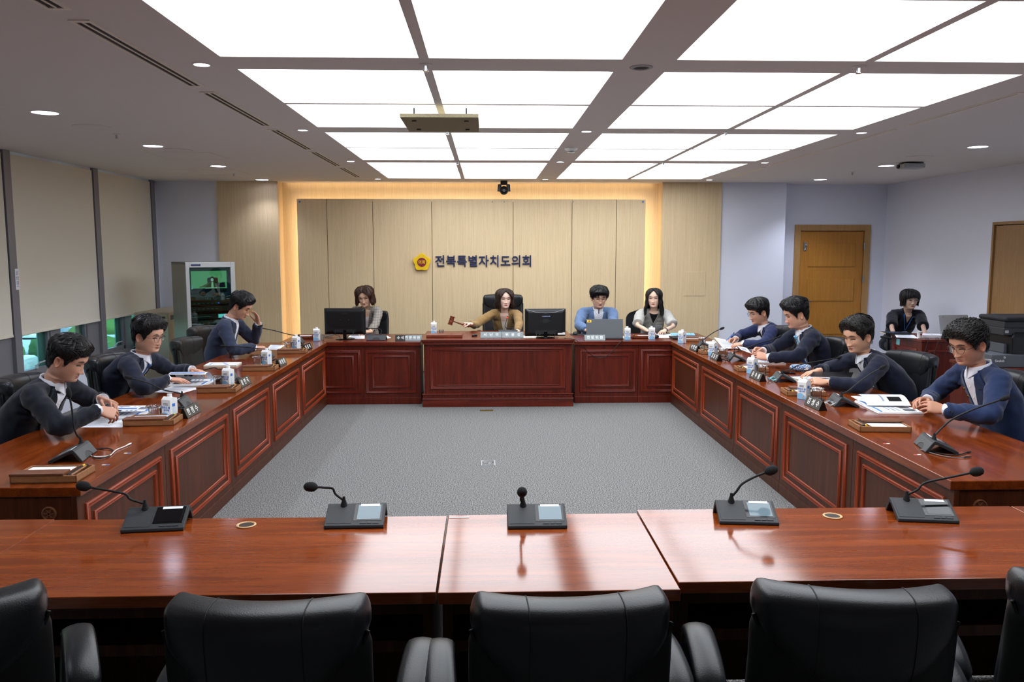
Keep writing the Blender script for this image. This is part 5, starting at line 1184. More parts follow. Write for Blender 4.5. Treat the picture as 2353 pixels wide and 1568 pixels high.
# ---------------------------------------------------------------- clerk's corner on the right
DZ = .78
a = onz(2119, 781, DZ); e = onz(2265, 782, DZ); bk = onz(2046, 768, DZ)
w_ = e.x-a.x; dp = .72
t = thing('clerk_desk', 'small dark mahogany desk of the woman in the right corner', 'desk', (a.x, a.y, 0))
mb = MB(); mb.box((-.015, -.015, DZ-.03), (w_+.015, dp, DZ)); mb.build('desk_top', MT['rail_b'], t, smooth=False, bevel=.003)
mb = MB(); mb.box((0, 0, 0), (w_, .03, DZ-.03)); f = mb.build('front_panel', MT['panel_b'], t, smooth=False); mould(.08, w_-.08, .12, DZ-.12, M=T(0, 0, 0)).build('moulding', MT['mould_b'], f, angle=70)
for x, m_ in ((0, 1), (w_-.03, 0)):
    mb = MB(); mb.box((x, .03, 0), (x+.03, dp-.02, DZ-.03)); f = mb.build('side_panel', MT['panel_b'], t, smooth=False)
    if m_: mould(-dp+.1, -.1, .12, DZ-.12, M=RZ(-PI/2)).build('moulding', MT['mould_b'], f, angle=70)
DC = a.copy()
mb = MB(); mb.box((-.003, .45, .62), (-.001, .53, .70)); mb.v = [(x-.0, y, z) for x, y, z in mb.v]; o = mb.build('sticky_note', MT['cupblue'], smooth=False, loc=(DC.x, DC.y+.05, .03)); tag(o, 'pale teal sticky note on the side of the clerk desk', 'note')
p = onz(2118, 778, DZ); t = thing('paper_cup', 'white paper cup with red print on the clerk desk', 'cup', (p.x, p.y+.05, DZ+.001)); mb = MB(); mb.lathe([(.024, 0), (.032, .075), (.034, .077), (.031, .078), (.023, .004)], 24); cu = mb.build('cup_wall', MT['white'], t); mb = MB(); mb.lathe([(.0293, .03), (.0305, .05)], 8, cap=(False, False)); mb.v = [v for v in mb.v]; mb = MB(); mb.grid(lambda u, v: ((.0275+.003*v)*math.cos(-1.9+u*.7)*1.03, (.0275+.003*v)*math.sin(-1.9+u*.7)*1.03, .032+v*.02), 6, 2); mb.build('red_print', MT['redm'], cu)
def desk_pt(px, py): q = onz(px, py, DZ); return q
sheet('stack of papers on the clerk desk behind the cup', [(2060, 776), (2110, 778), (2100, 770), (2055, 768)], z=DZ, group=gp)
q = desk_pt(2150, 776); booklet('dark bound documents on the clerk desk right of the cup', (q.x, q.y+.06, DZ+.001), R(80), h_=.03, cover='paper')
q = desk_pt(2075, 771); booklet('black folder on the clerk desk in front of the woman', (q.x-.02, q.y+.16, DZ+.004), R(84), h_=.018, cover='black')
a2, b2 = onY(2156, 760, DC.y+.30), onY(2229, 760, DC.y+.30)
t = laptop('silver laptop standing open on the clerk desk', ((a2.x+b2.x)/2, DC.y+.42, DZ+.001), R(8), (b2.x-a2.x)*1.02, .245, MT['lgrey'], -12, False, ('LG', .016, -.14, .222))
nameplate('black nameplate partly hidden behind the curly haired man', ((DC.x+w_-.22), DC.y+.12, DZ+.001), 0, '이사', .36, .075, m_=MT['plate_k'], tsize=.04)
for i, (dx, lab) in enumerate(((.10, 'left'), (.22, 'right'))):
    P = [(DC.x+dx, DC.y+.12, DZ+.006), (DC.x+dx-.04, DC.y-.02, DZ+.004), (DC.x+dx-.09, DC.y-.04, .62), (DC.x+dx-.16, DC.y-.03, .42), (DC.x+dx-.05+i*.05, DC.y-.03, .30), (DC.x+dx-.12, DC.y-.03, .02)]
    cable('black cable hanging down the front of the clerk desk, %s one' % lab, P, MT['black'], .004, None, 'cables on the clerk desk', 'hanging_cable')
# side table and printer at the right edge
PZ = .70
a = onz(2278, 846, PZ); t = thing('side_table', 'low dark red table under the printer at the right edge', 'table', (a.x, a.y, 0))
mb = MB(); mb.box((-.05, -.05, PZ-.03), (1.0, .62, PZ)); mb.build('table_top', MT['rail_b'], t, smooth=False, bevel=.003)
for x in (-.03, .95):
    mb = MB(); mb.box((x, -.03, 0), (x+.03, .6, PZ-.03)); mb.build('side_panel', MT['panel_b'], t, smooth=False)
mb = MB(); mb.box((0, .56, .1), (.95, .58, PZ-.03)); mb.build('back_panel', MT['panel_b'], t, smooth=False)
t = thing('printer', 'black and grey multifunction printer cut off by the right edge', 'printer', (a.x, a.y, PZ+.001))
mb = MB(); mb.box((0, 0, 0), (.62, .5, .125)); g = mb.build('paper_drawer', MT['slate'], t, smooth=False, bevel=.008); mb = MB(); text_mb(mb, 'Sindoh', .034, T(.075, -.001, .065) @ RX(PI/2), depth=.0008); mb.build('brand_letters', MT['white'], g, smooth=False)
mb = MB(); mb.lathe([(.011, 0), (.011, .001), (.006, .001), (.006, 0)], 5, M=T(.12, -.001, .098) @ RX(PI/2), cap=(False, False)); mb.build('brand_mark', MT['white'], g)
mb = MB(); mb.box((.17, .1, .125), (.24, .4, .215)); mb.build('grey_side', MT['slate'], t, smooth=False, bevel=.006)
mb = MB(); mb.rings([[(.205, .02, .09), (.62, .02, .09), (.62, .48, .09), (.205, .48, .09)], [(.19, .01, .29), (.62, .01, .29), (.62, .48, .29), (.19, .48, .29)], [(.24, .05, .335), (.62, .05, .335), (.62, .46, .335), (.24, .46, .335)]]); mb.build('printer_body', MT['black'], t, smooth=False, bevel=.008)
mb = MB(); mb.box((.13, .05, .30), (.62, .48, .37)); s = mb.build('scanner_unit', MT['darkgrey'], t, smooth=False, bevel=.006); mb = MB(); mb.box((.14, .048, .325), (.175, .05, .35)); mb.build('label', MT['lgrey'], s, smooth=False)
mb = MB(); mb.box((.145, .07, .37), (.62, .48, .43)); mb.build('scanner_middle', MT['darkgrey'], t, smooth=False, bevel=.004)
mb = MB(); mb.box((.14, .05, .43), (.63, .49, .475)); mb.build('scanner_lid', MT['black_m'], t, smooth=False, bevel=.018)
# ---------------------------------------------------------------- people
def skinmat(name='skin'):
    m, nt, b = newmat(name); a = nt.nodes.new('ShaderNodeVertexColor'); a.layer_name = 'col'
    lk(nt, a.outputs['Color'], b.inputs['Base Color']); b.inputs['Roughness'].default_value = .48; b.inputs['Specular IOR Level'].default_value = .4
    b.inputs['Subsurface Weight'].default_value = .04; b.inputs['Subsurface Radius'].default_value = (.012, .005, .003); b.inputs['Subsurface Scale'].default_value = .6
    tc = nt.nodes.new('ShaderNodeTexCoord'); n = nt.nodes.new('ShaderNodeTexNoise'); n.inputs['Scale'].default_value = 420; lk(nt, tc.outputs['Object'], n.inputs['Vector'])
    bp = nt.nodes.new('ShaderNodeBump'); bp.inputs['Strength'].default_value = .08; bp.inputs['Distance'].default_value = .001; lk(nt, n.outputs['Fac'], bp.inputs['Height']); lk(nt, bp.outputs['Normal'], b.inputs['Normal'])
    return m
M_skin = skinmat(); M_lens = thin_glass('spectacle_lens', (.97, .98, .98), .0)
M_lens.node_tree.nodes['Math'].inputs[1].default_value = .25
def hairmat(name, col, rough=.42):
    m, nt, b = newmat(name); c = lin(col); tc = nt.nodes.new('ShaderNodeTexCoord'); mp = nt.nodes.new('ShaderNodeMapping'); mp.inputs['Scale'].default_value = (260, 260, 40); lk(nt, tc.outputs['Object'], mp.inputs['Vector'])
    n = nt.nodes.new('ShaderNodeTexNoise'); n.inputs['Scale'].default_value = 1; n.inputs['Detail'].default_value = 3; lk(nt, mp.outputs['Vector'], n.inputs['Vector'])
    mx = nt.nodes.new('ShaderNodeMix'); mx.data_type = 'RGBA'; mx.inputs[6].default_value = (*[x*.55 for x in c], 1); mx.inputs[7].default_value = (*[x*1.5 for x in c], 1); lk(nt, n.outputs['Fac'], mx.inputs[0]); lk(nt, mx.outputs[2], b.inputs['Base Color'])
    bp = nt.nodes.new('ShaderNodeBump'); bp.inputs['Strength'].default_value = .5; bp.inputs['Distance'].default_value = .002; lk(nt, n.outputs['Fac'], bp.inputs['Height']); lk(nt, bp.outputs['Normal'], b.inputs['Normal'])
    b.inputs['Roughness'].default_value = rough; b.inputs['Specular IOR Level'].default_value = .35; return m
HM = dict(black=hairmat('black_hair', '#121010'), soft=hairmat('soft_black_hair', '#1d1a18'), brown=hairmat('brown_hair', '#2c1a12'), redbrown=hairmat('reddish_brown_hair', '#382015'))
CM = dict(navy=cloth('navy_wool', '#10162a'), navy2=cloth('dark_navy_wool', '#0d111d'), navy3=cloth('royal_navy_wool', '#18234a'), slate=cloth('slate_blue_wool', '#2a3247'), navy4=cloth('bright_navy_wool', '#1b2a4c'), blue=cloth('blue_linen', '#5c7499', var=.18), camel=cloth('camel_wool', '#94754a'), plaid=plaid('grey_plaid', '#a39c92', '#857f78', '#6b655f'),
          grey=cloth('light_grey_tweed', '#b4b3ae', var=.2), knit=cloth('dark_navy_knit', '#11141f'), white=cloth('white_shirt', '#e9ebf2', var=.03, bump=.1), whitec=cloth('pale_lilac_top', '#d8cfd6', var=.03, bump=.1), cream=cloth('cream_top', '#efe3d2', var=.03, bump=.1), blackt=cloth('black_top', '#101013'), trous=cloth('dark_trousers', '#15171f'), tieb=cloth('light_blue_tie', '#6fb0d8', rough=.5), tien=cloth('navy_tie', '#2c4f80', rough=.5), tied=cloth('dark_tie', '#161820', rough=.5))
def ss(a, b, x):
    t = np.clip((x-a)/(b-a), 0, 1); return t*t*(3-2*t)
HZ = np.array([-.12, -.07, -.03, -.008, .001, .006, .012, .022, .036, .055, .075, .095, .115, .135, .155, .175, .195, .210, .220, .2255])
HF = np.array([-.02, .014, .031, .044, .060, .071, .079, .083, .082, .083, .084, .082, .0815, .0865, .0855, .077, .058, .036, .012, -.010])
HB = np.array([-.060, -.080, -.076, -.073, -.072, -.072, -.072, -.073, -.076, -.081, -.088, -.095, -.1005, -.1035, -.103, -.098, -.084, -.064, -.041, -.018])
HW = np.array([.030, .050, .0545, .053, .0525, .052, .052, .055, .0605, .066, .0695, .072, .0735, .0755, .0765, .0745, .0665, .0535, .036, .010])
def cr_interp(x, X, Yv):
    """smooth interpolation of a table"""
    m = np.gradient(Yv, X); i = np.clip(np.searchsorted(X, x)-1, 0, len(X)-2); h = X[i+1]-X[i]; t = np.clip((x-X[i])/h, 0, 1)
    return (2*t**3-3*t**2+1)*Yv[i]+(t**3-2*t**2+t)*h*m[i]+(-2*t**3+3*t**2)*Yv[i+1]+(t**3-t**2)*h*m[i+1]
def sp_(a, p): return np.sign(a)*np.abs(a)**p
class Face:
    def __init__(s, female=False, jaw=1.0, wide=1.0, nose=1.0, eye=.3, skin='#c98f6c', lip='#a8584e', brow='#241c18', blush=.5, stubble=.0, smile=0, long=1.0, aged=0):
        s.__dict__.update(locals()); s.tone = tuple(1-(1-c)*.90 for c in lin(skin))
    def base(s, phi, z):
        f, b, w = cr_interp(z, HZ, HF), cr_interp(z, HZ, HB), cr_interp(z, HZ, HW)
        k = 1-ss(.02, .09, z); neck = 1-ss(-.03, .005, z)
        w = w*(1+(s.jaw-1)*k*(1-neck))*(1+(s.wide*1.06-1)*(1-neck))
        if s.female: w = w*(1-.05*k-.10*(1-ss(.0, .035, z))*(1-neck)); f = f-.001*k; b = b+.014*neck; f = f-.006*neck; w = w*(1-.15*neck)
        c = -.010+0*z
        e = .86+.0*z
        cs, sn = np.cos(phi), np.sin(phi)
        ex = np.where(cs > 0, .90-.10*ss(.02, .12, z)+.06*neck, .95)
        x = w*sp_(sn, ex); y = np.where(cs > 0, c+(f-c)*sp_(cs, ex), c+(c-b)*sp_(cs, .95))
        return x, y
    def feat(s, x, z, front):
        G = lambda x0, z0, sx, sz: np.exp(-((x-x0)/sx)**2-((z-z0)/sz)**2)
        d = 0*x
        for q in (-1, 1):
            d = d+.0035*G(q*.026, .136, .02, .008)-.0105*G(q*.031, .1165, .0155, .0095)+.0065*G(q*.031, .1135, .0125, .0085)
            d = d+.004*G(q*.043, .085, .018, .018)+.008*s.nose*G(q*.0125, .0700, .0055, .0055)-.0022*G(q*.027, .058, .006, .014)*(1+s.smile+s.aged)
        t = np.clip((z-.066)/.052, 0, 1); ridge = np.where((z > .060) & (z < .128), (.0205-.016*t**.8)*ss(.062, .070, z)*(1-ss(.112, .126, z)), 0)
        d = d+s.nose*ridge*np.exp(-(x/(.0095-.003*t))**2)+s.nose*.006*G(0, .0745, .011, .0075)
        d = d-.0015*G(0, .058, .004, .006)+.0045*G(0, .0500, .019, .0036)-.0048*G(0, .0455, .0165, .0018)+.0055*G(0, .0405, .015, .0042)-.004*G(0, .0315, .016, .0045)+.004*G(0, .016, .018, .010)
        if s.smile:
            for q in (-1, 1): d = d+.004*s.smile*G(q*.036, .062, .01, .012)
        return d*front
    def point(s, phi, z):
        x, y = s.base(phi, z); front = ss(.15, .55, np.cos(phi))
        return x, y+s.feat(x, z, front)
    def colour(s, x, y, z, phi):
        n = len(x); front = np.cos(phi) > .25
        c = np.tile(np.array(s.tone), (n, 1)); G = lambda x0, z0, sx, sz: np.exp(-((x-x0)/sx)**2-((z-z0)/sz)**2)
        red = s.blush*(G(.044, .078, .022, .018)+G(-.044, .078, .022, .018)+.8*G(0, .074, .014, .01))*front
        c *= 1-np.outer(red, np.array([.02, .20, .22]))
        if s.stubble: c *= 1-np.outer(s.stubble*front*(ss(-.02, .01, z)*(1-ss(.05, .066, z)))*(1-.0*x), np.array([.30, .26, .20]))
        def put(mask, col): c[:] = c*(1-mask[:, None])+np.array(lin(col))*mask[:, None]
        zm = .0455+s.smile*.004*(x/.024)**2*4
        lw = .0235
        u = np.clip(1-(x/lw)**2, 0, 1)
        m = front*ss(0, .0015, u*.0085**1-np.abs(z-zm+.001))*(u > 0)
        put(np.clip(m*.85, 0, 1), s.lip)
        put(front*np.clip(1.6-np.abs(x)/(lw*.62), 0, 1)*np.clip(1.2-np.abs(z-zm)/.0017, 0, 1)*.85, '#3a1814')
        for q in (-1, 1):
            dx = (x-q*.031)*q                      # + outwards
            bz = .1365+.004*(1-((dx-.002)/.022)**2)-.0005*np.abs(dx)/.02
            th = (.0052 if not s.female else .0042)*np.clip(1.15-np.abs(dx-.0)/.030, .2, 1)
            put(front*(np.abs(dx) < .0225)*np.clip(1.5-np.abs(z-bz)/th, 0, 1)*(.95 if not s.female else .85), s.brow)
            v = np.clip(1-(dx/.0155)**2, 0, 1)
            zt = .1112+v*(.0016+.0060*s.eye)+dx*.06; zb = .1112-v*.0032*s.eye**.5+dx*.06
            ins = front*(v > 0)*(z < zt)*(z > zb)
            put(ins*1.0, '#d8d0ca'); put(ins*(np.abs(dx-.001) < .0074), '#0c0706')
            put(front*(np.abs(dx) < .0175)*np.clip(1.8-np.abs(z-zt)/.0024, 0, 1)*1.0, '#0c0807')
            put(front*(np.abs(dx) < .014)*np.clip(1.2-np.abs(z-zt-.0050)/.0014, 0, 1)*.45, '#5a3424')
            put(front*G(q*.0075, .0655, .0035, .0022)*.75, '#3a1c16')
        return c
def ear_mesh(mb, q):
    """ear on the side q, head coordinates"""
    n, R_ = 22, 7; rs = []
    for i in range(R_+1):
        r = i/R_; ring = []
        for j in range(n):
            a = 2*PI*j/n
            yy, zz = math.cos(a), math.sin(a)
            wy = .0165*(1+.12*zz) if zz > 0 else .0165*(1-.35*zz*zz)
            h = .013+.007*math.exp(-((r-.82)/.16)**2)-.007*math.exp(-(r/.45)**2)
            if r > .95: h = .009
            ring.append((q*(.0705+h+.006*(-yy)*r), -.014+wy*yy*r-.004*zz*r, .098+.032*zz*r))
        rs.append(ring)
    rs.append([(q*.066, -.012+(y+.014)*.75, z) for x, y, z in rs[-1]])
    rs = [[rs[0][0]]*n]+rs[1:] if False else rs
    mb.rings(rs if q < 0 else [r[::-1] for r in rs], cap=(True, True))
FACE_Z = np.concatenate([np.linspace(-.12, -.012, 14, endpoint=False), np.linspace(-.012, .150, 104, endpoint=False), np.linspace(.150, .2255, 26)])
_fr = np.linspace(-R(80), R(80), 113); _bk = np.linspace(R(80), R(280), 41)[1:-1]
FACE_P = np.concatenate([_fr, _bk])
def head_arrays(F):
    Z, P = np.meshgrid(FACE_Z, FACE_P, indexing='ij'); x, y = F.point(P, Z)
    x, y, z, p = x.ravel(), y.ravel(), Z.ravel(), P.ravel()
    col = F.colour(x, y, z, p)
    nr, nc = len(FACE_Z), len(FACE_P); fs = []
    for i in range(nr-1):
        for j in range(nc):
            k = (j+1) % nc; fs.append((i*nc+k, i*nc+j, (i+1)*nc+j, (i+1)*nc+k))
    fs.append(tuple((nr-1)*nc+j for j in range(nc))[::-1])
    return np.stack([x, y, z], 1), fs, col
def over_desk(p, m=.0):
    x, y = p.x, p.y
    return (-2.70-m < x < -1.87 and 3.6 < y < 9.5) or (2.19 < x < 3.02+m and 3.6 < y < 9.5) or (-2.4 < x < 2.75 and 9.3 < y < 10.42+m)
# ---- hands
def hand_mesh(side, curl, spread=.12, thumb=(.5, .3), fine=.0034):
    """side +1 right, -1 left; wrist at origin, fingers +y, palm -z. curl: 4 tuples of three bends (radians) or one tuple"""
    cu = curl if isinstance(curl[0], (tuple, list)) else [curl]*4
    mb = MB(); n = 16; rs = []
    for y, w, t, z in ((-.035, .024, .019, 0), (-.02, .025, .019, 0), (0, .027, .0175, 0), (.02, .034, .017, 0), (.05, .041, .0155, 0), (.078, .041, .0135, .001), (.092, .036, .010, .001)):
        rs.append([(w*spow(math.cos(2*PI*j/n), .8), y, z+t*spow(math.sin(2*PI*j/n), .8)) for j in range(n)])
    mb.rings([r[::-1] for r in rs])
    X = [-.031, -.0105, .0105, .0305]; Ln = [.071, .080, .074, .058]; Rd = [.0088, .0092, .0086, .0076]
    for i in range(4):
        x = X[i]*side; L = Ln[i]; a = 0; p = V((x, .074-(.012 if i == 3 else .004 if i != 1 else 0), .001)); pts = [V((x*.8, .045, 0)), p]; rad = [Rd[i]*.95, Rd[i]*1.08]
        sp = X[i]/.03*spread*side
        for k, fr in enumerate((.46, .30, .24)):
            a += cu[i][k]
            d = V((math.sin(sp)*math.cos(a), math.cos(sp)*math.cos(a), -math.sin(a)))
            q = pts[-1]+d*L*fr; pts += [pts[-1].lerp(q, .5), q]; rr = Rd[i]*(1-.10*(k+1)); rad += [rr*.97, rr*1.02]
        pts.append(pts[-1]+d*.004); rad.append(Rd[i]*.4)
        mb.tube(pts, rad, 9)
    tx, tb = thumb; s = -side
    d1 = V((s*.75, .62, -.25-.35*tb)).normalized(); d2 = V((s*(.62-.75*tx), .85, -.25-.5*tb)).normalized(); d3 = V((s*(.45-.95*tx), .9, -.25-.5*tb)).normalized()
    a0 = V((s*.012, .012, -.004)); a1 = a0+d1*.042; a2 = a1+d2*.034; a3 = a2+d3*.027
    mb.tube([a0, a0.lerp(a1, .5), a1, a1.lerp(a2, .5), a2, a3, a3+d3*.004], [.013, .0135, .0108, .0098, .0100, .0082, .003], 9)
    return remesh(mb, fine, 3, .5)
def person(name_label, ear, rz, head=(20, 0, 0), arms=None, face=None, hair=None, jacket='navy', style='suit', inner='white', tie=None, scale=1.05, sh=.185, group=None, torso=.54, glasses=None, pin=None, extras=None, sway=0, bulk=1.0, chest_yaw=0, sleeve='long', seed=1, cuff=True, vneck=.31):
    rnd = random.Random(seed); F = face
    pitch, yaw, roll = [R(a) for a in head]
    ear = V(ear); th = pitch*.75
    rotH = Matrix.Rotation(rz, 3, 'Z')
    Mw = T(ear.x, ear.y, 0) @ RZ(rz)
    E = V((0, 0, ear.z))
    Rn = Matrix.Rotation(-th, 3, 'X')
    N = E+Rn @ V((0, -.022, -.150*scale))                  # neck base
    zp = .545
    torso += .02; dz = N.z-zp; back = math.sqrt(max(.0025, torso*torso-dz*dz)) if torso > dz else .05
    P = V((N.x-sway, N.y-back, zp))
    root = Mw @ T(P.x, P.y, 0)                              # pelvis stands on the local origin
    off = V((-P.x, -P.y, 0)); E += off; N += off; P += off
    inv = root.inverted()
    t = thing('person', name_label, 'person', group=group); t.matrix_world = root
    # spine
    mid_ = (P+N)/2+V((0, -.075, .02))
    sp = lambda s: P*(1-s)**2+mid_*2*s*(1-s)+N*s*s
    cy = R(chest_yaw)
    def fr(s):
        tg = (sp(min(1, s+.02))-sp(max(0, s-.02))).normalized(); x = Matrix.Rotation(cy*s, 3, 'Z') @ V((1, 0, 0)); x = (x-tg*x.dot(tg)).normalized(); return tg, x, tg.cross(x)*-1
    def section(s, a, b, fw=0, n=28):
        c = sp(s) if 0 <= s <= 1 else (sp(0)+V((0, 0, s*.55)) if s < 0 else sp(1)+(sp(1)-sp(.95)).normalized()*(s-1)*.5)
        tg, x, y = fr(max(0, min(1, s))); y = x.cross(tg)*-1
        return [c+x*(a*spow(math.cos(q), .85))+y*(b*spow(math.sin(q), .85)+fw) for q in [2*PI*j/n for j in range(n)]]
    # make sure y of the sections points forward
    fwd = lambda s: (lambda tg, x: (x.cross(tg)*-1 if (x.cross(tg)*-1).y > 0 else x.cross(tg)))(*fr(s)[:2])
    k = bulk; fem = F.female
    def torso_mesh(mb, g=1.0, lo=-.10):
        prof = [(lo, .175, .135), (0, .182, .135), (.2, .170, .122), (.4, .172, .122), (.58, .180, .122), (.74, .184, .114), (.86, .168, .100), (.94, .128, .086), (1.0, .078, .070), (1.02, .05, .05)]
        if fem: prof = [(lo, .180, .13), (0, .180, .13), (.2, .148, .105), (.4, .146, .105), (.58, .156, .122), (.74, .158, .105), (.86, .135, .085), (.94, .098, .070), (1.0, .066, .06), (1.02, .045, .045)]
        mb.rings([section(s, a*k*g, b*k*g) for s, a, b in prof])
    tgN, xN, _ = fr(.93)
    S = {q: N+xN*(q*sh)-tgN*(.052 if not fem else .054)+fwd(.93)*.006 for q in (1, -1)}
    # arms
    A = {}
    for q, key in ((1, 'R'), (-1, 'L')):
        a = arms[key]; Ww = V(a['w']); Ww.z = max(Ww.z, TZ+.046) if over_desk(Ww) else Ww.z; W = inv @ Ww; u, f = .29*scale, .25*scale
        D = W-S[q]; L = D.length; d = D.normalized()
        if L > (u+f)*.995: kk = L/((u+f)*.995); u *= kk; f *= kk
        ca = (u*u+L*L-f*f)/(2*u*L); ca = max(-1, min(1, ca))
        pole = V(a.get('pole', (q*.8, -.1, -.6))); pole = (pole-d*pole.dot(d)).normalized()
        El = S[q]+d*(u*ca)+pole*(u*math.sqrt(max(0, 1-ca*ca)))
        for _ in range(30):
            Ew = root @ El
            if not over_desk(Ew, .04) or Ew.z > TZ+.062: break
            pole = pole+V((q*.05, -.03, .12)); pole = (pole-d*pole.dot(d)).normalized(); El = S[q]+d*(u*ca)+pole*(u*math.sqrt(max(0, 1-ca*ca)))
        fd = (inv.to_3x3() @ V(a['dir'])).normalized() if 'dir' in a else (W-El).normalized()
        pn = (inv.to_3x3() @ V(a.get('palm', (0, 0, -1)))).normalized()
        A[q] = dict(W=W, E=El, f=fd, p=pn, **{kx: vx for kx, vx in a.items() if kx in ('curl', 'thumb', 'spread', 'hold')})
    # ---------- body: head, neck, hands, inner trunk and limbs in one mesh
    Rh = Matrix.Rotation(yaw, 3, 'Z') @ Matrix.Rotation(-pitch, 3, 'X') @ Matrix.Rotation(roll, 3, 'Y')
    hs = scale*1.05
    Mh = Matrix.Translation(E) @ Rh.to_4x4() @ Matrix.Scale(hs, 4) @ Matrix.Translation((0, .012, -.10))
    co, fs, col = head_arrays(F)
    Rnk = Matrix.Rotation(-th*.55, 3, 'X')
    Mn = Matrix.Translation(N) @ Rnk.to_4x4() @ Matrix.Scale(hs, 4) @ Matrix.Translation((0, .030, .072))
    ap = lambda M, c: c @ np.array(M.to_3x3()).T+np.array(M.translation)
    wz = (1-ss(-.085, .018, co[:, 2]))[:, None]
    pts = ap(Mh, co)*(1-wz)+ap(Mn, co)*wz
    body = MB(); cols = []
    skin = F.tone
    body.add(pts, fs); cols.append(col)
    for q in (-1, 1):
        e = MB(); ear_mesh(e, q); body.add([Mh @ V(v) for v in e.v], e.f); cols.append(np.tile(np.array(skin)*np.array([.98, .86, .84]), (len(e.v), 1)))
    nb = len(body.v)
    tb = MB(); torso_mesh(tb, .86, -.08)
    for q in (1, -1):
        tb.tube([S[q], S[q].lerp(A[q]['E'], .5), A[q]['E'], A[q]['E'].lerp(A[q]['W'], .5), A[q]['W']], [.040*k, .034, .028, .028, .024], 10)
        hip = P+V((q*.085, .0, -.0)); kn = V((q*.11, .40, .52)); an = V((q*.10, .40, .10)); 
        tb.tube([hip, hip.lerp(kn, .5), kn, kn+V((0, .0, -.06)), kn.lerp(an, .5), an], [.07, .065, .05, .048, .045, .035], 10)
    for s_ in [0]:
        body.add(tb.v, tb.f); cols.append(np.tile(np.array(skin), (len(tb.v), 1)))
    for q in (1, -1):
        a = A[q]; hv, hf = hand_mesh(q, a.get('curl', (.25, .35, .25)), a.get('spread', .1), a.get('thumb', (.4, .3)))
        z = -a['p']; y = a['f']; x = y.cross(z).normalized(); z = x.cross(y); Mx = Matrix((x, y, z)).transposed().to_4x4() @ Matrix.Scale(scale*(.93 if fem else 1.0), 4); Mx.translation = a['W']; a['M'] = Mx
        hv2 = ap(Mx, hv); c = np.tile(np.array(skin), (len(hv), 1))
        tip = ss(.11, .16, hv[:, 1]); c *= 1-np.outer(tip*.5+.25, np.array([.02, .16, .16]))
        body.add(hv2, hf); cols.append(c)
    for p_ in (extras or []):
        pass
    body_extra = []
    # ---------- clothes
    cm = CM[jacket]
    jk = MB(); torso_mesh(jk, 1.0)
    for q in (1, -1):
        a = A[q]; jk.tube([N+xN*(q*.03)-tgN*.035, N+xN*(q*.10)-tgN*.038, S[q]], [.046*k, .054*k, .066*k], 12)
        W2 = a['W']-(a['W']-a['E']).normalized()*(.012 if cuff else .03); m1 = S[q].lerp(a['E'], .5)
        if sleeve == 'long':
            pth = [S[q]-xN*(q*.02), S[q].lerp(a['E'], .12), m1, a['E'].lerp(S[q], .12), a['E'].lerp(W2, .1), a['E'].lerp(W2, .5), W2]
            jk.tube(smooth_path(pth, 3), [r_*k*(.88 if fem else 1) for r_ in list(np.interp(np.linspace(0, 6, 19), range(7), [.070, .072, .066, .060, .058, .054, .047]))], 14)
        else:
            e2 = S[q].lerp(a['E'], .86); pth = [S[q]-xN*(q*.02), S[q].lerp(a['E'], .15), m1, e2]
            jk.tube(smooth_path(pth, 3), list(np.interp(np.linspace(0, 3, 10), range(4), [.066, .070, .070, .072])), 14)
    jv, jf = remesh(jk, .0095, 5, .5)
    # soft folds
    out = []
    me = bpy.data.meshes.new('t'); me.from_pydata(jv.tolist(), [], jf); me.update(); nrm = np.empty(len(jv)*3); me.vertices.foreach_get('normal', nrm); nrm = nrm.reshape(-1, 3); bpy.data.meshes.remove(me)
    for i, p in enumerate(jv):
        v = V(p); h = 0
        for q in (1, -1):
            de = (v-A[q]['E']).length; ax = (A[q]['W']-S[q]).normalized(); u_ = v.dot(ax)
            h += math.exp(-(de/.12)**2)*.017*noise.noise(V((u_*26+q*7+v.z*9, v.x*13, v.z*11+seed)))
            ds = (v-S[q]+V((0, 0, .10))).length; h += math.exp(-(ds/.11)**2)*.022*noise.noise(V((v.x*14, v.y*14+seed, v.z*30)))
            dw = (v-A[q]['W']).length; h += math.exp(-(dw/.13)**2)*.018*noise.noise(V((u_*40, v.x*8+seed, v.y*8)))
        h += .007*noise.noise(V((v.x*7, v.y*7, v.z*13))+V((seed*3.7, 0, 0)))+.003*noise.noise(v*24)
        out.append(v+V(nrm[i])*h)
    jm = MB(); jm.add(out, jf); jname = {'suit': 'jacket', 'open': 'jacket', 'cardigan': 'short_sleeved_jacket', 'top': 'knit_top'}[style]
    jo = jm.build(jname, cm, t, angle=180)
    bvh = BVHTree.FromPolygons([tuple(v) for v in out], jf)
    tgC, xC, _ = fr(.80); fC = fwd(.80); upC = tgC
    def proj(x, v, off):
        """point on the jacket front, x across, v down from the neck base"""
        o = N+xC*x-upC*v+fC*.19
        h = bvh.ray_cast(o, -fC, .30)
        if h[0] is None:
            h = bvh.find_nearest(N+xC*x-upC*v+fC*.05); 
        p, n_ = h[0], h[1]
        if n_.dot(fC) < 0: n_ = -n_
        h0 = bvh.ray_cast(N-upC*v+fC*.19, -fC, .30)
        if h0[0] is not None and (p-h0[0]).dot(fC) > .02: p = p-fC*((p-h0[0]).dot(fC)-.02); n_ = fC.copy()
        return p+(n_*.6+fC*.4).normalized()*(off+.006*max(0, 1-max(0, v)/.09))
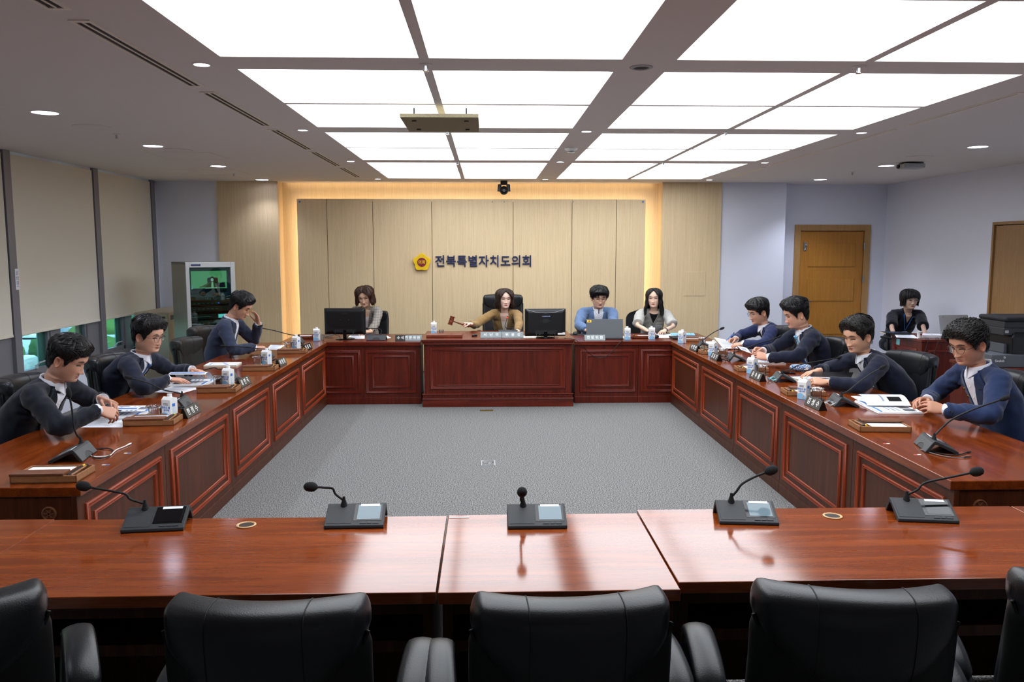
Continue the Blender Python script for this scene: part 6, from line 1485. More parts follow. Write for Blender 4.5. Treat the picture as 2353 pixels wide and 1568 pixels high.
    def patch(inner_, outer_, v0, v1, off, nu=10, nv=18, th=.004, rim=True):
        mb = MB(); top = [[proj(inner_(v0+(v1-v0)*j/nv)+(outer_(v0+(v1-v0)*j/nv)-inner_(v0+(v1-v0)*j/nv))*i/nu, v0+(v1-v0)*j/nv, off) for i in range(nu+1)] for j in range(nv+1)]
        for _ in range(2):                                # relax
            for j in range(1, nv):
                for i in range(1, nu): top[j][i] = top[j][i]*.4+(top[j-1][i]+top[j+1][i]+top[j][i-1]+top[j][i+1])*.15
        flat_ = [p for r in top for p in r]; lowr = [p-fC*th for p in flat_]; m = nu+1
        fs_ = []
        for j in range(nv):
            for i in range(nu):
                a_, b_, c_, d_ = j*m+i, j*m+i+1, (j+1)*m+i+1, (j+1)*m+i; fs_ += [(a_, b_, c_, d_)]
        ring = [i for i in range(m)]+[j*m+nu for j in range(1, nv+1)]+[nv*m+i for i in range(nu-1, -1, -1)]+[j*m for j in range(nv-1, 0, -1)]
        K = len(flat_); fs_ += [(ring[i], ring[(i+1) % len(ring)], K+ring[(i+1) % len(ring)], K+ring[i]) for i in range(len(ring))]
        mb.add(flat_+lowr, fs_); return mb
    VL = vneck
    nk = .060 if not fem else .052
    if style in ('suit', 'open'):
        vin = lambda v: max(.004, nk*max(0, 1-max(0, v)/VL)**.85+.002)
        im = CM[inner]
        if not fem:
            patch(lambda v: -vin(v)-.016*min(1, max(0, v)/.05), lambda v: vin(v)+.016*min(1, max(0, v)/.05), -.012, VL, .007).build('shirt', im, t, angle=60)
            for i in range(3):
                mb = MB(); p = proj(0, .075+i*.075, .009); mb.cyl(.0055, 0, .002, 10, M=frame(p, V((0, 0, 1)), fC) ); 
                if not tie: mb.build('shirt_button', MT['white'], t)
        else:
            sk = patch(lambda v: -vin(v)-.012, lambda v: vin(v)+.012, -.02, VL*.55, .006); body.add(sk.v, sk.f); cols.append(np.tile(np.array(skin), (len(sk.v), 1)))
            vt = lambda v: vin(v)+.012
            mb = MB(); nu, nv = 12, 12
            v00 = VL*(.27 if inner == 'cream' else .26)
            gp_ = lambda u, w: proj((2*u-1)*(vin(v00+.0+(VL-v00)*w)+.012), v00-.02*(1-w)**2*(1-(1-(2*u-1)**2)*1.6)+(VL+.06-v00)*w, .0085)
            mb.grid(gp_, nu, nv); mb.add([V(p)-fC*.003 for p in mb.v], [f_[::-1] for f_ in mb.f]); mb.build('top', im, t, angle=180)
        for q in (1, -1):
            ou = lambda v: (.074+.085*min(1, max(0, v+.012)/.10) if v < .088 else .118*(1-(v-.088)/(VL-.088))+.020)*(.92 if fem else 1)
            lp = patch(lambda v: q*vin(v), lambda v: q*max(vin(v)+.012, ou(v)), .004, VL+.005, .0135, 8, 26, .011)
            lp.build('lapel', cm, jo, angle=60)
            mb = MB(); mb.tube([proj(q*(.078)*(.92 if fem else 1), .082, .0165), proj(q*.128*(.92 if fem else 1), .086, .0155)], .0018, 5); mb.build('notch_seam', MT['black_m'], jo)
        for i in range(2):
            p = proj(.012, VL+.02+i*.10, .006); mb = MB(); mb.cyl(.010, -.002, .003, 14, M=frame(p, V((0, 0, 1)), fC) @ Matrix.Identity(4)); mb.build('button', MT['darkgrey'], jo)
        # collar band of the jacket behind the neck
        mb = MB(); rs = []
        Mc = Matrix.Translation(N) @ Rnk.to_4x4()
        for i in range(25):
            a_ = R(52)+(2*PI-R(104))*i/24; r0 = np.array([(.066 if not fem else .06), (.070 if not fem else .062)])*scale
            c_, s_ = math.sin(a_), math.cos(a_); bk = (1-s_)/2; hh = -.012+.034*bk
            pr = [(1.0, -.03), (1.02, hh), (1.10, hh+.002), (1.30, hh-.045), (1.2, -.06)]
            rs.append([Mc @ V((c_*r0[0]*m_, s_*r0[1]*m_-.012, h_)) for m_, h_ in pr])
        mb.rings(rs); mb.build('collar', cm, jo, angle=60)
        if not fem:
            mb = MB(); rs = []
            for i in range(33):
                a_ = R(7)+(2*PI-R(14))*i/32; c_, s_ = math.sin(a_), math.cos(a_); bk = (1-s_)/2; fr_ = max(0, s_)**8
                hh = .012+.030*bk; low = -.022-.035*fr_+.02*bk
                pr = [(1.0, -.03), (.99, hh), (1.045, hh+.002), (1.17+.07*fr_, low), (1.13, low-.004)]
                rs.append([Mc @ V((c_*.0605*scale*m_, s_*.064*scale*m_-.010+(.004*fr_), h_)) for m_, h_ in pr])
            mb.rings(rs); mb.build('shirt_collar', im, t, angle=50)
        if tie:
            wv = lambda v: .0155-.003*ss(.02, .05, v)+.020*ss(.05, VL, v)
            mb = patch(lambda v: -float(wv(v)), lambda v: float(wv(v)), .004, VL+.01, .0125, 6, 18, .007); mb.build('tie', CM[tie], t, angle=60)
            kp = proj(0, .016, .015); mb = MB(); Mk = frame(kp, upC, fC); mb.rings([[Mk @ V((wx*math.cos(q), yy, .011*math.sin(q))) for q in [2*PI*j/12 for j in range(12)]] for wx, yy in ((.010, -.022), (.014, -.014), (.020, .008), (.019, .014))]); mb.build('tie_knot', CM[tie], t, angle=180)
    elif style == 'cardigan':
        vin = lambda v: .060*max(0, 1-max(0, v)/.15)**.9+.001 if v < .15 else .001
        sk = patch(lambda v: -.06, lambda v: .06, -.022, .02, .002); body.add(sk.v, sk.f); cols.append(np.tile(np.array(skin), (len(sk.v), 1)))
        patch(lambda v: -max(.012, vin(v)), lambda v: max(.012, vin(v)), .006, .34, .0045).build('top', CM[inner], t, angle=180)
        for q in (1, -1):
            mb = MB(); mb.tube([proj(q*max(.004, vin(v)), v, .007) for v in [-.015+.02*i for i in range(18)]], .004, 6); mb.build('front_edge', cm, jo)
        for v in (.15, .24, .33): p = proj(.012, v, .008); mb = MB(); mb.cyl(.010, -.002, .003, 14, M=frame(p, V((0, 0, 1)), fC)); mb.build('button', MT['slate'], jo)
    elif style == 'top':
        sk = patch(lambda v: -.038*max(.03, 1-max(0, v)/.10), lambda v: .038*max(.03, 1-max(0, v)/.10), -.02, .10, .005); body.add(sk.v, sk.f); cols.append(np.tile(np.array(skin), (len(sk.v), 1)))
        for q in (1, -1): patch(lambda v: q*(.05*max(.03, 1-max(0, v)/.11)), lambda v: q*(.05*max(.03, 1-max(0, v)/.11)+.035), -.02, .075, .006, 6, 10).build('collar', cm, jo, angle=60)
    # cuffs
    if sleeve == 'long':
        for q in (1, -1):
            d = (A[q]['W']-A[q]['E']).normalized(); w = A[q]['W']
            if cuff:
                mb = MB(); mb.tube([w-d*.06, w-d*.02, w+d*.004, w+d*.004, w-d*.02], [.035*scale, .0355*scale, .035*scale, .031*scale, .030*scale], 20, cap=(True, True)); mb.build('shirt_cuff', CM['white'] if not fem else CM[inner], t, angle=60)
            for i in range(3):
                sd = d.cross(V((0, 0, 1))).normalized()*q; p = w-d*(.028+i*.016)+sd*.047*k; mb = MB(); mb.cyl(.005, -.003, .003, 8, M=frame(p, d, sd)); mb.build('sleeve_button', MT['darkgrey'], jo)
    if pin:
        for (px_, pv, r_) in pin: p = proj(px_, pv, .0165); mb = MB(); mb.cyl(r_, -.001, .003, 10, M=frame(p, upC, fC)); mb.build('lapel_pin', MT['gold'], jo)
    # ---------- body object
    ob = body.build('body', M_skin, t, angle=180)
    ca = ob.data.color_attributes.new('col', 'FLOAT_COLOR', 'POINT'); call = np.ones((len(body.v), 4)); call[:, :3] = np.concatenate(cols); ca.data.foreach_set('color', call.ravel())
    # trousers and shoes
    tr = MB(); tr.rings([section(s_, a_, b_) for s_, a_, b_ in ((-.12, .15, .12), (-.03, .172, .132), (.06, .176, .132), (.14, .165, .12))])
    for q in (1, -1):
        hip = P+V((q*.085, -.02, -.005)); kn = V((q*.11, .40, .525)); an = V((q*.10, .41, .09))
        tr.tube(smooth_path([hip, hip.lerp(kn, .5)+V((0, 0, .005)), kn, kn+V((0, .012, -.09)), an], 4), list(np.interp(np.linspace(0, 4, 17), range(5), [.088, .083, .068, .064, .055])), 14)
        sh_ = MB(); sh_.rings([[V((q*.10+w_*spow(math.cos(a_), .8), .41+y_, h_/2+(h_/2)*spow(math.sin(a_), .8))) for a_ in [2*PI*j/16 for j in range(16)]] for y_, w_, h_ in ((-.085, .028, .06), (-.06, .036, .085), (0, .038, .095), (.06, .044, .07), (.13, .046, .05), (.175, .036, .04), (.195, .015, .025))]); sh_.build('shoe', MT['black'], t, angle=180)
    tv, tf = remesh(tr, .014, 4); tm = MB(); tm.add(tv, tf); tm.build('trousers', CM['trous'], t, angle=180)
    # ---------- hair
    hair(F, Mh, t, rnd, pts)
    # ---------- glasses
    if glasses:
        col_, rr, squash = glasses; g = None
        mb = MB(); zc = .111; rim = []
        for q in (-1, 1):
            ring = [V((q*.0335+rr*spow(math.cos(a_), .85), .0965-.10*(abs(q*.0335+rr*math.cos(a_))/.07)**2*.12, zc+rr*squash*spow(math.sin(a_), .85))) for a_ in [2*PI*j/28 for j in range(28)]]
            mb.tube([Mh @ p for p in ring+[ring[0]]], .0011*hs, 6); rim.append(ring)
        mb.tube(smooth_path([Mh @ V((x, .0975+.003*(1-(x/.012)**2), zc+.004+.003*(1-(x/.012)**2))) for x in (-.0125, 0, .0125)], 4), .0012, 6)
        for q in (-1, 1): mb.tube(smooth_path([Mh @ V(p) for p in ((q*(.0335+rr), .088, zc+.004), (q*.074, .070, zc+.005), (q*.0795, .02, zc+.006), (q*.0800, -.010, zc+.004), (q*.079, -.026, zc-.012))], 4), .0012, 6)
        g = mb.build('glasses', MT[col_], t, angle=180)
        for ring in rim: mb = MB(); mb.add([Mh @ p for p in ring], [tuple(range(28))]); mb.build('lens', M_lens, g, smooth=False)
    t['_'] = 0; del t['_']
    return dict(root=t, root_m=root, A=A, N=N, Mh=Mh, proj=proj, fC=fC, upC=upC, xC=xC, S=S, jacket=jo, frame=frame)
# ---- hair styles
class Skull:
    """table of the bare head (no features) for quick look-ups"""
    NP, NZ, Z0, Z1 = 120, 130, -.13, .2255
    def __init__(s, F):
        p = np.linspace(0, 2*PI, s.NP+1); z = np.linspace(s.Z0, s.Z1, s.NZ+1); Z, P = np.meshgrid(z, p, indexing='ij'); x, y = F.base(P, Z)
        S = np.stack([x, y, Z], 2); dp = np.empty_like(S); dp[:, 1:-1] = (S[:, 2:]-S[:, :-2])/2; dp[:, 0] = dp[:, -1] = (S[:, 1]-S[:, -2])/2
        dz = np.gradient(S, axis=0); n = np.cross(dz, dp); n /= np.linalg.norm(n, axis=2, keepdims=True)+1e-12
        sg = np.sign((n*(S-np.array([0, -.01, .10]))).sum(2, keepdims=True)); sg[sg == 0] = 1; n *= sg
        s.S, s.N = S.tolist(), n.tolist()
    def _l(s, T_, p, z):
        u = (p % (2*PI))/(2*PI)*s.NP; w = (min(max(z, s.Z0), s.Z1)-s.Z0)/(s.Z1-s.Z0)*s.NZ; i = min(int(w), s.NZ-1); j = min(int(u), s.NP-1); a = w-i; b = u-j
        A, B, C, D = T_[i][j], T_[i][j+1], T_[i+1][j], T_[i+1][j+1]; k0, k1, k2, k3 = (1-a)*(1-b), (1-a)*b, a*(1-b), a*b
        return V((A[0]*k0+B[0]*k1+C[0]*k2+D[0]*k3, A[1]*k0+B[1]*k1+C[1]*k2+D[1]*k3, A[2]*k0+B[2]*k1+C[2]*k2+D[2]*k3))
    def surf(s, p, z): return s._l(s.S, p, z)
    def nor(s, p, z):
        n = s._l(s.N, p, z); return n.normalized() if n.length > 1e-6 else V((0, 0, 1))
def sst(a, b, x):
    t = min(1, max(0, (x-a)/(b-a))); return t*t*(3-2*t)
def hair_short(mat_, top=.026, side=.010, fringe=.168, comb=(0, .5, .5), n=380, lift=.5, curl=0, front_h=.0, ln=.05, part=0, low=.0, over=.003):
    def f(F, Mh, t, rnd, pts):
        HL = np.array([[0, fringe], [25, fringe-.002], [40, fringe-.006], [52, .150], [62, .128], [68, .098], [76, .092], [82, .125], [98, .132], [108, .085], [125, .045], [150, .028+low], [180, .022+low]])
        hx, hy = HL[:, 0].tolist(), HL[:, 1].tolist()
        def hl(p):
            a = abs((math.degrees(p)+180) % 360-180)
            for i in range(len(hx)-1):
                if a <= hx[i+1]: return hy[i]+(hy[i+1]-hy[i])*(a-hx[i])/(hx[i+1]-hx[i])
            return hy[-1]
        K = Skull(F); surf = K.surf; nor = K.nor
        def thick(p, z, v):
            a = abs((math.degrees(p)+180) % 360-180); tp = (sst(.13, .19, z)); fr_ = math.exp(-(a/48)**2)
            th_ = side+(top-side)*tp+front_h*fr_*(sst(.15, .19, z))*(1-sst(.205, .226, z)*.5)
            e = min(1, v*(5-3.5*fr_*(1-min(1, over/.02)))+.08); return th_*e
        mb = MB(); nu, nv = 88, 26; rows = []
        for j in range(nv+1):
            v = j/nv; r = []
            for i in range(nu):
                p = -PI+2*PI*i/nu; z0 = hl(p); z = z0+(.2255-z0)*v**.85
                b = surf(p, z); n_ = nor(p, z); s_ = noise.noise(V((p*5.5, z*26, 3+top*100)))*.35+noise.noise(V((p*16, z*30, 7)))*.22
                r.append(Mh @ (b+n_*(thick(p, z, v)*(1+s_)+.0012)))
            rows.append(r)
        mb.rings(rows, cap=(False, True))
        # locks that lie along the shell
        cm_ = V(comb)
        for i in range(int(n*2.2)):
            p = rnd.uniform(-PI, PI); v = rnd.random()**.75; z0 = hl(p); z = z0+.003+(.2215-z0)*v
            tp0 = (sst(.150, .192, z)); L = ln*(.45+.75*tp0)*rnd.uniform(.7, 1.2); N_ = 7; st = L/(N_-1); ph = rnd.uniform(0, 6); Q = []; lift0 = rnd.uniform(.2, 1)*lift*.006
            jx = V((rnd.gauss(0, .12), rnd.gauss(0, .12), rnd.gauss(0, .1)))*(1+curl)
            for k_ in range(N_):
                b = surf(p, z); n_ = nor(p, z); u = k_/(N_-1)
                v_ = (z-hl(p))/max(.01, .2255-hl(p)); off = thick(p, z, max(.02, v_))
                ep = surf(p+.03, z)-surf(p-.03, z); ep /= .06; dz_ = .003; ez = surf(p, min(.2255, z+dz_))-surf(p, z-dz_); ez /= (min(.2255, z+dz_)-z+dz_)
                w1 = curl*.012*math.sin(u*8+ph); w2 = curl*.009*math.cos(u*8+ph)
                sd = n_.cross(ez).normalized() if ez.length > 1e-6 else V((1, 0, 0))
                Q.append(b+n_*(off*.97+lift0*math.sin(u*PI*.8)+.0012+max(0, w2))+sd*w1)
                tp = (sst(.150, .192, z)); fn = noise.noise(V((b.x*28, b.y*28, b.z*28+5)))*.7
                d = cm_*tp+V((fn*.6, -.15+fn*.3, 0))*1.0+(-ez.normalized())*(1-tp)*1.1+jx
                if part: d.x += tp*(.8 if b.x > part*.02 else -.8)
                d = (d-n_*d.dot(n_)); d = d.normalized() if d.length > 1e-6 else -ez.normalized()
                A2 = ep.dot(ep); C2 = ez.dot(ez); B2 = ep.dot(ez); e1 = d.dot(ep); e2 = d.dot(ez); dt = A2*C2-B2*B2
                if abs(dt) < 1e-9: break
                dp = (e1*C2-e2*B2)/dt; dzz = (A2*e2-B2*e1)/dt
                dp = max(-25, min(25, dp)); p += dp*st; z += dzz*st
                if z > .2225: z = .2225
                z = max(z, hl(p)-(over if abs(p) < 1.0 else .007))
            if len(Q) < 4: continue
            w0 = rnd.uniform(.0022, .0042)*(.55+.45*tp0); m = len(Q)
            mb.tube([Mh @ q for q in Q], [w0*(.55 if k_ == 0 else 1 if k_ < m-3 else .8 if k_ == m-3 else .5 if k_ == m-2 else .1) for k_ in range(m)], 5, flat=.55)
        mb.build('hair', mat_, t, angle=180)
    return f
def hair_long(mat_, end=-.02, vol=.018, fringe=.17, fside=None, open_=50, flare=.012, n=260, wave=.0, part=0.0, curl_end=0, bang=0, back_end=None, fall=0):
    be = end if back_end is None else back_end
    def f(F, Mh, t, rnd, pts):
        K = Skull(F)
        def zend(a):
            k = (sst(open_-7, open_+9, a)); e = end+(be-end)*(sst(90, 150, a)); fz = fringe if fside is None else fringe+(fside-fringe)*min(1, a/open_)**1.15; return fz*(1-k)+e*k
        def path(p, v, extra=0):
            a = abs((math.degrees(p)+180) % 360-180); ze = zend(a); z = .2255+(ze-.2255)*v**1.0; zz = max(z, .078)
            sb = K.surf(p, min(zz, .2255)); b = V((sb.x, sb.y))
            c = V((0, -.012)); d = (b-c); r = d.length; d = d/r if r > 1e-5 else V((math.sin(p), math.cos(p)))
            th_ = vol*(.45+.55*(sst(.0, .25, v)))*(1 if a > open_ else .55+.45*a/open_)
            drop = max(0, .085-z)
            if z < .085:
                bk = (sst(80, 140, a)); r = r*(1-min(.30, drop*1.8)*bk)
                th_ += flare*math.sin(min(1, drop/.10)*PI)*1.0-curl_end*(sst(.5, 1, v))*.02+fall*drop
            e = 1
            if zz > .085:
                n3 = K.nor(p, min(zz, .2245))
                w = wave*math.sin(z*62+p*2)*(sst(.25, .6, v)); tt = th_+w+extra; wn = (sst(.085, .125, zz))
                n3 = (n3*wn+V((d.x, d.y, 0))*(1-wn)).normalized()
                q3 = V((b.x, b.y, z))+n3*tt; return q3
            w = wave*math.sin(z*62+p*2)*(sst(.25, .6, v))
            q = c+d*(r+th_*e+w+extra); zt = z+(th_*.9+extra)*max(0, 1-v*2.2)
            return V((q.x, q.y, zt))
        mb = MB(); nu, nv = 110, 34; rows = []
        for j in range(nv+1):
            v = j/nv; rows.append([Mh @ path(-PI+2*PI*i/nu, max(v, .004), .0045*noise.noise(V((i*.38, v*2.2, 5)))+.0025*noise.noise(V((i*1.1, v*3, 9)))) for i in range(nu)])
        inner = [[Mh @ path(-PI+2*PI*i/nu, 1, -vol*.75-.004) for i in range(nu)]]
        mb.rings([r[::-1] for r in rows]+[inner[0][::-1]], cap=(True, False))
        for i in range(n):
            p = rnd.uniform(-PI, PI); a = abs(math.degrees(p)); v0 = rnd.uniform(.02, .5); v1 = min(1.0, v0+rnd.uniform(.45, .9)); ph = rnd.uniform(0, 6); tw = rnd.uniform(-.10, .10)
            if abs(zend(a)-zend(a+4)) > .03 and a < open_+12: continue
            P_ = []
            for k_ in range(9):
                u = k_/8; v = v0+(v1-v0)*u; P_.append(path(p+tw*u+.03*math.sin(u*4+ph)*wave*60, v, .002+.003*math.sin(u*3+ph)))
            if v1 >= .999:
                d = P_[-1]-P_[-2]; P_.append(P_[-1]+d*.8+V((rnd.gauss(0, .004), rnd.gauss(0, .004), 0)))
            w0 = rnd.uniform(.0035, .0065); m = len(P_); mb.tube([Mh @ q for q in P_], [w0*(.4+.6*math.sin(min(1, (k_+1)/m*2)*PI/2))*(1 if k_ < m-2 else (.6 if k_ < m-1 else .12)) for k_ in range(m)], 5, flat=.45)
        if part:
            P_ = [path(part*.3, v, .0012) for v in (.02, .08, .16, .24, .33)]
            m2 = MB(); m2.tube([Mh @ V((q.x, q.y, q.z+.001)) for q in P_], .0022, 5, flat=.4)
        mb.build('hair', mat_, t, angle=180)
    return f
# ---------------------------------------------------------------- the people in their places
def W(px, py, Y): return onY(px, py, Y)
EX, WX = -PI/2, PI/2
down = (0, 0, -1)
curlR = (.35, .45, .3)
def at(px, py, Y): return onY(px, py, Y)
PEOPLE = {}
# left row: look to +x ; the right arm (R) is the one nearest the camera
PEOPLE['L1'] = person('man in dark navy suit, nearest on the left, both hands on an open book', at(150, 828, 4.95), EX, (27, 2, 0),
    dict(R=dict(w=at(226, 942, 4.86), dir=(.86, .35, -.38), palm=(-.25, .55, -.8), curl=[(.5, .6, .4), (.6, .7, .4), (.75, .7, .4), (.85, .7, .4)], thumb=(.8, .6), pole=(.9, -.2, -.35)),
         L=dict(w=at(236, 918, 5.14), dir=(.9, -.35, -.2), palm=(-.2, -.4, -.9), curl=(.4, .5, .3), pole=(-.8, -.2, -.5))),
    Face(jaw=1.04, skin='#c08562', eye=.12, stubble=.25, blush=.35, aged=.4), hair_short(HM['black'], .028, .010, .172, (-.35, .75, -.05), 420, .5, .2, .004, .055, low=.01), 'navy2', seed=3, torso=.55)
PEOPLE['L2'] = person('man with round glasses and blue tie, second on the left, leafing through a picture book', at(338, 774, 6.35), EX, (13, -16, 0),
    dict(R=dict(w=at(386, 873, 6.22), dir=(.95, .25, -.08), palm=(0, .1, -1), curl=(.15, .25, .2), thumb=(.3, .2), pole=(.9, -.3, -.35)),
         L=dict(w=at(442, 851, 6.62), dir=(.9, -.3, -.1), palm=(0, -.3, -1), curl=(.3, .4, .3), pole=(-.9, -.2, -.4))),
    Face(jaw=1.10, wide=1.03, skin='#c98d6a', eye=.12, stubble=.15, blush=.4), hair_short(HM['black'], .034, .013, .178, (.25, .5, .5), 460, .7, .25, .012, .055), 'navy', tie='tien', glasses=('gun', .0225, .95), pin=[(-.085, .13, .009)], seed=5, torso=.555)
PEOPLE['L3'] = person('man in slate blue blazer, third on the left, touching his forehead with his hand', at(550, 705, 8.5), EX, (31, -6, 0),
    dict(R=dict(w=at(586, 800, 8.36), dir=(1, .1, -.05), palm=(0, .3, -1), curl=(.6, .7, .5), thumb=(.8, .5), pole=(.85, -.4, -.25)),
         L=dict(w=at(594, 744, 8.70), dir=(-.12, -.18, 1), palm=(-.75, -.55, -.1), curl=[(.35, .4, .2), (.3, .35, .2), (.2, .3, .2), (.15, .25, .2)], thumb=(.2, .3), pole=(-.5, .6, -.7))),
    Face(jaw=1.0, skin='#c48862', eye=.1, stubble=.2, blush=.3, aged=.7, nose=1.1), hair_short(HM['black'], .030, .015, .172, (-.1, -.7, .3), 440, .6, .2, .008, .06), 'slate', glasses=('gold', .0215, .92), seed=7, torso=.56)
# right row: look to -x ; the left arm (L) is the one nearest the camera
PEOPLE['R1'] = person('man with glasses and dark tie, farthest on the right, writing with a blue pen', at(1745, 719, 8.85), WX, (18, 12, 0),
    dict(L=dict(w=at(1708, 791, 8.66), dir=(-.95, .25, -.12), palm=(0, .3, -1), curl=(.35, .45, .3), pole=(-.9, -.3, -.3)),
         R=dict(w=at(1690, 780, 8.98), dir=(-.93, -.3, -.15), palm=(.1, -.55, -.8), curl=[(.5, .6, .3), (.6, .7, .4), (.8, .8, .5), (.9, .8, .5)], thumb=(.8, .6), pole=(.9, -.3, -.35))),
    Face(jaw=.98, skin='#c48a66', eye=.12, stubble=.12, blush=.5, smile=.5, aged=.6), hair_short(HM['black'], .032, .013, .170, (.7, .6, .1), 440, .6, .1, .010, .06, over=.008), 'navy3', tie='tied', glasses=('slate', .0215, .85), pin=[(.085, .13, .009)], seed=9)
PEOPLE['R2'] = person('smiling man in light blue tie on the right, holding a white sheet in both hands', at(1832, 724, 7.55), WX, (19, 0, 0),
    dict(L=dict(w=at(1764, 822, 7.34), dir=(-.93, .2, .22), palm=(-.15, .7, -.5), curl=[(.5, .5, .4)]*4, thumb=(.85, .5), pole=(-.9, -.35, -.25)),
         R=dict(w=at(1752, 807, 7.68), dir=(-.93, -.2, .12), palm=(-.1, -.7, -.5), curl=[(.5, .5, .4)]*4, thumb=(.85, .5), pole=(.9, -.3, -.3))),
    Face(jaw=1.10, wide=1.04, skin='#c98b68', eye=.08, stubble=.18, blush=.6, smile=1, aged=.6), hair_short(HM['black'], .034, .010, .174, (-.2, .55, .6), 440, .8, .35, .016, .05, low=.01), 'navy', tie='tieb', pin=[(.085, .13, .009)], seed=11, torso=.56, bulk=1.04)
PEOPLE['R3'] = person('man in open collared white shirt on the right, reading from a dark folder', at(1974, 775, 6.3), WX, (16, 20, 0),
    dict(L=dict(w=at(1897, 879, 6.12), dir=(-.97, .1, .1), palm=(-.1, .5, -.8), curl=[(.6, .6, .4)]*4, thumb=(.8, .5), pole=(-.9, -.35, -.25)),
         R=dict(w=at(1878, 853, 6.50), dir=(-.95, -.2, -.2), palm=(0, -.1, -1), curl=(.12, .2, .15), spread=.25, thumb=(.3, .2), pole=(.9, -.3, -.35))),
    Face(jaw=1.02, skin='#cb9068', eye=.15, stubble=.22, blush=.4, aged=.5), hair_short(HM['soft'], .032, .009, .180, (-.3, .45, .65), 440, .9, .4, .012, .05), 'navy', seed=13, torso=.55, cuff=False)
PEOPLE['R4'] = person('man with curly hair and dark rimmed glasses, nearest on the right, turning book pages', at(2228, 793, 5.02), WX, (20, 16, 0),
    dict(L=dict(w=at(2170, 942, 4.84), dir=(-.93, .25, .18), palm=(-.1, .75, -.5), curl=[(.45, .5, .35)]*4, thumb=(.85, .5), pole=(-.9, -.3, -.3)),
         R=dict(w=at(2130, 921, 5.2), dir=(-.92, -.3, .05), palm=(-.1, -.6, -.7), curl=[(.5, .5, .35)]*4, thumb=(.8, .5), pole=(.9, -.3, -.3))),
    Face(jaw=1.0, skin='#b9784f', eye=.12, stubble=.2, blush=.35, aged=.4, nose=1.1), hair_short(HM['soft'], .025, .010, .180, (-.2, .7, .3), 560, 1.0, .9, .010, .045, low=.02, over=.006), 'navy4', glasses=('gun', .0235, .9), pin=[(.085, .115, .010), (.065, .16, .009)], seed=15, torso=.56)
# back row: look towards the camera
BK = PI
def back(x): return BK
PEOPLE['B1'] = person('woman in grey plaid blazer with wavy brown hair behind the left monitor', at(839, 683, 10.78), BK+R(4), (20, -10, 3),
    dict(R=dict(w=at(813, 772, 10.25), dir=(.9, -.35, 0), palm=(-.1, .2, -1), curl=(.5, .6, .4), pole=(.9, -.2, -.5)), L=dict(w=at(850, 771, 10.27), dir=(-.95, -.2, 0), palm=(0, .2, -1), curl=(.5, .6, .4), pole=(-1, -.2, -.4))),
    Face(female=True, skin='#d9aa88', lip='#b8504f', eye=.12, blush=.5, smile=.6, brow='#3a2a22', nose=.85), hair_long(HM['redbrown'], .022, .030, .190, .135, 50, .022, 420, .006, curl_end=.2), 'plaid', inner='whitec', seed=21, sh=.162, cuff=False)
PEOPLE['B2'] = person('chairwoman in camel blazer swinging a wooden gavel at the carved bench', at(1159, 689, 10.70), BK+R(-3), (4, 14, 0),
    dict(R=dict(w=at(1080, 745, 10.34), dir=(-.92, -.30, .08), palm=(0, -.35, -.94), curl=[(1.15, 1.2, .7), (1.15, 1.25, .7), (1.2, 1.2, .7), (1.2, 1.2, .7)], thumb=(.95, .7), pole=(.5, -.5, -.6)), L=dict(w=at(1188, 770, 10.22), dir=(-.8, -.6, 0), palm=(0, .1, -1), curl=(.4, .5, .3), pole=(-1, -.3, -.3))),
    Face(female=True, skin='#e6c0ab', lip='#bd5a58', eye=.30, blush=.35, brow='#33251f', nose=.85, jaw=.96), hair_long(HM['brown'], .000, .026, .200, .118, 48, .016, 420, .002, curl_end=.6), 'camel', inner='cream', seed=23, sh=.168, cuff=False, vneck=.33)
PEOPLE['B3'] = person('man with thin round glasses in blue blazer behind the grey laptop', at(1376, 686, 10.72), BK+R(2), (15, 3, 0),
    dict(R=dict(w=at(1350, 771, 10.30), dir=(.55, -.8, -.1), palm=(0, 0, -1), curl=(.3, .4, .3), pole=(1, -.2, -.35)), L=dict(w=at(1405, 771, 10.28), dir=(-.5, -.8, -.1), palm=(0, 0, -1), curl=(.3, .4, .3), pole=(-1, -.2, -.35))),
    Face(jaw=1.03, wide=1.05, skin='#d3a182', eye=.18, stubble=.12, blush=.35), hair_short(HM['black'], .034, .018, .168, (.8, .45, -.1), 420, .7, .2, .012, .065, over=.022), 'blue', glasses=('gold', .0235, .95), seed=25, sh=.195, cuff=False, bulk=1.08, vneck=.33)
PEOPLE['B4'] = person('woman with long black hair in light grey short-sleeved jacket at the right end', at(1503, 687, 10.72), BK+R(-6), (4, -12, 0),
    dict(R=dict(w=at(1487, 770, 10.30), dir=(.45, -.85, -.1), palm=(0, 0, -1), curl=(.25, .3, .2), spread=.2, pole=(1, -.2, -.4)), L=dict(w=at(1527, 770, 10.30), dir=(-.5, -.85, -.1), palm=(0, 0, -1), curl=(.2, .3, .2), spread=.2, pole=(-1, -.2, -.4))),
    Face(female=True, skin='#e0b598', lip='#c05f5c', eye=.40, blush=.4, brow='#30241f', nose=.85), hair_long(HM['black'], -.085, .017, .203, .120, 46, .008, 420, .006, back_end=-.10, fall=.18), 'grey', style='cardigan', inner='blackt', sleeve='short', seed=27, sh=.165)
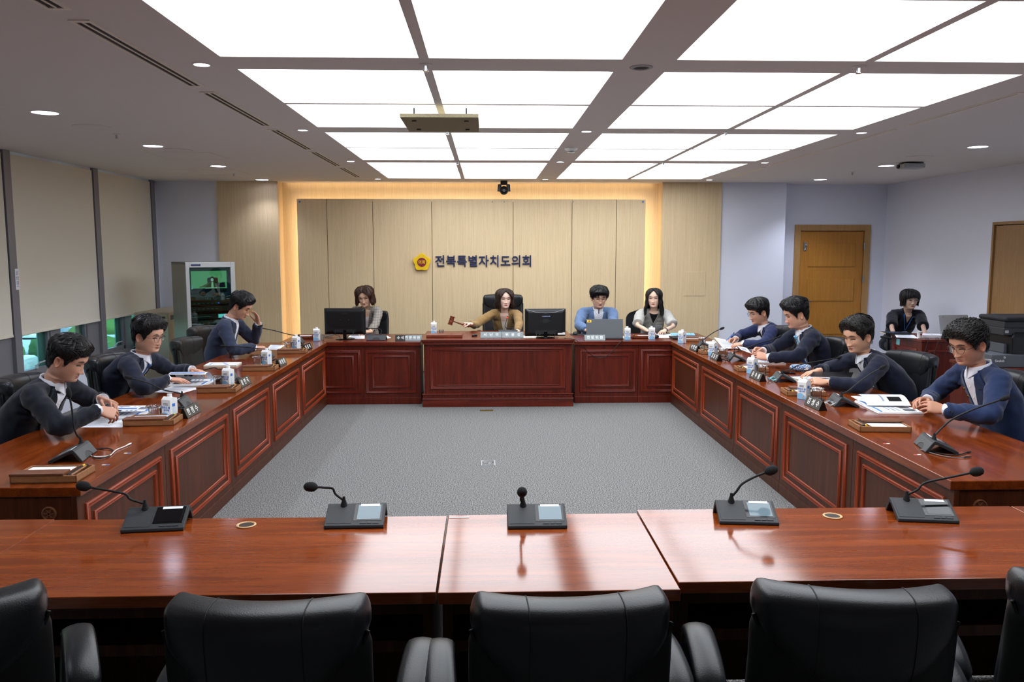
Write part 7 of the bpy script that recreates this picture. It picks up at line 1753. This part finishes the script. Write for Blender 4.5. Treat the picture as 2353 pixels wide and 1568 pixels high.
PEOPLE['C'] = person('woman with short black hair and lanyard in dark top at the corner desk', at(2089, 690, 10.42), PI-R(4), (6, 4, 0),
    dict(R=dict(w=at(2056, 775, 10.0), dir=(.4, -.9, -.1), palm=(0, 0, -1), curl=(.3, .4, .3), pole=(.5, -.3, -.8)), L=dict(w=at(2126, 772, 9.82), dir=(-.3, -.9, -.1), palm=(0, 0, -1), curl=(.3, .4, .3), pole=(-.5, -.3, -.8))),
    Face(female=True, skin='#c39a80', lip='#a44a48', eye=.35, blush=.3, brow='#211a17', nose=.9, wide=1.03, aged=.4), hair_long(HM['black'], .045, .018, .146, .128, 52, .008, 380, .001, back_end=.02, curl_end=.5), 'knit', style='top', sleeve='short', glasses=('lgrey', .022, .8), seed=29, sh=.178, bulk=1.12)

# ---- what they wear and hold
def loc_thing(P, nm, m_, build, **k):
    mb = MB(); build(mb); return mb.build(nm, m_, P['root'], angle=180, **k)
def watch(key, q, m_, fc='black_g'):
    P = PEOPLE[key]; M_ = P['A'][q]['M']; mb = MB(); mb.M = M_ @ T(0, -.020, 0)
    n = 26; r = [(.0335*spow(math.cos(2*PI*j/n), .8), .0245*spow(math.sin(2*PI*j/n), .8)) for j in range(n)]
    mb.rings([[(x*k_, y_, z*k_) for x, z in r] for y_, k_ in ((-.009, 1.0), (-.008, 1.10), (.008, 1.10), (.009, 1.0))], cap=(False, False)); w = mb.build('wristwatch', m_, P['root'])
    mb = MB(); mb.M = M_ @ T(0, -.020, .0265); mb.lathe([(.017, 0), (.018, .003), (.0165, .006), (.001, .0062)], 20); mb.build('watch_face', MT[fc], w)
watch('R1', -1, MT['white'], 'lgrey'); watch('R4', -1, MT['black'], 'black_g'); watch('B4', -1, MT['darkgrey'], 'steel'); watch('L3', -1, MT['black'], 'darkgrey')
P = PEOPLE['B4']; p = P['proj'](-.075, .20, .012); mb = MB(); mb.M = frame(p, P['upC'], P['fC']); mb.box((-.042, -.018, -.001), (.042, .018, .002)); b = mb.build('name_badge', MT['white'], P['root'], smooth=False)
mb = MB(); mb.M = frame(p, P['upC'], P['fC']); mb.box((-.04, .009, .002), (.02, .016, .003)) ; mb.build('badge_stripe', MT['blue'], b, smooth=False); mb = MB(); mb.M = frame(p, P['upC'], P['fC']); mb.cyl(.006, .002, .003, 12, M=T(.028, -.001, 0)); mb.build('badge_emblem', MT['yellow'], b)
P = PEOPLE['C']
mb = MB(); L_ = [P['proj'](q_*(.055*(1-t_)+.002), .0+.21*t_, .012) for q_, ts in ((-1, [i/12 for i in range(13)]), (1, [1-i/12 for i in range(13)])) for t_ in ts]
mb.tube(L_, .0045, 6, flat=.5); l = mb.build('lanyard', MT['blue'], P['root'], angle=180); p = P['proj'](0, .26, .014); mb = MB(); mb.M = frame(p, P['upC'], P['fC']); mb.box((-.028, -.045, -.001), (.028, .045, .002)); mb.build('card_holder', MT['white'], l, smooth=False)
# gavel
P = PEOPLE['B2']; Mg = P['root_m'] @ P['A'][1]['M']; a = Mg @ V((.012, .028, -.028)); hd = onY(1037, 737, a.y-.10); d = (hd-a).normalized()
t = thing('gavel', 'wooden gavel in the raised hand of the chairwoman', 'gavel', a); Lh = (hd-a).length
mb = MB(); mb.tube([d*-.02, d*.0, d*.07, d*.13, d*(Lh-.01)], [.010, .0135, .0115, .009, .0085], 14); mb.build('handle', MT['redwood'], t, angle=180)
ax = V((.06, 0, 1)); ax = (ax-d*ax.dot(d)).normalized(); mb = MB(); mb.M = frame(d*Lh, d, ax); mb.lathe([(.024, -.056), (.030, -.054), (.030, -.040), (.025, -.037), (.025, -.034), (.029, -.031), (.029, -.008), (.026, -.005), (.026, .005), (.029, .008), (.029, .031), (.025, .034), (.025, .037), (.030, .040), (.030, .054), (.024, .056)], 24); mb.build('gavel_head', MT['redwood'], t, angle=30)
pen('blue pen in the writing hand of the farthest man on the right', onY(1668, 784, 8.80), onY(1687, 765, 8.93), MT['blue'])
def held(label, quad, m_top, m_bot, th=.0012, nm='paper_sheet', cat='paper', bend=.0):
    o = sum(quad, V())/4; t = thing(nm, label, cat, o); n_ = (quad[1]-quad[0]).cross(quad[3]-quad[0]).normalized(); n_ = n_ if n_.z > 0 else -n_
    f = lambda u, v: quad[0].lerp(quad[1], u).lerp(quad[3].lerp(quad[2], u), v)-o+n_*(bend*math.sin(u*PI))
    mb = MB(); mb.grid(f, 8, 6); mb.build('page' if cat == 'paper' else 'inside', m_top, t); mb2 = MB(); mb2.add([V(p)-n_*th for p in mb.v], [g[::-1] for g in mb.f])
    ring = [i for i in range(9)]+[j*9+8 for j in range(1, 7)]+[6*9+i for i in range(7, -1, -1)]+[j*9 for j in range(5, 0, -1)]
    K = len(mb2.v); mb2.add([mb.v[i] for i in ring]+[V(mb.v[i])-n_*th for i in ring], [(i, (i+1) % len(ring), len(ring)+(i+1) % len(ring), len(ring)+i) for i in range(len(ring))]); mb2.build('reverse' if cat == 'paper' else 'cover', m_bot, t)
    if cat == 'paper':
        mb = MB()
        for k_ in range(5): mb.grid(lambda u, v: V(f(.15+.6*u, .2+k_*.13+.05*v))+n_*.0012, 4, 1)
        mb.build('printed_lines', MT['ink'], t)
    return t
held('white sheet tilted up before the man writing with a blue pen', [onY(1664, 803, 8.62), onY(1697, 803, 8.72), onY(1688, 789, 9.0), onY(1641, 776, 9.0)], MT['paper'], MT['paper'], bend=.01)
held('white sheet held in both hands of the man in the light blue tie', [onY(1703, 804, 7.36), onY(1727, 813, 7.44), onY(1716, 800, 7.64), onY(1694, 795, 7.60)], MT['paper'], MT['paper'])
held('dark folder held open by the man in the open collared shirt', [onY(1862, 866, 6.16), onY(1956, 869, 6.10), onY(1961, 856, 6.44), onY(1868, 854, 6.46)], MT['plate_k'], MT['paper'], .006, 'folder', 'folder')
# ---------------------------------------------------------------- lights, world, camera
w = bpy.data.worlds.new('world'); sc.world = w; w.use_nodes = True
nt = w.node_tree; bg = nt.nodes['Background']
sky = nt.nodes.new('ShaderNodeTexSky'); sky.sky_type = 'NISHITA'; sky.sun_elevation = R(48); sky.sun_rotation = R(100); sky.sun_disc = False
lk(nt, sky.outputs['Color'], bg.inputs['Color']); bg.inputs['Strength'].default_value = 1.1
def area(name, loc, rot, sx, sy, power, col, spread=PI):
    l = bpy.data.lights.new(name, 'AREA'); l.shape = 'RECTANGLE'; l.size = sx; l.size_y = sy; l.energy = power; l.color = col; l.spread = spread
    o = bpy.data.objects.new(name, l); COL.objects.link(o); o.location = loc; o.rotation_euler = rot; return o
# LED strips tucked behind the raised wall panel and above it
warm = (1, .74, .46)
yl = YP+.10
area('cove_led_top', (-.19, yl, 2.515), (R(180-50), 0, 0), 5.0, .02, 5, warm)
area('cove_led_left', (-2.695, yl, 1.27), (0, R(90), R(-50)), 2.45, .02, 4.2, warm)
area('cove_led_right', (2.315, yl, 1.27), (0, R(-90), R(50)), 2.45, .02, 4.2, warm)
area('cove_led_ceiling', (-.2, YREC-.05, ZC-.006), (R(30), 0, 0), 5.4, .015, 1.3, warm)
def cam():
    c = bpy.data.cameras.new('camera'); o = bpy.data.objects.new('camera', c); COL.objects.link(o)
    c.sensor_fit = 'HORIZONTAL'; c.sensor_width = 36; c.lens = 36*FPX/2353; c.clip_start = .05; c.clip_end = 400
    o.location = CAM; o.rotation_euler = Matrix((_r, _u, -_f)).transposed().to_euler()
    sc.camera = o
cam()
sc.view_settings.view_transform = 'Standard'; sc.view_settings.look = 'None'; sc.view_settings.gamma = 1; sc.view_settings.exposure = .15
sc.view_settings.use_curve_mapping = False
try:
    sc.cycles.use_denoising = True; sc.cycles.denoiser = 'OPENIMAGEDENOISE'
    sc.cycles.max_bounces = 10; sc.cycles.diffuse_bounces = 5; sc.cycles.glossy_bounces = 4; sc.cycles.transparent_max_bounces = 16; sc.cycles.transmission_bounces = 8
    sc.cycles.sample_clamp_indirect = 6; sc.cycles.caustics_reflective = False; sc.cycles.caustics_refractive = False
except Exception: pass
